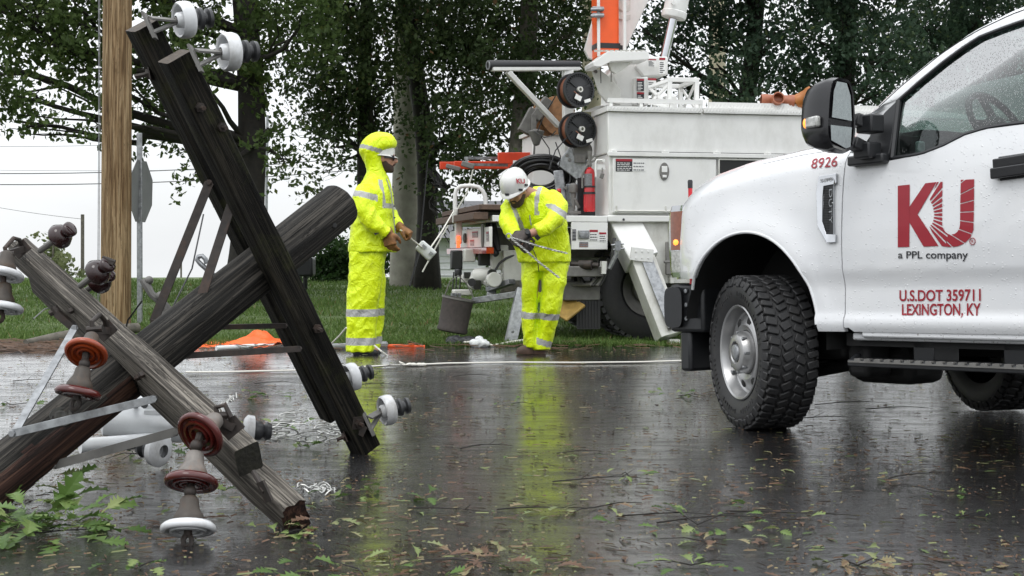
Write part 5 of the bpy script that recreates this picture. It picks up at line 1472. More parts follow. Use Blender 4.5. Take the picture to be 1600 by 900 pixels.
# coil of black cable
c = W(845, 278, 13.75)
b = MB()
for k in range(64):
    rr = random.uniform(.13, .31); oy = random.uniform(-.16, .16); t0 = random.random() * 6.28
    tl_, tw = random.uniform(-.14, .14), random.uniform(-.14, .14)
    pts = [c + V((rr * 1.12 * math.cos(t0 + i * 2 * math.pi / 32), oy + tl_ * math.sin(t0 + i * .196), rr * .74 * math.sin(t0 + i * 2 * math.pi / 32) + tw * oy)) for i in range(33)]
    b.tube(pts, .011, 6, caps=False)
b.box(c + V((0, 0, -.27)), (.5, .36, .03))
tag(b.build('cable_coil', MT['cable'], origin=c), 'coil of thick black cable above the bending worker', 'cable coil')
# hanging canvas bag
c = W(711, 492, 13.1); top = W(716, 466, 13.1); bot = W(706, 519, 13.1)
T = on_truck('canvas_bucket', 'dark canvas tool bucket hanging under the tail of the truck', 'tool bucket', c); f = Matrix.Translation(-c)
b = MB(); b.lathe([(.001, .0), (.13, .0), (.147, .012), (.150, .03), (.142, .05), (.146, .2), (.152, (top - bot).length), (.142, (top - bot).length), (.135, .1), (.001, .05)], bot, top - bot, 30); b.build('bag', MT['canvas'], T, f)
b = MB(); b.lathe([(.146, -.012), (.158, -.012), (.158, .006), (.146, .006)], top, top - bot, 30, closed=True); b.tube([top + V((-.14, 0, 0)), top + V((-.08, 0, .16)), top + V((0.0, 0, .22)), top + V((.08, 0, .14)), top + V((.15, 0, .0))], .006, 6); b.build('rim_band', MT['frame_grey'], T, f)
# clay coloured pipe fittings on the roof of the body
c = Q(1222, 170, .3); c.z = zt + .112; cw = BF.M @ c
T = on_truck('pipe_fitting', 'dull terracotta pipe fitting lying on the white truck roof', 'pipe fitting', cw, 'pipe fittings on the truck roof'); f = Matrix.Translation(-cw)
def fitting(a, e, r_, mat, T, f, branch=None):
    b = MB(); ax_ = V(e) - V(a)
    l_ = ax_.length
    b.lathe([(r_ * .8, .0), (r_, .0), (r_ * 1.06, .05), (r_, .06), (r_ * .98, l_ - .06), (r_ * 1.08, l_ - .05), (r_ * 1.08, l_), (r_ * .85, l_), (r_ * .8, .02)], a, ax_, 24)
    b.build('pipe_body', MT[mat], T, f, sharp=50)
    if branch:
        b = MB(); b.lathe([(r_ * .98, 0), (r_ * 1.0, branch[1]), (r_ * .8, branch[1]), (r_ * .78, 0)], branch[0], branch[2], 24); b.build('branch', MT[mat], T, f, sharp=50)
yF = 13.45
fitting(W(1189, 157, yF), W(1240, 159, yF), .062, 'clay', T, f, (W(1212, 158, yF - .02), .10, V((.1, -.9, .2))))
c2 = W(1252, 160, yF)
T2 = on_truck('pipe_fitting', 'brighter ochre elbow pipe fitting beside the mirror on the truck roof', 'pipe fitting', c2, 'pipe fittings on the truck roof'); f2 = Matrix.Translation(-c2)
fitting(W(1243, 160, yF), W(1270, 144, yF - .05), .065, 'ochre', T2, f2, (W(1246, 158, yF), .12, V((.75, 0, -.25))))
# yellow chock plate behind the worker
c = W(890, 480, 13.0); b = MB(); b.beam(W(872, 494, 13.0), W(902, 470, 13.1), .24, .03, (-.5, -.8, .6))
tag(b.build('wheel_chock', MT['yellow_plate'], origin=c, bevel=.01), 'worn yellow plate leaning behind the bending worker', 'wheel chock')
# ------------------------------------------------------------------ white pickup at the right
phi, rake = R(36.4), R(1.7)
pu = V((-math.sin(phi), math.cos(phi), 0)); pl_ = V((-math.cos(phi), -math.sin(phi), 0))
u2 = pu * math.cos(rake) - V((0, 0, 1)) * math.sin(rake); k2 = V((0, 0, 1)) * math.cos(rake) + pu * math.sin(rake)
PO = V((2.0823, 8.0163, 0.0))
PF = Frame(PO, u2, pl_, k2)
PT = thing('pickup_truck', 'white pickup truck with red lettering on its door parked at the right', 'pickup truck', PF.M)

ARC = (-0.04, 0.50, 0.50, 0.575)      # wheel arch: centre x, z, half width, height
def interp(x, tab):
    tab = sorted(tab)
    if x <= tab[0][0]: return tab[0][1]
    for (a, va), (c, vc) in zip(tab[:-1], tab[1:]):
        if x <= c: 
            t = (x - a) / (c - a); return va + (vc - va) * t
    return tab[-1][1]
SIDE = [(0.50, 0.955), (0.54, 0.985), (0.575, 1.0), (0.61, 0.998), (0.635, 0.984), (0.77, 0.981), (0.815, 0.990), (0.843, 1.0), (0.849, 0.9985), (0.855, 1.002), (0.95, 1.006), (1.05, 1.004), (1.20, 0.994), (1.32, 0.980), (1.40, 0.965), (1.75, 0.875), (2.06, 0.775)]
def sy(x, z):
    y = interp(z, SIDE)
    r = math.hypot((x - ARC[0]) / ARC[2], (z - ARC[1]) / ARC[3])
    if -1.0 < x: y += 0.034 * math.exp(-((r - 1.0) / 0.20) ** 2) * (1 if z < 1.25 else math.exp(-((z - 1.25) / .1) ** 2))
    if x > 0.25: y -= 0.20 * ((x - 0.25) / 0.5) ** 2.2
    if x > -0.75 and z > 1.2:
        sh = shoulder(x)
        if z > sh - 0.14: y -= 0.10 * min(1.2, (z - sh + 0.14) / 0.14) ** 2.2
    return y
def hoodz(x): return interp(x, [(-0.75, 1.535), (-0.33, 1.518), (0.088, 1.482), (0.30, 1.440), (0.48, 1.392), (0.60, 1.345), (0.68, 1.29), (0.72, 1.22)])
def shoulder(x): return hoodz(x) - 0.015
def shit(px, py):
    y = 1.0
    for _ in range(12):
        p = PF.hit(px, py, 1, y); y = sy(p.x, p.z)
    return V((p.x, y, p.z))
def pp_(name, mb, mat, parent=None, **kw):
    m = [MT[k] for k in mat] if isinstance(mat, (list, tuple)) else MT[mat]
    return mb.build(name, m, parent or PT, None, **kw)
def panel(name, xs_, zlo, zhi, nz_, mat, s=1, parent=None, lip=0.03, extra=0.0, zs=None):
    b = MB(); cols = []
    for x in xs_:
        lo, hi = zlo(x), zhi(x)
        lev = [lo + (hi - lo) * i / nz_ for i in range(nz_ + 1)]
        if zs is not None:
            lev = sorted(set([lo, hi] + [z for z in zs if lo < z < hi])) 
        cols.append([V((x, s * (sy(x, z) + extra), z)) for z in lev])
    n = len(cols[0]); vs_, fs = [], []
    for c in cols: vs_ += c
    for i in range(len(cols) - 1):
        for j in range(n - 1):
            q = (i * n + j, i * n + j + 1, (i + 1) * n + j + 1, (i + 1) * n + j)
            fs.append(q if s < 0 else q[::-1])
    b.add(vs_, fs)
    # inward return along the border
    bd = [c[0] for c in cols] + cols[-1][1:] + [c[-1] for c in reversed(cols[:-1])] + list(reversed(cols[0][1:-1]))
    m = len(bd); inn = [p + V((0, -s * lip, 0)) for p in bd]
    b.add(bd + inn, [(i, (i + 1) % m, m + (i + 1) % m, m + i) if s > 0 else (m + i, m + (i + 1) % m, (i + 1) % m, i) for i in range(m)])
    return pp_(name, b, mat, parent, sharp=40)
def arch_z(x):
    t = (x - ARC[0]) / ARC[2]
    return ARC[1] + ARC[3] * math.sqrt(max(0, 1 - t * t)) if abs(t) < 1 else ARC[1]
cosx = [ARC[0] + ARC[2] * math.cos(R(a)) * 0.9999 for a in np.linspace(180, 0, 61)]
fx = [-0.683, -0.66, -0.62, -0.58, -0.555] + cosx + [0.49, 0.53, 0.57, 0.61, 0.65, 0.69]
def fz_lo(x):
    if x < ARC[0] - ARC[2] * .9998: return 0.545
    if x > 0.40: return max(0.83, arch_z(x))
    return max(arch_z(x), 0.545 if x < 0 else 0.83)
for s in (1, -1):
    panel('front_fender', fx, fz_lo, shoulder, 34, 'pickup_paint', s)
# arch lip
for s in (1, -1):
    b = MB(); pts = []
    for a in np.linspace(172, 28, 50):
        x = ARC[0] + ARC[2] * math.cos(R(a)); z = ARC[1] + ARC[3] * math.sin(R(a)); pts.append(V((x, s * (sy(x, z) - 0.004), z)))
    b.tube(pts, 0.009, 8); pp_('arch_lip', b, 'pickup_paint')
    b = MB(); vs_, fs = [], []
    for i, a in enumerate(np.linspace(185, 10, 40)):
        x = ARC[0] + (ARC[2] + .02) * math.cos(R(a)); z = ARC[1] + (ARC[3] + .01) * math.sin(R(a))
        vs_ += [V((x, s * .985, z)), V((x, s * .45, z))]
    for i in range(39): fs.append((2 * i, 2 * i + 1, 2 * i + 3, 2 * i + 2))
    b.add(vs_, fs); b.bx(-.7, .62, s * .44, s * .46, .35, 1.3); pp_('wheel_well', b, 'underbody')
# hood
b = MB(); hx_ = [-0.72, -0.55, -0.33, -0.1, 0.088, 0.2, 0.30, 0.4, 0.48, 0.55, 0.60, 0.65, 0.68, 0.705, 0.72]
vs_, fs = [], []; ny = 25
for x in hx_:
    e = sy(x, shoulder(x)) - .004
    for j in range(ny):
        t = -1 + 2 * j / (ny - 1); y = e * t
        z = shoulder(x) + 0.055 * (1 - abs(t) ** 5) * min(1, (0.80 - x) / .5) + 0.025 * (1 / (1 + math.exp((abs(t) - .55) * 30))) * min(1, max(0, (0.62 - x) / .4))
        vs_.append(V((x, y, z)))
for i in range(len(hx_) - 1):
    for j in range(ny - 1):
        fs.append((i * ny + j, i * ny + j + 1, (i + 1) * ny + j + 1, (i + 1) * ny + j))
b.add(vs_, fs); pp_('hood', b, 'pickup_paint', sharp=50)
b = MB(); b.tube([V((x, sy(x, shoulder(x) - .03) + .0005, shoulder(x) - .032)) for x in (-.68, -.5, -.33, -.2, -.05)], .0028, 6); pp_('hood_gap', b, 'underbody')
# front face, grille, headlights, bumper
b = MB(); b.bx(.50, .66, -.70, .70, .80, 1.22); pp_('grille', b, 'black_plastic', bevel=.02)
b = MB()
for z in (.86, .98, 1.10, 1.2): b.bx(.655, .70, -.62, .62, z - .02, z + .02)
pp_('grille_bar', b, 'chrome', bevel=.008)
for s in (1, -1):
    b = MB(); sec = []
    for z, dx in ((.84, -.01), (.88, 0), (1.0, .012), (1.14, .012), (1.22, .0), (1.26, -.02)):
        sec.append(((.600 + dx, s * .835, z), (.085, 0, 0), (0, .085, 0)))
    b.loft(sec, 24, expo=5); hl = pp_('headlight', b, 'chrome')
    hl['label'] = 'tall chrome framed headlight with amber side lens'
    b = MB(); b.loft([((.6, s * .846, z), (.068, 0, 0), (0, .085, 0)) for z in (1.0, 1.02, 1.20, 1.225)], 20, expo=5); pp_('amber_lens', b, 'amber_lens', hl)
    b = MB(); b.loft([((.6, s * .846, z), (.066, 0, 0), (0, .085, 0)) for z in (.87, .89, .98, .995)], 20, expo=5); pp_('clear_lens', b, 'clear_lens', hl)
    b = MB(); b.ball((.605, s * .915, 1.045), (.034, .022, .026)); pp_('amber_bulb', b, 'amber_lamp', hl)
b = MB()
sec = []
for y in np.linspace(-.93, .93, 21):
    x = .80 - .16 * abs(y / .93) ** 3
    sec.append(((x, y, .665), (.075, 0, 0), (0, 0, .135 * (1 - .12 * abs(y / .93) ** 6))))
b.loft(sec, 20, expo=4); bmp = pp_('front_bumper', b, 'black_plastic', bevel=0)
b = MB(); b.bx(.42, .70, .55, .90, .52, .80); b.bx(.42, .70, -.9, -.55, .52, .80); b.bx(.55, .64, -.85, .88, .29, .53); pp_('air_deflector', b, 'black_plastic', bevel=.02)
b = MB()
for z in (.60, .68, .76): b.lathe([(.001, 0), (.014, 0), (.012, .008), (.001, .008)], (.55, .905, z), (0, 1, 0), 8)
pp_('bumper_bolt', b, 'steel')
# marker pole on the bumper
b = MB(); q = PF.hit(1079, 322, 0, .76); b.tube([V((.76, q.y, .78)), V((.76, q.y, PF.hit(1079, 291, 0, .76).z))], .013, 10); mk = pp_('marker_pole', b, 'red_flag')
b = MB(); zt_ = PF.hit(1079, 291, 0, .76).z; b.lathe([(.015, 0), (.016, .04), (.012, .05), (.001, .052)], (.76, q.y, zt_ - .012), (0, 0, 1), 12); pp_('marker_cap', b, 'black_plastic', mk)

# doors (front left with the lettering; the others out of the picture but built)
ZS = [0.50, .515, .53, .545, .56, .575, .59, .605, .62, .635, .66, .70, .74, .77, .79, .815, .83, .843, .846, .849, .852, .855, .88, .91, .95, 1.0, 1.05, 1.1, 1.15, 1.2, 1.25, 1.3, 1.33, 1.36]
belt = [(-0.70, 1.45), (-0.80, 1.41), (-0.95, 1.385), (-1.00, 1.388), (-1.12, 1.398), (-1.20, 1.412), (-1.30, 1.445), (-1.40, 1.475), (-1.50, 1.487), (-2.9, 1.50)]
def beltz(x): return interp(x, belt)
dx0, dx1 = -0.690, -1.93
for s in (1, -1):
    dr = panel('door', list(np.linspace(dx1, dx0, 50)), lambda x: 0.565 if x > -.72 else 0.545, beltz, 48, 'pickup_paint', s)
    if s > 0: DR = dr; dr['label'] = 'front door with red logo and lettering'
    dr2 = panel('door', list(np.linspace(-2.78, -1.936, 24)), lambda x: 0.545, beltz, 48, 'pickup_paint', s)
    b = MB(); b.bx(-.78, -2.9, s * .90, s * .982, .515, .56); b.bx(-.70, -2.9, s * .86, s * .955, .50, .54); pp_('rocker', b, 'pickup_paint', bevel=.012)
    panel('bed_side', [-5.6 + i * .1 for i in range(29)], lambda x: max(.55, ARC[1] + ARC[3] * math.sqrt(max(0, 1 - ((x + 4.06) / .5) ** 2)) if abs(x + 4.06) < .5 else .55), lambda x: 1.45, 40, 'pickup_paint', s)
b = MB(); b.bx(-5.6, -2.85, -.93, .93, .75, .80); b.bx(-5.62, -5.56, -.93, .93, .6, 1.44); b.bx(-2.9, -2.82, -.93, .93, .6, 1.45); pp_('cargo_bed', b, 'pickup_paint')
# underside: frame, axle parts, running board
b = MB(); b.bx(-5.4, .55, .38, .50, .45, .62); b.bx(-5.4, .55, -.5, -.38, .45, .62); b.bx(-2.9, -.62, -.86, .90, .47, .535); b.bx(-2.9, -.60, -.80, .80, .535, .60); pp_('chassis', b, 'underbody')
b = MB(); b.tube([(0, -.8, .36), (0, .8, .36)], .05, 12); b.ball((0, -.2, .36), (.16, .17, .17)); pp_('axle', b, 'underbody')
b = MB(); b.tube([(-4.06, -.8, .42), (-4.06, .8, .42)], .06, 12); b.ball((-4.06, 0, .42), .2); pp_('axle', b, 'underbody')
b = MB(); b.box((-.30, .62, .46), (.25, .12, .16)); pp_('spring_hanger', b, 'underbody', bevel=.03)
b = MB(); b.box((-.62, .72, .40), (.14, .2, .20)); pp_('body_mount', b, 'underbody', bevel=.03)
b = MB(); b.box((-.55, .40, .36), (.4, .3, .22)); pp_('gearbox', b, 'underbody', bevel=.05)
b = MB(); b.tube([(-.1, .55, .3), (-.75, .6, .42)], .035, 8); pp_('radius_arm', b, 'underbody')
for s in (1, -1):
    b = MB(); b.bx(-2.85, -.75, s * .86, s * 1.055, .375, .41); b.tube([(-.76, s * 1.03, .392), (-.72, s * .97, .40), (-.70, s * .9, .42)], .02, 8)
    for x in (-1.05, -1.55, -2.1, -2.6): b.bx(x - .10, x + .02, s * .70, s * .90, .39, .52)
    rb = pp_('running_board', b, 'black_plastic', bevel=.006)
    b = MB()
    for k in range(34): b.bx(-.80 - k * .06, -.835 - k * .06, s * 1.035, s * 1.062, .404, .416)
    b.bx(-2.85, -.76, s * 1.056, s * 1.062, .396, .404); pp_('grip_edge', b, 'frame_grey', rb)

# cab: pillars, roof, windscreen
sil = [(1345, 187), (1357, 175), (1390, 143), (1457, 88), (1517, 47), (1573, 18), (1600, 6.5)]
trim = [(1385, 178), (1403, 156), (1438, 125), (1473, 96.5), (1502, 75), (1530, 57), (1566, 43), (1600, 31)]
def ghit(p, off=0.0): q = shit(*p); return V((q.x, q.y + off, q.z))
S = [ghit(p) for p in sil]; Tm = [ghit(p) for p in trim]
def resample(pts, n):
    d = [0]
    for a, c in zip(pts[:-1], pts[1:]): d.append(d[-1] + (c - a).length)
    out = []
    for i in range(n):
        t = d[-1] * i / (n - 1)
        for k in range(len(pts) - 1):
            if t <= d[k + 1] + 1e-9:
                u_ = (t - d[k]) / max(1e-9, d[k + 1] - d[k]); out.append(pts[k].lerp(pts[k + 1], u_)); break
    return out
# extend the roof line backwards out of the picture
roof_back = [V((-1.9, .79, 2.085)), V((-2.3, .79, 2.09)), V((-2.7, .80, 2.07)), V((-2.86, .82, 2.02))]
base_front = V((-.62, sy(-.62, 1.50), 1.50))
SL = [base_front] + S + roof_back
trim_back = [V((-1.9, sy(-1.9, 2.0), 1.985)), V((-2.3, sy(-2.3, 1.99), 1.99)), V((-2.66, sy(-2.66, 1.95), 1.95)), V((-2.74, sy(-2.74, 1.9), 1.88))]
TL = [V((-.78, sy(-.78, 1.47), 1.47))] + Tm + trim_back
n = 60; a_, c_ = resample(SL, n), resample(TL, n)
for s in (1, -1):
    b = MB(); vs_, fs = [], []
    for p, q in zip(a_, c_):
        o1 = V((p.x, s * (p.y - .03), p.z - 0.0)); m1 = V((p.x, s * (p.y - .006), p.z - .012)); 
        mid = p.lerp(q, .45); e = q
        vs_ += [o1, m1, V((mid.x, s * (mid.y + .004), mid.z)), V((e.x, s * e.y, e.z)), V((e.x, s * (e.y - .04), e.z))]
    for i in range(n - 1):
        for j in range(4):
            f_ = (i * 5 + j, i * 5 + j + 1, (i + 1) * 5 + j + 1, (i + 1) * 5 + j); fs.append(f_ if s > 0 else f_[::-1])
    b.add(vs_, fs); pil = pp_('roof_pillar', b, 'pickup_paint', sharp=50)
    b = MB(); b.tube([V((p.x, s * (p.y - .002), p.z)) for p in [p.lerp(q, .30) for p, q in zip(a_[6:], c_[6:])]], .003, 6); pp_('drip_seam', b, 'underbody', pil)
    b = MB(); b.bx(-1.96, -1.90, s * .79, s * .965, 1.46, 2.0); b.bx(-2.86, -2.74, s * .80, s * .965, 1.46, 2.02); pp_('door_pillar', b, 'black_plastic')
roof_pts = [p for p in a_ if p.x < -1.46]; ws_pts = [p for p in a_ if p.x >= -1.50]
def cross(pts, mat, name, crown, bow, ny=15):
    b = MB(); vs_, fs = [], []
    for p in pts:
        for j in range(ny):
            t = -1 + 2 * j / (ny - 1)
            vs_.append(V((p.x + bow * (1 - t * t), (p.y - .025) * t, p.z - .002 + crown * (1 - abs(t) ** 2.5))))
    for i in range(len(pts) - 1):
        for j in range(ny - 1): fs.append((i * ny + j, i * ny + j + 1, (i + 1) * ny + j + 1, (i + 1) * ny + j))
    b.add(vs_, fs); return pp_(name, b, mat, sharp=60)
cross(roof_pts, 'pickup_paint', 'roof', .05, 0)
cross(ws_pts[2:], 'glass_clear', 'windscreen', .02, .10)
b = MB(); b.bx(-2.87, -2.84, -.80, .80, 1.5, 2.03); pp_('rear_window', b, 'glass_clear')
# window opening trim and glass
gl = [(1393, 247), (1418, 244), (1440, 240), (1473, 227.5), (1507, 210), (1540, 200), (1570, 195), (1600, 191.5)]
low = [ghit(p) for p in gl] + [V((-1.90, sy(-1.9, 1.487), 1.487))]
upp = [ghit(p) for p in [(1403, 157), (1438, 126), (1473, 97.5), (1502, 76), (1530, 58), (1566, 44), (1600, 32)]] + [V((-1.90, sy(-1.9, 1.985), 1.985))]
lo_, up_ = resample(low, 26), resample(upp, 26)
for s in (1, -1):
    b = MB(); vs_, fs = [], []
    for p, q in zip(lo_, up_):
        for j in range(5):
            w_ = p.lerp(q, j / 4); vs_.append(V((w_.x, s * (w_.y - .022 + .006 * math.sin(math.pi * j / 4)), w_.z)))
    for i in range(25):
        for j in range(4):
            f_ = (i * 5 + j, i * 5 + j + 1, (i + 1) * 5 + j + 1, (i + 1) * 5 + j); fs.append(f_ if s > 0 else f_[::-1])
    b.add(vs_, fs); wn = pp_('door_window', b, 'glass', sharp=0)
    b = MB(); b.tube([V((p.x, s * (p.y - .006), p.z)) for p in lo_], .011, 6); b.tube([V((p.x, s * (p.y - .006), p.z)) for p in up_], .010, 6); b.tube([V((p.x, s * (p.y - .006), p.z)) for p in (lo_[0], up_[0])], .014, 6); pp_('window_seal', b, 'black_plastic', wn)
    b = MB(); b.add([V((-1.97, s * .945, 1.5)), V((-2.72, s * .945, 1.51)), V((-2.70, s * .815, 1.95)), V((-1.97, s * .815, 1.98))], [(0, 1, 2, 3)]); pp_('door_window', b, 'glass')
    sail = [(1404, 155), (1384, 174), (1364, 198), (1355, 226), (1358, 254), (1388, 250), (1394, 220)]
    b = MB(); ps = [ghit(p, .004) for p in sail]; ps = [V((p.x, s * p.y, p.z)) for p in ps]; m = len(ps); inn = [p - V((0, s * .05, 0)) for p in ps]
    b.add(ps + inn, [tuple(range(m)) if s < 0 else tuple(reversed(range(m)))] + [(i, (i + 1) % m, m + (i + 1) % m, m + i) for i in range(m)]); pp_('mirror_sail', b, 'black_plastic', bevel=.006)
    # belt moulding below the window
# interior
b = MB(); b.bx(-1.02, -.72, -.86, .86, 1.05, 1.40); b.bx(-1.25, -1.0, -.84, .84, .95, 1.30); b.ball((-1.12, .42, 1.36), (.16, .22, .09)); pp_('dashboard', b, 'black_plastic', bevel=.05, seg=3)
b = MB(); b.bx(-2.82, -.72, -.88, .88, .56, .62); b.bx(-1.9, -1.0, -.14, .14, .6, 1.05); b.bx(-2.84, -2.80, -.85, .85, .6, 1.6); pp_('cab_floor', b, 'underbody')
c = PF.hit(1558, 196, 1, .42)
b = MB(); ring = []
nx_ = V((-.86, 0, .5)).normalized(); e1 = V((0, 1, 0)); e2 = nx_.cross(e1)
for k in range(33): t = 2 * math.pi * k / 32; ring.append(c + e1 * .19 * math.cos(t) + e2 * .19 * math.sin(t))
b.tube(ring, .017, 8, caps=False); b.ball(c - nx_ * .02, (.06, .08, .06)); b.tube([c + e1 * .18, c - e1 * .18], .02, 8); b.tube([c, c - e2 * .18], .02, 8); b.tube([c, c - nx_ * .3], .04, 8); pp_('steering_wheel', b, 'black_plastic')
for y in (.45, -.45):
    b = MB(); b.box((-1.72, y, 1.02), (.55, .52, .18)); b.box((-2.0, y, 1.38), (.16, .5, .68), Matrix.Rotation(-.22, 3, 'Y')); b.box((-2.08, y, 1.80), (.10, .28, .2)); pp_('seat', b, 'black_plastic', bevel=.05, seg=3)
b = MB(); b.box((-1.30, .12, 1.83), (.02, .24, .08)); pp_('rear_view_mirror', b, 'black_plastic', bevel=.02)
b = MB(); b.box((-.98, .75, 1.44), (.03, .05, .10)); b.box((-.96, .38, 1.46), (.06, .16, .05)); pp_('dash_clutter', b, 'white_plastic', bevel=.01)

# towing mirror
xm = -0.90
def mh(px, py, x): return PF.hit(px, py, 0, x)
bez = [(1300, 127), (1311, 121), (1328, 125.5), (1334, 145), (1337, 198), (1334, 230), (1324, 237.5), (1299, 229), (1293.5, 205), (1296.5, 150)]
for s in (1, -1):
    fl = lambda p: V((p.x, s * p.y, p.z))
    r0_ = [mh(x, y, xm) for x, y in bez]; cen = sum(r0_, V((0, 0, 0))) / len(r0_)
    rings = [(xm, 1.0), (xm + .035, 1.05), (xm + .10, 1.0), (xm + .16, .86), (xm + .195, .62)]
    b = MB(); vs_, fs = [], []; m = len(bez)
    r0s = [p.copy() for p in r0_]
    # smooth the outline a little
    dens = []
    for i in range(m):
        p, q = r0s[i], r0s[(i + 1) % m]
        dens += [p.lerp(q, .15), p.lerp(q, .5), p.lerp(q, .85)]
    m = len(dens)
    for x, k in rings:
        for p in dens: q = cen + (p - cen) * k; vs_.append(fl(V((x, q.y + (x - xm) * .05, q.z))))
    for i in range(len(rings) - 1):
        for j in range(m):
            f_ = (i * m + j, i * m + (j + 1) % m, (i + 1) * m + (j + 1) % m, (i + 1) * m + j); fs.append(f_)
    fs.append(tuple((len(rings) - 1) * m + j for j in range(m)))
    b.add(vs_, fs)
    inn = [cen + (p - cen) * .93 for p in dens]; b.add([fl(V((xm, p.y, p.z))) for p in dens] + [fl(V((xm + .004, p.y, p.z))) for p in inn], [(j, (j + 1) % m, m + (j + 1) % m, m + j) for j in range(m)])
    b.add([fl(V((xm + .012, p.y, p.z))) for p in inn], [tuple(range(m))])
    mir = pp_('wing_mirror', b, 'black_gloss', sharp=50)
    for poly in ([(1308, 127), (1323, 130), (1329, 150), (1331, 189), (1300, 183), (1303, 142)], [(1298, 195), (1331, 199), (1329, 229), (1322, 232), (1299, 219)]):
        b = MB(); ps = [fl(mh(x, y, xm - .001)) for x, y in poly]; b.add(ps, [tuple(range(len(ps))) if s > 0 else tuple(reversed(range(len(ps))))]); pp_('mirror_glass', b, 'mirror', mir, smooth=False)
    b = MB(); q0 = fl(mh(1334, 186, xm + .06)); q1 = fl(V((-.88, 1.0, ghit((1375, 198)).z))); b.beam(q0, q1, .07, .065); q0 = fl(mh(1330, 222, xm + .06)); q1 = fl(V((-.86, 1.0, ghit((1372, 236)).z))); b.beam(q0, q1, .07, .06); q = fl(V((-.85, .985, ghit((1362, 250)).z))); b.box(q, (.22, .07, .05)); b.box(fl(V((-.89, 1.02, ghit((1378, 196)).z))), (.10, .10, .09)); b.box(fl(V((-.87, 1.02, ghit((1374, 236)).z))), (.10, .10, .08)); pp_('mirror_arm', b, 'black_plastic', mir, bevel=.01)
    b = MB(); a1, a2 = mh(1266, 184, xm + .12), mh(1287, 200, xm + .06); zc = (a1.z + a2.z) / 2
    yo = max(p.y for p in dens) + .012
    b.box(fl(V((xm + .085, yo, zc))), (.10, .03, .055), Matrix.Rotation(-.25 * s, 3, 'Z')); sg = pp_('side_signal', b, 'clear_lens', mir, bevel=.01)
    b = MB(); b.ball(fl(V((xm + .135, yo - .006, zc))), (.012, .014, .024)); pp_('amber_bulb', b, 'amber_lamp', sg)

# door handle
h0, h1 = shit(1556, 268), shit(1608, 262)
b = MB(); hz_ = h0.z
b.bx(h0.x, h0.x - .26, sy(-1.6, hz_) - .004, sy(-1.6, hz_) + .004, hz_ - .045, hz_ + .055); hd = pp_('handle', b, 'pickup_paint', DR, bevel=.003)
b = MB(); ym = sy(-1.6, hz_)
b.beam((h0.x - .005, ym + .018, hz_ + .032), (h0.x - .25, ym + .018, hz_ + .046), .035, .045); b.beam((h0.x - .0, ym + .028, hz_ - .012), (h0.x - .25, ym + .028, hz_ + .0), .04, .05); b.beam((h0.x - .02, ym + .005, hz_ + .01), (h0.x - .25, ym + .005, hz_ + .02), .012, .11); pp_('handle_grip', b, 'black_gloss', DR, bevel=.01)

# fender vent
def flat_poly(name, poly, mat, parent, off, th=None):
    ps = []
    for x, y in poly: q = shit(x, y); ps.append(V((q.x, q.y + off, q.z)))
    b = MB(); m = len(ps)
    if th: b.add(ps + [p - V((0, th, 0)) for p in ps], [tuple(range(m)), tuple(reversed(range(m, 2 * m)))] + [(i, m + i, m + (i + 1) % m, (i + 1) % m) for i in range(m)])
    else: b.add(ps, [tuple(range(m))])
    o = pp_(name, b, mat, parent, smooth=False); return o
outer = [(1282, 275.5), (1309, 271), (1309.5, 285), (1305, 290), (1305, 366), (1308, 367), (1308, 379), (1295, 379.5), (1280.5, 353), (1278.5, 300)]
inner = [(1288.5, 291), (1304, 288), (1304, 366.5), (1293, 366), (1286.5, 346)]
b = MB(); po = [shit(*p) for p in outer]; pi_ = [shit(*p) for p in [(1288.5, 291), (1304, 288), (1304, 289), (1304, 290), (1304, 362), (1304, 366), (1304, 366.5), (1293, 366), (1286.5, 346), (1287, 306)]]
m = len(po); vo = [p + V((0, .016, 0)) for p in po]; vi = [p + V((0, .010, 0)) for p in pi_]; vb = [p + V((0, -.004, 0)) for p in po]; vj = [p + V((0, -.004, 0)) for p in pi_]
fs = []
for i in range(m):
    j = (i + 1) % m
    fs += [(i, j, m + j, m + i), (2 * m + i, 2 * m + j, j, i), (m + i, m + j, 3 * m + j, 3 * m + i)]
b.add(vo + vi + vb + vj, fs); vent = pp_('fender_vent', b, 'chrome', bevel=.003)
flat_poly('vent_mesh', inner, 'black_plastic', vent, .003)
b = MB()
for k in range(18):
    y = 294 + k * 3.9; p, q = shit(1288, y), shit(1296, y); b.beam(p + V((0, .005, 0)), q + V((0, .005, 0)), .004, .003)
pp_('vent_slat', b, 'underbody', vent)
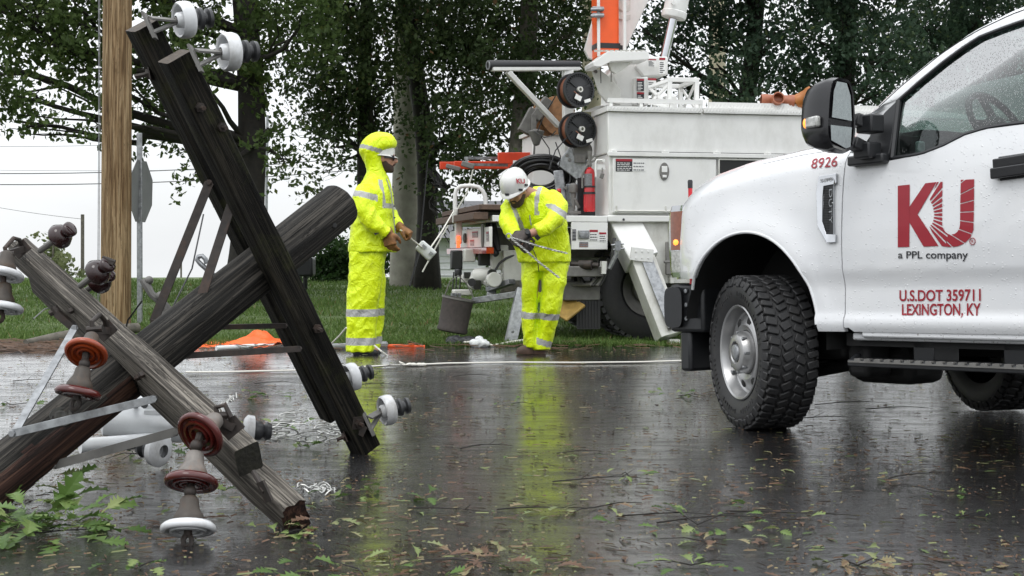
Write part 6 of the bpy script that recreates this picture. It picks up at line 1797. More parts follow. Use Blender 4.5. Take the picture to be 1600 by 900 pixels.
def fit_text(name, s, x0, y0, x1, y1, mat, parent, off=.0035, bold=0.0, slant=0.0, vertical=False, ref=None):
    """Lettering fitted between pixel corners: (x0,y0) left bottom, (x1,y1) right top, on the truck side."""
    cu = bpy.data.curves.new('lettering', 'FONT'); cu.body = s; cu.size = 1; cu.offset = bold; cu.resolution_u = 5; cu.shear = slant
    o = bpy.data.objects.new('lettering', cu); COL.objects.link(o)
    dg = bpy.context.evaluated_depsgraph_get(); dg.update(); me = bpy.data.meshes.new_from_object(o.evaluated_get(dg))
    bpy.data.objects.remove(o); bpy.data.curves.remove(cu)
    X = [v.co.x for v in me.vertices]; Y = [v.co.y for v in me.vertices]
    u0, u1 = min(X), max(X); v0, v1 = (min(Y), max(Y)) if ref is None else ref
    BL = shit(x0, y0[0]); BRt = shit(x1, y0[1]); TLt = shit(x0, y1[0]); TR = shit(x1, y1[1])
    b = MB(); vs_ = []
    for v in me.vertices:
        u, w_ = (v.co.x - u0) / (u1 - u0), (v.co.y - v0) / (v1 - v0)
        if vertical: u, w_ = w_, 1 - u
        p = BL.lerp(BRt, u).lerp(TLt.lerp(TR, u), w_); vs_.append(V((p.x, sy(p.x, p.z) + off, p.z)))
    b.add(vs_, [tuple(p.vertices) for p in me.polygons]); bpy.data.meshes.remove(me)
    return pp_(name, b, mat, parent, smooth=False)
fit_text('vent_lettering', 'DUTY', 1297.5, (350, 349), 1302.5, (296, 295), 'steel', vent, .010, -.005, vertical=True)
fit_text('vent_lettering', 'SUPER', 1285, (285.5, 282), 1304, (280.5, 277), 'frame_grey', vent, .0185, .005)
fit_text('number_lettering', '8926', 1269, (263.5, 260), 1309.5, (248, 243.5), 'decal_red', None, .004, .005, .18)
fit_text('lettering', 'a PPL company', 1404, (403.5, 404), 1513, (392, 391), 'decal_black', DR, .0035, .012, ref=(0, .73))
fit_text('lettering', 'U.S.DOT 359711', 1406, (470, 469.5), 1533, (453, 451), 'decal_red', DR, .0035, .02, ref=(0, .73))
fit_text('lettering', 'LEXINGTON, KY', 1410, (492, 492.5), 1533, (474.5, 473), 'decal_red', DR, .0035, .02, ref=(0, .73))

# the red logo, cut by white rays
def lp(x, y): return (1240 + x / 3.0, 240 + y / 3.0)
polys = [[(490, 151), (546, 145), (544, 437), (490, 439)],
         [(544, 250), (619, 139), (672, 133), (583, 285), (544, 322)],
         [(544, 322), (583, 285), (681, 433), (611, 436)]]
def clip(poly, n_, d_):
    out = []
    for i in range(len(poly)):
        a, c = poly[i], poly[(i + 1) % len(poly)]
        da, dc = n_[0] * a[0] + n_[1] * a[1] - d_, n_[0] * c[0] + n_[1] * c[1] - d_
        if da >= 0: out.append(a)
        if (da >= 0) != (dc >= 0):
            t = da / (da - dc); out.append((a[0] + (c[0] - a[0]) * t, a[1] + (c[1] - a[1]) * t))
    return out
U = [[(674, 133), (700, 132), (698, 210), (640, 215)], [(640, 215), (698, 210), (698, 250), (655, 250)], [(655, 250), (698, 250), (698, 285), (661, 285)], [(661, 285), (698, 285), (698, 320), (655, 322)], [(655, 322), (698, 320), (698, 332), (638, 343)], [(638, 343), (698, 332), (703, 352), (660, 385)],
     [(660, 385), (703, 352), (713, 367), (690, 432)], [(713, 367), (726, 377), (712, 436), (690, 432)], [(726, 377), (742, 379), (740, 438), (712, 436)], [(742, 379), (757, 376), (772, 434), (740, 438)], [(757, 376), (770, 366), (803, 420), (772, 434)], [(770, 366), (779, 348), (830, 394), (803, 420)], [(779, 348), (782, 328), (845, 355), (830, 394)],
     [(782, 328), (783, 230), (847, 230), (845, 355)], [(783, 230), (785, 123), (848, 120), (847, 230)]]
cx_, cy_ = 590, 287
angs = [-68, -58, -48.5, -38, -28, -17, -6, 5, 16, 27, 37, 46, 55, 64.5, 75]
far_cuts = [-37.5, -26.5, -15, -3.5, 8, 20, 32, 44, 55, 66]
b = MB()
def emit(poly):
    for k in range(100, 460, 24):                      # narrow bands, so the vinyl follows the door's curve
        q_ = clip(clip(poly, (0, 1), k), (0, -1), -(k + 24))
        if len(q_) < 3: continue
        ps = []
        for x, y in q_:
            q = shit(*lp(x, y)); ps.append(V((q.x, q.y + .003, q.z)))
        b.add(ps, [tuple(range(len(ps)))])
for p in polys: emit(p)
for p in U:
    cuts = angs if min(q[0] for q in p) < 700 else far_cuts
    gap = 3.2 if cuts is angs else 2.2
    ed = [-120] + list(cuts) + [120]
    for a0, a1 in zip(ed[:-1], ed[1:]):
        q = p
        for ang, sg in ((a0, 1), (a1, -1)):
            dx_, dy_ = math.cos(R(ang)), math.sin(R(ang)); nx2, ny2 = -dy_ * sg, dx_ * sg
            q = clip(q, (nx2, ny2), nx2 * cx_ + ny2 * cy_ + gap)
            if len(q) < 3: break
        emit(q)
pp_('logo', b, 'decal_red', DR, smooth=False)
fit_text('lettering', 'R', 1518.3, (379.3, 379.3), 1521.8, (374.6, 374.6), 'decal_red', DR)
b = MB(); cc = lp(840, 411); ring = []
for k in range(25):
    t = 2 * math.pi * k / 24; q = shit(cc[0] + 4.2 * math.cos(t), cc[1] + 5.2 * math.sin(t)); ring.append(q + V((0, .003, 0)))
b.tube(ring, .0018, 5, caps=False); pp_('lettering', b, 'decal_red', DR)

# wheels
def pick_wheel(x, y, s, steer):
    Rz = Matrix.Rotation(steer, 4, 'Z'); M = Matrix.Translation((x, y, .42)) @ Rz
    def tr(mb): mb.v = [M @ p for p in mb.v]; return mb
    rad, hw = .42, .145
    w_ = MB(); w_.lathe([(.255, -hw + .02), (.30, -hw - .004), (.36, -hw - .008), (rad - .030, -hw + .004), (rad - .012, -hw + .03), (rad - .012, hw - .03), (rad - .030, hw - .004), (.36, hw + .008), (.30, hw + .004), (.255, hw - .02), (.245, 0)], (0, 0, 0), (0, 1, 0), 64, closed=True)
    wh = pp_('wheel', tr(w_), 'rubber', sharp=30)
    t_ = MB(); N = 48
    for k in range(N):
        for row, (yc, wy, skew, off) in enumerate(((-.108, .062, .25, 0), (-.040, .058, -.45, .5), (.030, .058, .45, .1), (.104, .062, -.25, .6))):
            a = 2 * math.pi * (k + off) / N; r_ = rad - .010
            mt = Matrix.Rotation(-a, 3, 'Y') @ Matrix.Translation((r_, 0, 0)).to_3x3()
            rot = Matrix.Rotation(-a, 3, 'Y') @ Matrix.Rotation(skew, 3, 'X')
            t_.box((math.cos(a) * r_, yc, math.sin(a) * r_), (.025, wy, .039 + .006 * ((k * 7 + row) % 3 - 1)), rot, taper=1)
        for sd in (-1, 1):
            a = 2 * math.pi * (k + (.0 if k % 2 else .12)) / N; ln = .050 if k % 2 else .034
            rr = rad - .034
            t_.box((math.cos(a) * rr, sd * (hw - .001), math.sin(a) * rr), (ln, .018, .042), Matrix.Rotation(-a, 3, 'Y') @ Matrix.Rotation(sd * -.35, 3, 'Z'))
    pp_('tread', tr(t_), 'rubber', wh, bevel=.004, seg=1)
    t_ = MB()
    for k in range(72):
        a = 2 * math.pi * k / 72
        if k % 9 in (0, 8): continue
        t_.box((math.cos(a) * .325, s * (hw + .0075), math.sin(a) * .325), (.026 if k % 4 else .018, .004, .007), Matrix.Rotation(-a, 3, 'Y'))
    pp_('sidewall_lettering', tr(t_), 'rubber', wh)
    f_ = s
    r_ = MB(); r_.lathe([(.256, f_ * .122), (.262, f_ * .135), (.256, f_ * .140), (.246, f_ * .134), (.236, f_ * .11), (.226, f_ * .075), (.214, f_ * .068), (.200, f_ * .082), (.150, f_ * .098), (.122, f_ * .088), (.118, f_ * .080), (.10, f_ * .08)], (0, 0, 0), (0, 1, 0), 56)
    r_.lathe([(.118, f_ * .082), (.114, f_ * .125), (.100, f_ * .150), (.088, f_ * .156), (.062, f_ * .156), (.056, f_ * .146), (.050, f_ * .146)], (0, 0, 0), (0, 1, 0), 40)
    rim = pp_('rim', tr(r_), 'rim', wh, sharp=30)
    h_ = MB(); h_.lathe([(.052, f_ * .150), (.048, f_ * .12), (.001, f_ * .12)], (0, 0, 0), (0, 1, 0), 24)
    for k in range(8):
        a = 2 * math.pi * (k + .35) / 8; h_.lathe([(.001, f_ * .0945), (.020, f_ * .0945), (.030, f_ * .088), (.03, f_ * .06)], (math.cos(a) * .172, 0, math.sin(a) * .172), (0, 1, 0), 14)
    pp_('hand_hole', tr(h_), 'underbody', rim)
    h_ = MB(); h_.lathe([(.048, f_ * .146), (.044, f_ * .160), (.030, f_ * .166), (.001, f_ * .166)], (0, 0, 0), (0, 1, 0), 20)
    for k in range(8):
        a = 2 * math.pi * k / 8; h_.box((math.cos(a) * .108, f_ * .132, math.sin(a) * .108), (.016, .03, .016), Matrix.Rotation(-a, 3, 'Y'))
    h_.box((.205, f_ * .09, -.12), (.05, .02, .02)); pp_('hub', tr(h_), 'steel', rim, bevel=.003)
    return wh
st = R(-23)
pick_wheel(0, .87, 1, st); pick_wheel(-.28, -.90, -1, st); pick_wheel(-4.06, .87, 1, 0); pick_wheel(-4.06, -.87, -1, 0)
# ------------------------------------------------------------------ the two line workers
def remeshed(name, mb, mats, parent, voxel=0.011, smooth=4, wrinkle=0.0, freq=(9, 9, 5), stripe=None, seed=0.0, fold=None):
    o = mb.build(name, mats, parent, None, sharp=0)
    m = o.modifiers.new('remesh', 'REMESH'); m.mode = 'VOXEL'; m.voxel_size = voxel; m.use_smooth_shade = True
    if smooth:
        s = o.modifiers.new('smooth', 'SMOOTH'); s.factor = 0.5; s.iterations = smooth
    frozen(o); me = o.data
    n = len(me.vertices)
    if wrinkle:
        nr = [v.normal.copy() for v in me.vertices]
        for v, q in zip(me.vertices, nr):
            p = V((v.co.x * freq[0], v.co.y * freq[1], v.co.z * freq[2])) + V((seed, seed * 2, seed))
            wv = mnoise.noise_vector(p * 0.6) * 0.7
            p2_ = V((p.x * .8 + p.z * .6, p.y, p.z * .8 - p.x * .6)); a = 1 - 3.2 * abs(mnoise.noise(V((p2_.x * .55, p2_.y * .8, p2_.z * 1.5)) + wv)) - .55 * abs(mnoise.noise(p * 1.8 + wv)); c = mnoise.noise(p * 0.45 + V((7, 3, 1)))
            d = wrinkle * (0.55 * a + 0.9 * c)
            if fold: d += fold(v.co)
            v.co += q * d
    if stripe:
        at = me.attributes.new('tint', 'FLOAT', 'POINT')
        at.data.foreach_set('value', [1.0 if stripe(v.co) else 0.0 for v in me.vertices])
    me.polygons.foreach_set('use_smooth', [True] * len(me.polygons))
    me.update()
    return o

def hand_mb(b, wrist, d, nrm, sc=1.0, curl=0.6, left=False, fat=1.0, close=1.0):
    """Palm, four unequal fingers and a thumb; d points from the wrist to the knuckles, nrm out of the back of the hand."""
    w_ = V(wrist); d = V(d).normalized(); nrm = V(nrm); nrm = (nrm - d * nrm.dot(d)).normalized(); s = d.cross(nrm) * (-1 if left else 1)
    L_ = 0.095 * sc
    b.loft([(w_ - d * .03 * sc, s * .028 * sc * fat, nrm * .022 * sc * fat), (w_ + d * .01, s * .033 * sc * fat, nrm * .021 * sc * fat), (w_ + d * L_ * .6, s * .043 * sc * fat, nrm * .020 * sc * fat), (w_ + d * L_, s * .044 * sc * fat, nrm * .016 * sc * fat)], 16, expo=2.6)
    for k, (off, ln) in enumerate(((-.032, .068), (-.011, .078), (.011, .073), (.032, .056))):
        p = w_ + d * (L_ - .012) + s * off * sc * 1.02
        pts = [p]; a = 0.15
        dirv = d
        for j, fr in enumerate((.45, .32, .25)):
            a += curl * (0.9 + .25 * j) * (1 + .08 * k)
            dirv = d * math.cos(a) - nrm * math.sin(a)
            pts.append(pts[-1] + dirv * ln * sc * fr * 1.15)
        b.tube(pts, [.0108 * sc * fat, .0102 * sc * fat, .0095 * sc * fat, .0075 * sc * fat], 8)
        b.ball(pts[-1], .0075 * sc * fat, 8, 6)
    p = w_ + d * .02 * sc - s * .030 * sc
    t1 = p + (d * .5 - s * .65 - nrm * .35).normalized() * .04 * sc; t2 = t1 + (d * .8 - s * .15 - nrm * .5 * close).normalized() * .032 * sc; t3 = t2 + (d * .75 + s * .25 * close - nrm * .5).normalized() * .026 * sc
    b.tube([p, t1, t2, t3], [.016 * sc * fat, .0135 * sc * fat, .011 * sc * fat, .008 * sc * fat], 8); b.ball(t3, .008 * sc * fat, 8, 6)

HEAD = [(-.115, .045, .035, .035), (-.105, .052, .045, .030), (-.085, .066, .056, .016), (-.055, .080, .064, .010), (-.02, .088, .069, .004), (.02, .093, .072, -.002), (.06, .092, .072, -.006), (.09, .078, .062, -.008), (.108, .050, .040, -.008), (.115, .015, .012, -.008)]
def head_mb(b, M):
    """x forward, y left, z up; about 23 cm from chin to crown."""
    T_ = lambda x, y, z: M @ V((x, y, z)); X = lambda x, y, z: M.to_3x3() @ V((x, y, z))
    b.loft([(T_(cx, 0, z), X(rx, 0, 0), X(0, ry, 0)) for z, rx, ry, cx in HEAD], 24, expo=2.3)
    b.tube([T_(.088, 0, .012), T_(.106, 0, -.016), T_(.112, 0, -.030), T_(.098, 0, -.037)], [.008, .012, .014, .010], 8)          # nose
    for s in (1, -1):
        b.ball(T_(.100, s * .011, -.033), .009, 8, 6); b.ball(T_(-.008, s * .076, -.012), (.020, .010, .032), 10, 8, rot=M.to_3x3())
        b.tube([T_(.084, s * .012, .024), T_(.080, s * .035, .026), T_(.066, s * .055, .020)], [.007, .008, .006], 6)            # brow
        b.ball(T_(.062, s * .042, -.03), (.02, .018, .018), 10, 8)                                                               # cheek
    b.ball(T_(.084, 0, -.062), (.012, .024, .005), 10, 6, rot=M.to_3x3()); b.ball(T_(.082, 0, -.072), (.012, .021, .006), 10, 6, rot=M.to_3x3())   # lips
    b.ball(T_(.068, 0, -.100), (.020, .022, .016), 10, 8, rot=M.to_3x3())
def beard_mb(b, M):
    T_ = lambda x, y, z: M @ V((x, y, z)); X = lambda x, y, z: M.to_3x3() @ V((x, y, z))
    b.loft([(T_(.046, 0, -.128), X(.034, 0, 0), X(0, .034, 0)), (T_(.036, 0, -.112), X(.056, 0, 0), X(0, .052, 0)), (T_(.026, 0, -.086), X(.064, 0, 0), X(0, .062, 0)), (T_(.010, 0, -.062), X(.074, 0, 0), X(0, .0695, 0)), (T_(-.006, 0, -.03), X(.066, 0, 0), X(0, .0735, 0))], 22, expo=2.3)
    b.tube([T_(.086, -.026, -.062), T_(.098, 0, -.050), T_(.086, .026, -.062)], .008, 8)
def helmet_parts(M, parent, brim=1.0, logo=False):
    T_ = lambda x, y, z: M @ V((x, y, z))
    b = MB(); vs_, fs = [], []; n = 40
    prof = [(1.0, 0.0), (1.0, .03), (.97, .065), (.88, .10), (.70, .128), (.45, .146), (.2, .153), (.01, .155)]
    for k, z in prof:
        for i in range(n):
            a = 2 * math.pi * i / n
            rx, ry = .137 * k, .112 * k
            rib = .004 * (1 if abs(math.sin(a)) < .25 and z > .05 and z < .15 else 0)
            vs_.append(T_(-.006 + rx * math.cos(a), ry * math.sin(a), .030 + z + rib + (.012 if .30 < abs(math.sin(a)) * k < .42 and z > .06 else 0) * .3))
    for j in range(len(prof) - 1):
        for i in range(n): fs.append((j * n + i, j * n + (i + 1) % n, (j + 1) * n + (i + 1) % n, (j + 1) * n + i))
    fs.append(tuple((len(prof) - 1) * n + i for i in range(n)))
    b.add(vs_, fs)
    vs_, fs = [], []
    for kx, dz in ((1.0, .032), (1.10, .024), (1.105, .019), (1.0, .026)):
        for i in range(n):
            a = 2 * math.pi * i / n; f = 1 + (.26 * brim * max(0, math.cos(a)) ** 3 if kx > 1 else 0)
            vs_.append(T_(-.006 + .137 * kx * f * math.cos(a), .112 * kx * math.sin(a), dz - (.012 * max(0, math.cos(a)) ** 3 if kx > 1 else 0)))
    for j in range(3):
        for i in range(n): fs.append((j * n + i, j * n + (i + 1) % n, (j + 1) * n + (i + 1) % n, (j + 1) * n + i))
    b.add(vs_, fs)
    h = b.build('hard_hat', MT['helmet'], parent, None, sharp=50)
    b = MB()
    for k in (-1, 0, 1): b.tube([T_(-.10 * 1, k * .032, .13), T_(-.03, k * .034, .178 - abs(k) * .008), T_(.05, k * .033, .168 - abs(k) * .008), T_(.095, k * .028, .130)], [.006, .010, .010, .005], 8)
    b.build('ridge', MT['helmet'], h, None, sharp=0)
    return h

# ---- worker in the hood, standing in profile --------------------------------------------------
Y1 = 11.66
p1o = W(572, 553, Y1); p1o.z = gz(p1o.x, Y1)
W1 = thing('person', 'worker in hooded fluorescent yellow rain suit and tan gloves standing in profile holding a rope', 'person', p1o)
def q1(px, py, dy=0.0): return W(px, py, Y1 + dy) - p1o
def sec1(l, r, py, hd, dy=0.0, nx=0.0):
    a, c = q1(l, py, dy), q1(r, py, dy); m = (a + c) / 2
    return (m, V(((c.x - a.x) / 2, 0, nx)), V((0, hd, 0)))
HM1 = Matrix.Translation(q1(600, 246, 0.0)) @ Matrix.Rotation(R(0), 4, 'Z') @ Matrix.Rotation(R(4), 4, 'Y')
b = MB(); head_mb(b, HM1)
b.tube([q1(595, 262), q1(588, 290)], [.058, .068], 14)
b.loft([sec1(574, 600, 283, .12), sec1(562, 606, 298, .19), sec1(558, 606, 330, .17), sec1(556, 604, 370, .16), sec1(552, 600, 395, .17), sec1(552, 596, 405, .15)], 20)
for s, dy in ((-1, -.10), (1, .10)):
    b.tube([q1(574, 400, dy), q1(572, 470, dy), q1(566, 540, dy)], [.09, .062, .045], 12); b.loft([sec1(556, 590, 543, .045, dy), sec1(556, 592, 551, .045, dy)], 12)
A1n = [q1(568, 300, -.20), q1(572, 325, -.27), q1(582, 350, -.27), q1(608, 366, -.24)]
A1f = [q1(590, 300, .20), q1(603, 330, .26), q1(616, 350, .20), q1(626, 358, .14)]
for A in (A1n, A1f): b.tube(A, [.060, .052, .046, .032], 12)
remeshed('body', b, MT['skin'], W1, .008, 3)
b = MB(); beard_mb(b, HM1); remeshed('beard', b, MT['beard'], W1, .006, 2)
helmet_parts(HM1 @ Matrix.Translation((-.022, 0, -.006)) @ Matrix.Diagonal((.86, .93, .80, 1)), W1, .55)
b = MB(); T_ = lambda x, y, z: HM1 @ V((x, y, z))
for s in (1, -1): b.loft([(T_(.088, s * .036, .012), HM1.to_3x3() @ V((.006, 0, 0)), HM1.to_3x3() @ V((0, .034, 0))), (T_(.092, s * .036, -.004), HM1.to_3x3() @ V((.008, 0, 0)), HM1.to_3x3() @ V((0, .034, 0))), (T_(.086, s * .036, -.022), HM1.to_3x3() @ V((.006, 0, 0)), HM1.to_3x3() @ V((0, .026, 0)))], 14); b.box(T_(.05, s * .074, .004), (.09, .006, .024))
b.build('sunglasses', MT['lens_dark'], W1, None)
# trousers
b = MB()
b.loft([sec1(548, 604, 378, .19), sec1(547, 602, 400, .20), sec1(547, 600, 412, .19)], 20)
b.loft([sec1(546, 601, 392, .115, -.095), sec1(543, 596, 440, .112, -.10), sec1(542, 591, 480, .11, -.10), sec1(541.5, 588, 520, .105, -.10), sec1(541, 586, 549, .105, -.10)], 20, expo=2.4)
b.loft([sec1(548, 602, 392, .115, .095), sec1(552, 602, 440, .112, .10), sec1(552, 600, 480, .11, .10), sec1(554, 597, 520, .10, .10), sec1(553, 594, 545, .10, .10)], 20, expo=2.4)
zA, zB, zC, zD = q1(0, 482).z, q1(0, 493).z, q1(0, 527).z, q1(0, 538).z
remeshed('rain_trousers', b, MT['hivis'], W1, .0105, 4, .0135, (8, 8, 5.2), lambda c: zB < c.z < zA or zD < c.z < zC, 1.7)
# coat: body, sleeves and hood in one garment
b = MB()
b.loft([sec1(572, 606, 276, .11), sec1(563, 610, 288, .19), sec1(555, 613, 303, .235), sec1(551, 614, 330, .235), sec1(548, 616, 360, .225), sec1(544, 620, 384, .235), sec1(543.5, 621, 394, .235)], 26, expo=2.3)
b.tube([q1(570, 296, -.17), q1(566, 310, -.24), q1(570, 330, -.275), q1(582, 348, -.275), q1(598, 361, -.255), q1(604, 366, -.245)], [.075, .088, .083, .078, .066, .066], 16)
b.tube([q1(592, 298, .17), q1(600, 320, .25), q1(610, 342, .24), q1(622, 357, .16)], [.075, .085, .075, .056], 16)
b.loft([sec1(568, 606, 279, .125), sec1(573, 603, 268, .105), sec1(571, 600, 256, .110), sec1(566, 600, 245, .122), sec1(562, 605, 236, .138), sec1(563, 619, 229, .140), sec1(567, 621, 221, .132), sec1(573, 618, 214.5, .112), sec1(580, 611, 209.5, .08), sec1(588, 604, 207, .045)], 26, expo=2.2)
def st1(c):
    px = 800 + (c.x + p1o.x) / (c.y + Y1) * F_PX; py = 553 - c.z / Y1 * F_PX
    arm = c.y < -.20 and py > 290
    if arm and 300 < py < 314 + (px - 565) * .25 and px < 590: return abs((py - 306) - (px - 566) * .22) < 5.0
    if py < 262:
        return abs((py - 234.5) - (px - 582) * .30) < 3.4 and px < 600
    if not arm and abs(py - 322.5) < 4.2: return True
    if not arm and 282 < py < 322 and c.y < 0 and abs(px - (594.5 + (py - 283) * .16)) < 3.2: return True
    return False
remeshed('rain_coat', b, MT['hivis'], W1, .0105, 4, .0130, (7.5, 7.5, 5), st1, 4.2)
b = MB(); b.tube([q1(604, 280, -.085), q1(611, 300, -.12), q1(614, 330, -.11), q1(617, 360, -.10), q1(620, 390, -.10)], .005, 6); b.build('coat_zip', MT['grey_plastic'], W1, None)
b = MB(); 
for py in (292, 306, 322, 340, 358, 376): b.ball(q1(614.5 + (py - 300) * .06, py, -.05), .007, 8, 6)
b.build('coat_snap', MT['decal_black'], W1, None)
b = MB(); b.beam(q1(585, 365, -.30), q1(592, 361, -.31), .03, .008, (0, -1, 0)); b.build('cuff_tab', MT['decal_black'], W1, None)
# gloves
b = MB(); hand_mb(b, q1(606, 364, -.24), (.22, 0, -1), (-.5, -.85, -.1), 1.12, .34, fat=1.28); b.tube([q1(603, 358, -.24), q1(607, 366, -.24)], [.046, .048], 12); remeshed('glove', b, MT['leather'], W1, .0055, 2)
b = MB(); hand_mb(b, q1(626, 356, .14), (.75, -.1, -.45), (.45, -.2, .8), 1.10, .95, left=True, fat=1.25); b.tube([q1(620, 352, .15), q1(627, 357, .14)], [.045, .046], 12); remeshed('glove', b, MT['leather'], W1, .0055, 2)
b = MB()
for dy, x0 in ((-.10, 560), (.10, 564)):
    b.loft([sec1(x0 - 8, x0 + 30, 554.5, .052, dy), sec1(x0 - 9, x0 + 32, 551.5, .056, dy), sec1(x0 - 8, x0 + 30, 547, .056, dy), sec1(x0 - 6, x0 + 18, 541, .055, dy)], 18, expo=2.6)
b.build('overshoe', MT['boot_black'], W1, None)

# ---- bending worker tying wires ---------------------------------------------------------------
Y2 = 11.62
p2o = W(836, 551, Y2); p2o.z = gz(p2o.x, Y2)
W2 = thing('person', 'bending worker in white hard hat and yellow rain suit working on wires with both hands', 'person', p2o)
def q2(px, py, dy=0.0): return W(px, py, Y2 + dy) - p2o
def sec2(l, r, py, hd, dy=0.0, tilt=0.0):
    a, c = q2(l, py, dy), q2(r, py, dy); m = (a + c) / 2
    return (m, V(((c.x - a.x) / 2, 0, (c.z - a.z) / 2)), V((0, hd, tilt)))
hz2 = V((-.30, -.46, .84)).normalized(); hx2 = V((-.42, -.66, -.48)); hx2 = (hx2 - hz2 * hx2.dot(hz2)).normalized(); hy2 = hz2.cross(hx2)
hc2 = q2(806, 297, -.30)
HM2 = Matrix(((hx2.x, hy2.x, hz2.x, hc2.x), (hx2.y, hy2.y, hz2.y, hc2.y), (hx2.z, hy2.z, hz2.z, hc2.z), (0, 0, 0, 1)))
b = MB(); head_mb(b, HM2)
b.tube([q2(815, 299, -.26), q2(832, 308, -.14)], [.058, .075], 14)
b.loft([sec2(806, 872, 303, .10, -.13), sec2(800, 878, 325, .13, -.10), sec2(808, 882, 360, .13, -.04), sec2(822, 886, 400, .13, 0), sec2(826, 882, 415, .12, 0)], 20)
b.tube([q2(866, 405), q2(858, 478, -.03), q2(848, 542, 0)], [.09, .065, .045], 12); b.tube([q2(832, 405), q2(828, 478, -.05), q2(826, 542, 0)], [.085, .062, .045], 12)
AL = [q2(868, 316, -.14), q2(866, 344, -.32), q2(842, 361, -.42), q2(818, 368, -.46)]
AR = [q2(803, 318, -.14), q2(795, 348, -.30), q2(805, 372, -.40), q2(817, 384, -.44)]
for A in (AL, AR): b.tube(A, [.060, .050, .040, .030], 12)
remeshed('body', b, MT['skin'], W2, .008, 3)
b = MB(); beard_mb(b, HM2); remeshed('beard', b, MT['beard'], W2, .006, 2)
hh = helmet_parts(HM2, W2, .45)
b = MB(); T_ = lambda x, y, z: HM2 @ V((x, y, z))
for (x, y, z) in ((.136, .0, .040), (.0, .118, .045), (.07, .100, .042)):
    n_ = (HM2.to_3x3() @ V((x, y * 1.3, .0))).normalized(); b.box(T_(x, y, z), (.014, .034, .016), n_.to_track_quat('X', 'Z').to_matrix())
b.build('slot_clip', MT['decal_black'], hh, None, bevel=.002)
# small red letters on the shell
cu_c = T_(.045, .098, .105)
n_ = (HM2.to_3x3() @ V((.25, .75, .55))).normalized(); e1 = V((0, 0, 1)).cross(n_).normalized(); e2 = n_.cross(e1)
text_mesh('lettering', 'KU', MT['decal_red'], .058, lambda x, y, w_: cu_c + e1 * (x - .035) + e2 * (y - .02) + n_ * .010, hh, None, bold=.002)
# collar and shirt
b = MB(); b.tube([q2(822, 312, -.22), q2(826, 325, -.20), q2(829, 338, -.18)], [.04, .035, .02], 10); b.build('shirt', MT['shirt'], W2, None)
# trousers
b = MB()
b.loft([sec2(812, 892, 385, .17, .0), sec2(813, 891, 408, .175), sec2(816, 888, 424, .16)], 22)
b.loft([sec2(814, 849, 405, .125, .01), sec2(814, 842, 440, .115, -.03), sec2(815, 840, 485, .11, -.02), sec2(816, 838, 520, .105, -.01), sec2(818, 842, 543, .10, .0)], 20, expo=2.3)
b.loft([sec2(846, 891, 405, .13, -.01), sec2(846, 884, 440, .125, -.05), sec2(844, 874, 485, .115, -.07), sec2(839, 866, 520, .11, .0), sec2(831, 859, 547, .105, .0)], 20, expo=2.3)
def st2(c):
    px = 800 + (c.x + p2o.x) / (c.y + Y2) * F_PX; py = 551 - c.z / Y2 * F_PX
    if abs(py - 490.5 - (px - 840) * .06) < 5: return True
    return abs(py - 531 - (px - 845) * .30) < 5 if px > 838 else False
remeshed('rain_trousers', b, MT['hivis'], W2, .0105, 4, .0145, (8, 8, 5.2), st2, 8.1)
# coat
b = MB()
b.loft([sec2(812, 856, 299, .08, -.18, .02), sec2(800, 872, 305, .12, -.15, .03), sec2(792, 880, 320, .155, -.13, .02), sec2(790, 885, 342, .165, -.10), sec2(796, 890, 368, .165, -.05), sec2(806, 893, 392, .18, -.01), sec2(810, 893, 410, .185, .0)], 26, expo=2.4)
b.tube([q2(860, 306, -.13), q2(872, 322, -.20), q2(868, 342, -.33), q2(852, 355, -.40), q2(836, 362, -.43)], [.075, .090, .080, .070, .062], 16)
b.tube([q2(808, 308, -.13), q2(798, 325, -.19), q2(794, 346, -.30), q2(800, 362, -.36), q2(806, 372, -.39)], [.075, .082, .074, .064, .056], 16)
b.loft([sec2(838, 862, 300, .05, -.10, .02), sec2(832, 850, 294, .05, -.10, .02)], 14)
def st3(c):
    px = 800 + (c.x + p2o.x) / (c.y + Y2) * F_PX; py = 551 - c.z / Y2 * F_PX
    if px > 850 and 318 < py < 344: return abs((py - 322) - (px - 862) * .62) < 5.5 and py - 300 < 60 and px > 852 and c.y > -.42
    if px < 832 and c.y < -.1 and 305 < py < 360 and abs(px - (799 + (py - 315) * .42)) < 3.8: return True
    if 832 < px < 850 and c.y < -.05 and 290 < py < 336 and abs(px - (838 + (py - 322) ** 2 * .006)) < 3.6: return True
    if px < 812 and abs(py - 362) < 4.5 and c.y > -.34: return True
    return False
remeshed('rain_coat', b, MT['hivis'], W2, .0105, 4, .0140, (7.5, 7.5, 5), st3, 3.3)
b = MB(); b.tube([q2(827, 322, -.26), q2(828, 340, -.27), q2(830, 352, -.27)], .005, 6); b.build('coat_zip', MT['grey_plastic'], W2, None)
b = MB(); b.beam(q2(837, 368, -.49), q2(842, 374, -.48), .035, .008, (0, -1, 0)); b.build('cuff_tab', MT['decal_black'], W2, None)
b = MB(); hand_mb(b, q2(820, 366, -.455), (-.85, -.2, -.5), (.2, -.75, .6), 1.08, .75, left=True, fat=1.2); remeshed('glove', b, MT['grey_glove'], W2, .0055, 2)
b = MB(); hand_mb(b, q2(811, 377, -.415), (.75, -.35, -.55), (-.2, -.85, -.2), 1.08, .8, fat=1.2); remeshed('glove', b, MT['grey_glove'], W2, .0055, 2)
b = MB(); d = (q2(818, 367, -.46) - q2(832, 362, -.435)).normalized(); b.lathe([(.034, -.018), (.040, -.014), (.040, .014), (.034, .018)], q2(824, 365, -.447), d, 20); b.lathe([(.001, .0), (.020, .0), (.018, .010), (.001, .010)], q2(824, 363, -.49), (.1, -1, .35), 16); b.build('wrist_watch', MT['black_plastic'], W2, None)
b = MB()
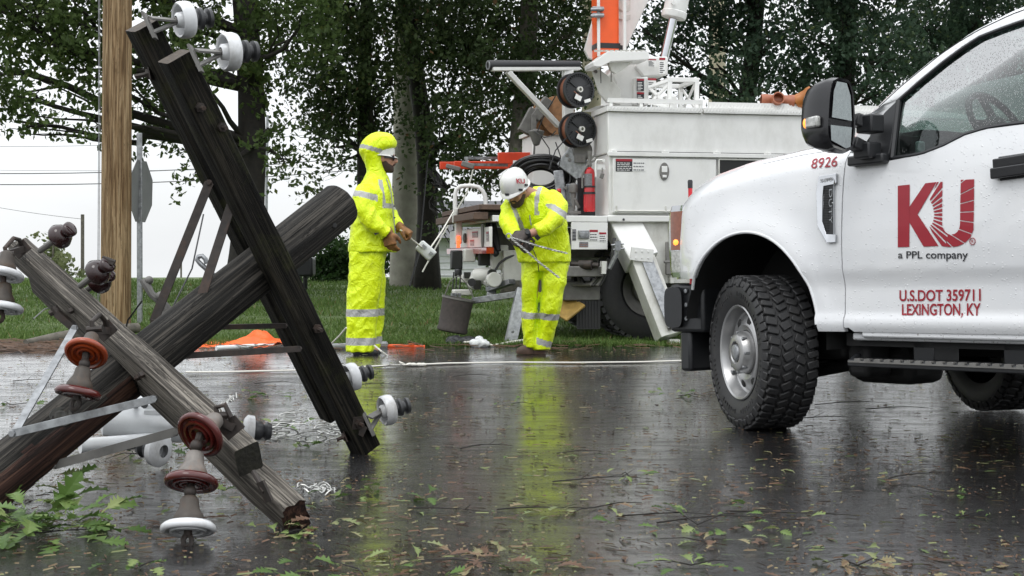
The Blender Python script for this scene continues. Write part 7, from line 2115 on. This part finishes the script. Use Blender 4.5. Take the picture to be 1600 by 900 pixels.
for l_, r_, dy in ((807, 836, -.02), (818, 853, .0)):
    b.loft([sec2(l_, r_, 553, .05, dy), sec2(l_ - 1, r_, 549.5, .055, dy), sec2(l_ + 1, r_, 544, .054, dy), sec2(l_ + 10, r_, 539, .05, dy)], 18, expo=2.6)
b.build('boot', MT['boot'], W2, None)

# twisted tie wires in his hands
def twist(pts, rad, label, group=None, name='tie_wire'):
    pts = [V(p) for p in pts]; n = 60; P = []
    d = [0]
    for a, c in zip(pts[:-1], pts[1:]): d.append(d[-1] + (c - a).length)
    for i in range(n + 1):
        t = d[-1] * i / n
        for k in range(len(pts) - 1):
            if t <= d[k + 1] + 1e-9: P.append(pts[k].lerp(pts[k + 1], (t - d[k]) / max(1e-9, d[k + 1] - d[k]))); break
    b = MB()
    for ph in (0, math.pi):
        q = []
        for i, p in enumerate(P):
            dv = (P[min(i + 1, n)] - P[max(i - 1, 0)]).normalized(); x, y = perp(dv); a = ph + i * .9
            q.append(p + x * rad * math.cos(a) + y * rad * math.sin(a))
        b.tube(q, rad * .85, 5)
    o = b.build(name, MT['wire_metal'], origin=pts[0]); tag(o, label, 'wire', group); return o
wp = lambda x, y, dy: W(x, y, Y2 + dy)
twist([wp(800, 372, -.48), wp(815, 376, -.52), wp(840, 384, -.50), wp(866, 391, -.47), wp(887, 396, -.45)], .005, 'twisted silver wire running right from the bending worker hands', 'wires held by the bending worker')
twist([wp(798, 366, -.48), wp(800, 374, -.50), wp(818, 388, -.52), wp(845, 412, -.50), wp(874, 434, -.47)], .0055, 'twisted silver wire slanting down across the bending worker trousers', 'wires held by the bending worker')
b = MB(); b.tube([wp(822, 378, -.50), wp(834, 392, -.50), wp(840, 408, -.48), wp(842, 424, -.45)], .004, 6); tag(b.build('tie_wire', MT['cable'], origin=wp(822, 378, -.5)), 'short dark wire end dangling below the bending worker hands', 'wire', 'wires held by the bending worker')
b = MB(); c = wp(795, 369, -.47); ring = []
for k in range(25): t = 2 * math.pi * k / 24; ring.append(c + V((.020 * math.cos(t), -.01 * math.sin(t), .022 * math.sin(t))))
b.tube(ring, .006, 8, caps=False); tag(b.build('metal_ring', MT['wire_metal'], origin=c), 'shiny metal ring at the bending worker fingers', 'ring')
# ------------------------------------------------------------------ ropes, tarp, conduit
def gp(px, py, dz=0.0):
    p = on_ground(px, py); p.z += dz; return p
b = MB()
pts = [gp(x, y, .012) for x, y in ((290, 584), (340, 584), (420, 582), (520, 580), (575, 575), (632, 573), (700, 570), (800, 568.5), (900, 569), (1000, 568), (1066, 566), (1120, 565), (1200, 566))]
b.tube(pts, .007, 8)
for t in (.2, .8):
    for x in (641, 652): pass
for x in (640, 646, 655, 661): b.ball(gp(x, 572.5, .014), (.028, .016, .015), 10, 6)
tag(b.build('rope', MT['rope'], origin=pts[0]), 'white rope stretched along the road in front of the workers', 'rope')
b = MB(); b.tube([gp(632, 572, .015), W(612, 561, 11.5), W(596, 549, 11.45), W(585, 540, 11.5)], .008, 8); tag(b.build('rope', MT['rope'], origin=gp(632, 572)), 'short white rope slanting from the hooded worker ankle to the road rope', 'rope')
b = MB(); b.tube([W(541, 512, 11.4), W(530, 525, 11.5), W(518, 537, 11.6), gp(505, 556, .01)], .007, 8); tag(b.build('rope', MT['rope'], origin=gp(505, 556)), 'white rope going down left behind the hooded worker trousers', 'rope')
# rope from hand to rail, with the plastic block hanging in it
r0, r1_, r2_ = W(630, 363, 11.75), W(652, 381, 11.9), W(709, 330, 13.2)
b = MB(); b.tube([r0 - (r1_ - r0) * .2, r0, r1_, r1_.lerp(W(668, 393, 12), .6)], .008, 8); tag(b.build('rope', MT['rope'], origin=r0), 'white rope from the hooded worker fist to the clear plastic block', 'rope')
b = MB(); b.tube([W(670, 391, 12.05), W(690, 362, 12.6), r2_], .007, 8); tag(b.build('rope', MT['rope'], origin=r2_), 'taut pale rope rising from the plastic block to the truck hand rail', 'rope')
c = W(665, 391, 12.0); ax = (W(676, 401, 12.0) - W(654, 381, 12.0)).normalized()
b = MB(); b.loft([(c - ax * .08, V((0, .04, 0)), ax.cross(V((0, 1, 0))) * .04), (c - ax * .07, V((0, .05, 0)), ax.cross(V((0, 1, 0))) * .052), (c + ax * .07, V((0, .05, 0)), ax.cross(V((0, 1, 0))) * .056), (c + ax * .085, V((0, .045, 0)), ax.cross(V((0, 1, 0))) * .05)], 20, expo=5)
pk = thing('plastic_block', 'pale translucent plastic block hanging on the rope beside the hooded worker', 'block', c); fI = Matrix.Translation(-c)
b.build('block_case', MT['white_plastic'], pk, fI, bevel=.004)
b = MB(); b.box(c + V((-.01, -.055, .03)), (.04, .01, .03), Matrix.Rotation(.7, 3, 'Y')); b.box(c + V((.05, -.055, -.03)), (.03, .01, .03), Matrix.Rotation(.7, 3, 'Y')); b.build('block_clip', MT['grey_plastic'], pk, fI)
b = MB(); b.tube([W(668, 250, 22), W(655, 395, 21.5), W(640, 447, 21)], .014, 6); tag(b.build('guy_wire', MT['cable'], origin=W(655, 395, 21.5)), 'thin dark guy wire slanting past the pale concrete pole', 'wire')
b = MB(); b.tube([W(740, 262, 20), W(730, 300, 20), W(690, 370, 20), W(660, 425, 20)], .012, 6); tag(b.build('guy_wire', MT['rope'], origin=W(690, 370, 20)), 'pale guy line behind the white hand rail', 'wire')

pb = V((0, 0, .028))
b = MB(); b.tube([gp(505, 547) + pb, gp(585, 545) + pb, gp(606, 544.5) + pb], .030, 12); cd = b.build('conduit', MT['grey_plastic'], origin=gp(520, 547)); tag(cd, 'grey conduit pipe lying behind the hooded worker boots', 'pipe')
b = MB(); b.lathe([(.031, 0), (.040, .01), (.040, .09), (.031, .10)], gp(588, 545) + pb, gp(606, 544.5) - gp(585, 545), 14); bnd = b.build('coupling', MT['grey_plastic'], cd, Matrix.Translation(-gp(520, 547)))
b = MB(); b.tube([gp(606, 544.5) + pb * .8, gp(640, 544) + pb * .8], .020, 10); b.tube([gp(646, 543.5) + pb * .6, gp(664, 543.5) + pb * .6], .018, 10); b.box(gp(643, 543.5) + pb * .8, (.05, .05, .05)); hs = b.build('hot_stick', MT['orange_paint'], origin=gp(630, 544)); tag(hs, 'orange stick lying at the road edge right of the grey conduit', 'stick')
b = MB(); b.tube([gp(725, 540) + pb, gp(750, 541) + pb * 1.4, gp(770, 543) + pb, gp(800, 539) + pb, gp(820, 536) + pb], .012, 8)
tag(b.build('rope', MT['rope'], origin=gp(770, 543)), 'white rope end running to the bending worker boots', 'rope')
b = MB()
for k in range(16): b.ball(gp(745 + random.uniform(-9, 14), 542 + random.uniform(-2, 2), .02 + random.random() * .05), (.05, .04, .025), 8, 6, rot=Matrix.Rotation(random.random() * 3, 3, 'Z'))
o = remeshed('plastic_bag', b, MT['white_plastic'], None, .012, 2, .012, (22, 22, 22)); tag(o, 'crumpled white plastic bag on the road left of the bending worker boots', 'plastic bag')
b = MB()
for k in range(22): b.ball(gp(705 + k * 1.8 + random.uniform(-2, 2), 538.5 + random.uniform(-1, 1), .02), (.06, .05, .03 + random.random() * .03), 8, 6)
o = remeshed('rubber_blanket', b, MT['black_plastic'], None, .014, 2, .015, (20, 20, 20)); tag(o, 'black crumpled rubber sheet at the lawn edge under the canvas bucket', 'rubber sheet')
# orange tarp behind the black crossarms
vs_, fs = [], []; nx_, ny_ = 46, 20
q0 = gp(366, 546)
for j in range(ny_):
    for i in range(nx_):
        x = (i / (nx_ - 1) - .5) * 1.05; y = (j / (ny_ - 1)) * .5
        h = .02 + .11 * max(0, mnoise.noise(V((x * 3.2, y * 3, 4)))) + .05 * math.exp(-((x - .22) / .2) ** 2) * math.sin(math.pi * j / (ny_ - 1)) + .02 * mnoise.noise(V((x * 14, y * 12, 1)))
        edge = min(1, 6 * (.5 - abs(x) / 1.05 + .02)); h *= max(.1, edge)
        vs_.append(q0 + V((x, y, max(.008, h) + gz(q0.x, q0.y + y) - gz(q0.x, q0.y))))
for j in range(ny_ - 1):
    for i in range(nx_ - 1): a = j * nx_ + i; fs.append((a, a + 1, a + 1 + nx_, a + nx_))
b = MB(); b.add(vs_, fs); o = b.build('tarp', MT['orange_cloth'], origin=q0, sharp=0); tag(o, 'orange tarp crumpled at the road edge behind the black crossarms', 'tarp')
sm = o.modifiers.new('solid', 'SOLIDIFY'); sm.thickness = .006
b = MB(); b.tube([gp(338, 549) + pb, gp(400, 545.5) + pb, gp(448, 543.5) + pb], .022, 10); tag(b.build('hot_stick', MT['white_plastic'], origin=gp(400, 546)), 'pale stick lying in front of the orange tarp', 'stick')
# log at the lawn edge left
lp0, lp1 = gp(40, 546, .06), gp(140, 533, .08)
b = MB(); b.tube([lp0, lp0.lerp(lp1, .5), lp1, gp(215, 528, .1)], [.03, .055, .06, .05], 12); o = b.build('log', MT['bark_grey'], origin=lp0); tag(o, 'grey log lying at the lawn edge behind the grey crossarm', 'log')
b = MB(); b.tube([gp(52, 505, .05), gp(70, 498, .12), gp(100, 494, .14), gp(130, 490, .1), gp(150, 496, .03)], .008, 6); b.tube([gp(100, 494, .14), gp(110, 500, .05), gp(140, 503, .04)], .007, 6); tag(b.build('loose_cable', MT['cable'], origin=gp(100, 494)), 'loose dark cable on the lawn left of the new wooden pole', 'cable')

# fallen street light with its white arm, and a lost white insulator
lt = gp(215, 690); lm = thing('street_light_head', 'white street light head with a pale tube arm lying on the road under the pole', 'street light', lt); fI = Matrix.Translation(-lt)
hc_ = W(222, 652, 6.3); ex = V((.96, .25, -.08)).normalized(); ey = V((-.2, .8, .5)).normalized(); 
def hp(u, v, w_=0.0): return hc_ + ex * u + ey * v + ex.cross(ey).normalized() * w_
b = MB(); sh_ = []
b.loft([(hp(-.19, .0), ey * .05, ex.cross(ey) * .03), (hp(-.17, 0), ey * .10, ex.cross(ey) * .06), (hp(-.02, 0), ey * .12, ex.cross(ey) * .075), (hp(.18, 0), ey * .12, ex.cross(ey) * .07), (hp(.22, 0), ey * .09, ex.cross(ey) * .05)], 24, expo=4); hd_ = b.build('housing', MT['white_plastic'], lm, fI, sharp=40)
b = MB()
for k in range(4): b.box(hp(.07 + .0 * k, -.06 + .04 * k, .08), (.13, .012, .02), Matrix.Rotation(.25, 3, 'Z'))
b.build('cooling_fin', MT['white_plastic'], hd_, fI)
b = MB(); b.box(hp(-.03, 0, .075), (.02, .2, .02), Matrix.Rotation(.25, 3, 'Z')); b.build('hinge_strip', MT['grey_plastic'], hd_, fI)
b = MB(); b.lathe([(.001, 0), (.016, 0), (.016, .02), (.001, .02)], W(226, 633, 6.15), (0, -1, .4), 10); b.build('bolt', MT['black_plastic'], hd_, fI)
b = MB(); b.tube([W(125, 697, 6.0), W(190, 692, 6.1), W(262, 686, 6.25)], .034, 14); b.build('arm_tube', MT['white_plastic'], lm, fI)
def lost(px, py, Y, ax, label, sc):
    c = W(px, py, Y); c.z = max(c.z, gz(c.x, c.y) + .075 * sc); T = thing('insulator', label, 'insulator', c, 'white insulators lying on the road')
    f = Matrix.Translation(-c)
    MB().lathe([(.03 * sc, -.03 * sc), (.036 * sc, 0), (.062 * sc, -.01 * sc), (.076 * sc, -.012 * sc), (.079 * sc, .02 * sc), (.06 * sc, .036 * sc), (.03 * sc, .04 * sc)], c, ax, 28).build('porcelain_bell', MT['porcelain_white'], T, f, sharp=50)
    b = MB(); b.lathe([(.001, -.11 * sc), (.04 * sc, -.105 * sc), (.05 * sc, -.08 * sc), (.034 * sc, -.065 * sc), (.05 * sc, -.05 * sc), (.052 * sc, -.02 * sc), (.001, -.01)], c, ax, 22); b.build('dark_body', MT['polymer'], T, f, sharp=50)
    return T
lost(246, 703, 6.05, (.85, -.45, -.1), 'white and black insulator lying under the lower flat brace', .95)
lost(392, 672, 6.4, (-.9, -.3, .1), 'white and black insulator lying beside the tangle of white wire', .9)
# tangle of pale wire behind the grey crossarm end
b = MB()
for k in range(34):
    c = gp(random.choice([430, 445, 470, 500, 410, 455, 520]) + random.uniform(-18, 14), random.uniform(668, 702), 0)
    rr = random.uniform(.02, .055); tz_ = random.uniform(0, 6.28); h0 = random.uniform(.0, .06); tl_ = random.uniform(.2, 1.2)
    pts = [c + V((rr * math.cos(tz_ + t) * (1 + .15 * t), rr * math.sin(tz_ + t) * .8, .008 + h0 + rr * tl_ * (1 + math.sin(tz_ * 2 + t)) * .5)) for t in np.linspace(0, random.uniform(3.5, 8), 18)]
    b.tube(pts, .0042, 5)
tg = b.build('wire_tangle', MT['wire_metal'], origin=gp(470, 690)); tag(tg, 'tangle of curly white wire on the road between the crossarm ends', 'wire tangle')
b = MB()
for k in range(7):
    c = gp(500 + random.uniform(-22, 20), 770 + random.uniform(-6, 6)); b.tube([c + V((.04 * math.cos(t + k), .03 * math.sin(t + k), .006 + .02 * abs(math.sin(t * 2)))) for t in np.linspace(0, 4, 12)], .004, 5)
tag(b.build('wire_tangle', MT['wire_metal'], origin=gp(500, 770)), 'small curl of bare wire right of the crossarm end on the road', 'wire tangle')

# ------------------------------------------------------------------ storm litter
def lobed_leaf(L_, W_, lobes=5, bend=.2):
    """Outline of a lobed oak leaf in its own plane, stalk at the origin; returns left/right strips."""
    pts = []; n = lobes * 2 + 2
    for i in range(n + 1):
        t = i / n
        env = math.sin(math.pi * min(1, t * .93 + .05)) ** .7
        w_ = W_ * env * (1.0 if i % 2 else .38)
        pts.append((t * L_, w_, -bend * L_ * (t - .3) ** 2))
    return pts
def add_leaf(vs_, fs, tn, p, R3, L_, W_, tint, lobes=4, bend=.25, fold=.25):
    o = lobed_leaf(L_, W_, lobes, bend); b0 = len(vs_)
    for (x, w_, z) in o:
        for s in (-1, 0, 1):
            sweep = .12 * L_ if abs(s) and w_ > W_ * .5 else 0
            vs_.append(p + R3 @ V((x + sweep, s * w_, z + abs(s) * w_ * fold))); tn.append(min(1, max(0, tint + (.10 if s == 0 else 0))))
    for i in range(len(o) - 1):
        a = b0 + i * 3
        fs += [(a, a + 1, a + 4, a + 3), (a + 1, a + 2, a + 5, a + 4)]
    st = len(vs_)
    for u, q in ((-.35 * L_, -.004), (0, .004)):
        for s in (-1, 1): vs_.append(p + R3 @ V((u, s * .0022, float(q)))); tn.append(min(1, tint + .1))
    fs.append((st, st + 1, st + 3, st + 2))
def litter_obj(name, vs_, fs, tn, mat, origin):
    o3 = V(origin)
    vv = np.array([tuple(v - o3) for v in vs_]); ff = np.array(fs).ravel()
    o = np_mesh(name, vv, ff, 4, [mat], attr=tn); o.location = o3; return o
def rot3(zr, tilt, roll): return (Matrix.Rotation(zr, 3, 'Z') @ Matrix.Rotation(tilt, 3, 'Y') @ Matrix.Rotation(roll, 3, 'X'))

# flat leaves, shreds and specks all over the wet road: nobody could count them
vs_, fs, tn = [], [], []
random.seed(5)
def road_spot(y0=3.6, y1=12.2, pw=1.6):
    y = y0 + (y1 - y0) * random.random() ** pw; x = random.uniform(-.42, .46) * y
    return x, y
for k in range(2100):
    x, y = road_spot()
    dens = .25 + 1.5 * mnoise.noise(V((x * .9, y * 1.3, 2))) + .38 * (x > 1.2 and y < 7.5) + .15 * (y < 5.2)
    if random.random() > dens * 1.25: continue
    t = random.random(); tint = random.choice([random.uniform(.0, .4), random.uniform(.65, 1), random.uniform(.75, 1.0), random.uniform(.8, 1), random.uniform(.4, .6)])
    L_ = random.uniform(.02, .06); add_leaf(vs_, fs, tn, V((x, y, gz(x, y) + .004 + random.random() * .004)), rot3(random.random() * 6.28, random.uniform(-.05, .05), random.uniform(-.12, .12)), L_, L_ * random.uniform(.18, .36), tint, random.choice([2, 3, 3]), .1, .04)
for k in range(16000):                      # specks, petioles and shreds of bark
    x, y = road_spot(pw=1.5)
    if random.random() > .62 + .9 * mnoise.noise(V((x * 1.1, y * 1.5, 8))): continue
    a = random.random() * 3.14; l_ = random.choice([random.uniform(.003, .008), random.uniform(.003, .009), random.uniform(.008, .03)]); w_ = random.uniform(.0012, .0035)
    z = gz(x, y) + .006; d = V((math.cos(a), math.sin(a), 0)); n_ = V((-d.y, d.x, 0)); b0 = len(vs_); p = V((x, y, z)); tt = random.choice([.45, .55, .62, .7, .8, .9, 1.0])
    vs_ += [p - d * l_ - n_ * w_ * .3, p + d * l_ - n_ * w_, p + d * l_ * .9 + n_ * w_ + V((0, 0, .003)), p - d * l_ * .7 + n_ * w_ + V((0, 0, .004))]; tn += [tt] * 4; fs.append((b0, b0 + 1, b0 + 2, b0 + 3))
o = litter_obj('leaf_litter', vs_, fs, tn, MT['litter'], (0, 6, 0)); tag(o, 'scattered leaf shreds and bark bits washed over the wet road', 'leaf litter', kind='stuff')
# mulch ridge along the lawn edge at the left
vs_, fs, tn = [], [], []
for k in range(4600):
    x = random.uniform(-7.5, -3.2) if random.random() < .95 else random.uniform(-3.2, 6); y = EDGE_Y - .12 + random.gauss(0, .22 if x < -3.2 else .10); a = random.gauss(0, .5)
    l_ = random.uniform(.02, .12); w_ = random.uniform(.003, .010); z = gz(x, min(y, 12.29)) + random.uniform(.004, .05) + (.02 if y > EDGE_Y else 0); d = V((math.cos(a), math.sin(a), random.uniform(-.2, .2))); n_ = V((-d.y, d.x, .4)); b0 = len(vs_); p = V((x, y, z)); tt = random.uniform(.78, 1.0)
    vs_ += [p - d * l_ - n_ * w_, p + d * l_ - n_ * w_, p + d * l_ + n_ * w_, p - d * l_ + n_ * w_]; tn += [tt] * 4; fs.append((b0, b0 + 1, b0 + 2, b0 + 3))
o = litter_obj('mulch', vs_, fs, tn, MT['litter'], (0, EDGE_Y, .1)); tag(o, 'brown mulch and twigs washed up along the lawn edge', 'mulch', kind='stuff')

# sprigs of torn leaves, each a thing of its own
def sprig(px, py, n, spread, h, label, fresh=True, size=(.06, .12), group='torn leaf sprigs on the road', twig=True, name='leaf_sprig'):
    c = gp(px, py); T = thing(name, label, 'leaves', c, group)
    vs_, fs, tn = [], [], []
    for k in range(n):
        a = random.random() * 6.28; r_ = spread * random.random() ** .7
        p = V((math.cos(a) * r_ * 1.4, math.sin(a) * r_, .006 + random.random() * h))
        L_ = random.uniform(*size) * (.62 if n > 1 else 1)
        add_leaf(vs_, fs, tn, p, rot3(a + random.uniform(-.9, .9), random.uniform(-.40, .2) if h > .02 else random.uniform(-.15, .05), random.uniform(-.6, .6) if h > .02 else random.uniform(-.15, .15)), L_, L_ * random.uniform(.28, .42), random.random() * .9 if fresh else random.uniform(.3, .8), random.choice([3, 4]), .35, .2)
    vv = np.array([tuple(v) for v in vs_])
    o = np_mesh('foliage', vv, np.array(fs).ravel(), 4, [MT['leaf_fresh'] if fresh else MT['litter']], attr=tn, parent=T)
    if twig:
        b = MB()
        for k in range(2 if n > 8 else 1):
            a = random.random() * 6.28; e = V((math.cos(a) * spread * 1.1, math.sin(a) * spread * .9, .006)); b.tube([V((0, 0, .006)), e * .5 + V((0, 0, .006 + h * .3)), e], [.0028, .0022, .0012], 5)
        b.build('twig', MT['rust_steel'] if False else MT['bark'], T)
    return T
random.seed(9)
sprig(34, 840, 95, .26, .09, 'big pile of torn green oak leaves on the road at the lower left', size=(.11, .20), group=None)
sprig(14, 778, 26, .20, .09, 'torn oak leaves tucked under the broken butt of the pole', size=(.12, .2), group=None)
T = sprig(82, 812, 1, .01, .02, 'single upright bright green oak leaf standing on the leaf pile', size=(.17, .171), group=None, twig=False, name='oak_leaf')
for ch in T.children:
    ch.rotation_euler = (R(75), R(-80), R(20)); ch.location = (0, 0, .02)
sprig(222, 712, 24, .20, .05, 'torn green leaves under the fallen street light head', size=(.07, .12))
sprig(430, 672, 14, .14, .05, 'green leaves caught in the tangle of white wire', size=(.07, .12))
sprig(418, 622, 9, .10, .05, 'small green sprig behind the grey crossarm near the road edge', size=(.07, .13))
sprig(470, 700, 7, .09, .03, 'green sprig at the right end of the white wire tangle', size=(.06, .1))
sprig(440, 838, 10, .10, .03, 'green leaves pressed under the end of the grey crossarm', size=(.06, .1))
sprig(545, 776, 8, .10, .05, 'two green leaves with brown twig left of the yellow reflection', size=(.06, .1))
sprig(588, 774, 3, .03, .07, 'upright green leaf in the yellow reflection', size=(.07, .1), twig=False)
sprig(667, 786, 4, .05, .04, 'pale green oak leaf in the middle of the road', size=(.07, .12))
sprig(985, 748, 6, .07, .05, 'small dark green sprig on a thin twig right of the reflections', size=(.05, .09))
sprig(1090, 822, 22, .32, .04, 'long broken twig with torn green leaves lying at the front of the road', size=(.06, .11))
sprig(1110, 850, 10, .16, .02, 'flat torn leaves just in front of the long broken twig', size=(.06, .12), fresh=False)
sprig(1060, 620, 12, .16, .04, 'light green sprig on the road left of the pickup tyre', size=(.06, .10))
sprig(800, 632, 8, .13, .03, 'small green sprig below the bending worker reflection', size=(.05, .09))
sprig(1340, 886, 12, .10, .05, 'curled yellow and rust leaves at the bottom right of the road', fresh=False, size=(.06, .11))
sprig(505, 832, 8, .09, .04, 'yellow leaf with stem right of the crossarm end', fresh=False, size=(.07, .12))
sprig(770, 884, 14, .22, .03, 'yellow green flat leaves at the bottom of the yellow reflection', fresh=False, size=(.07, .13))
sprig(560, 892, 12, .25, .03, 'washed green leaves at the bottom edge of the road left of centre', size=(.07, .12))
sprig(930, 795, 10, .20, .02, 'flat pale leaves on the road right of the yellow reflection', fresh=False, size=(.06, .12))
sprig(1460, 770, 10, .16, .01, 'thin patch of bright green shreds on the dark right of the road', size=(.03, .06))
sprig(1500, 810, 9, .16, .01, 'lower patch of green shreds on the dark right of the road', size=(.03, .06))
sprig(1080, 886, 10, .14, .02, 'green shreds on the bottom edge of the road right of centre', size=(.06, .11))
sprig(870, 710, 8, .22, .02, 'thin green sprig crossing the upper yellow reflection', size=(.04, .07))
sprig(15, 634, 10, .20, .03, 'green leaves on the road at the left edge under the brace apex', size=(.06, .1))
sprig(218, 888, 7, .08, .03, 'small green sprig below the hanging white insulator', size=(.06, .1))
sprig(325, 770, 5, .06, .03, 'small green shoot left of the white insulator string', size=(.05, .09))
sprig(700, 878, 5, .1, .02, 'brownish oak leaf lying near the bottom centre of the road', fresh=False, size=(.08, .13), twig=False)
# loose twigs
def twig(px, py, l_, a, label):
    c = gp(px, py, .005); b = MB(); l_ *= .7; d = V((math.cos(a), math.sin(a), 0)); n_ = V((-d.y, d.x, 0))
    pts = [d * l_ * (t - .5) + n_ * .05 * l_ * math.sin(t * 5 + px) + V((0, 0, .012 * math.sin(3.1 * t))) for t in np.linspace(0, 1, 8)]
    b.tube(pts, [.0034 - .0003 * i for i in range(8)], 6)
    for k in (2, 4, 5): b.tube([pts[k], pts[k] + d * l_ * .12 + n_ * l_ * random.uniform(-.15, .15) + V((0, 0, random.uniform(0, .04)))], [.0016, .0008], 5)
    o = b.build('twig', MT['bark'], None); o.location = c; tag(o, label, 'twig', 'twigs on the wet road'); return o
for i, (px, py, l_, a) in enumerate(((620, 574, .5, .1), (740, 589, .45, 0), (1230, 608, .8, -.1), (1330, 632, .7, .1), (1290, 655, .5, .2), (1405, 640, .6, 0), (1440, 745, .5, .5), (1130, 815, .7, .1), (1240, 806, .7, -.2), (940, 752, .6, .1), (850, 798, .5, .1), (110, 835, .4, .1), (700, 800, .45, -.3), (1040, 808, .5, 0), (760, 700, .4, .4), (590, 603, .5, 0), (60, 596, .5, .1), (430, 600, .4, .2))):
    where = ['beside the stretched white rope', 'on the open road', 'near the pickup', 'on the dark foreground'][0 if py < 595 else (2 if px > 1200 and py < 700 else (3 if py > 700 else 1))]
    twig(px, py, l_, a, 'thin dark twig lying ' + where)
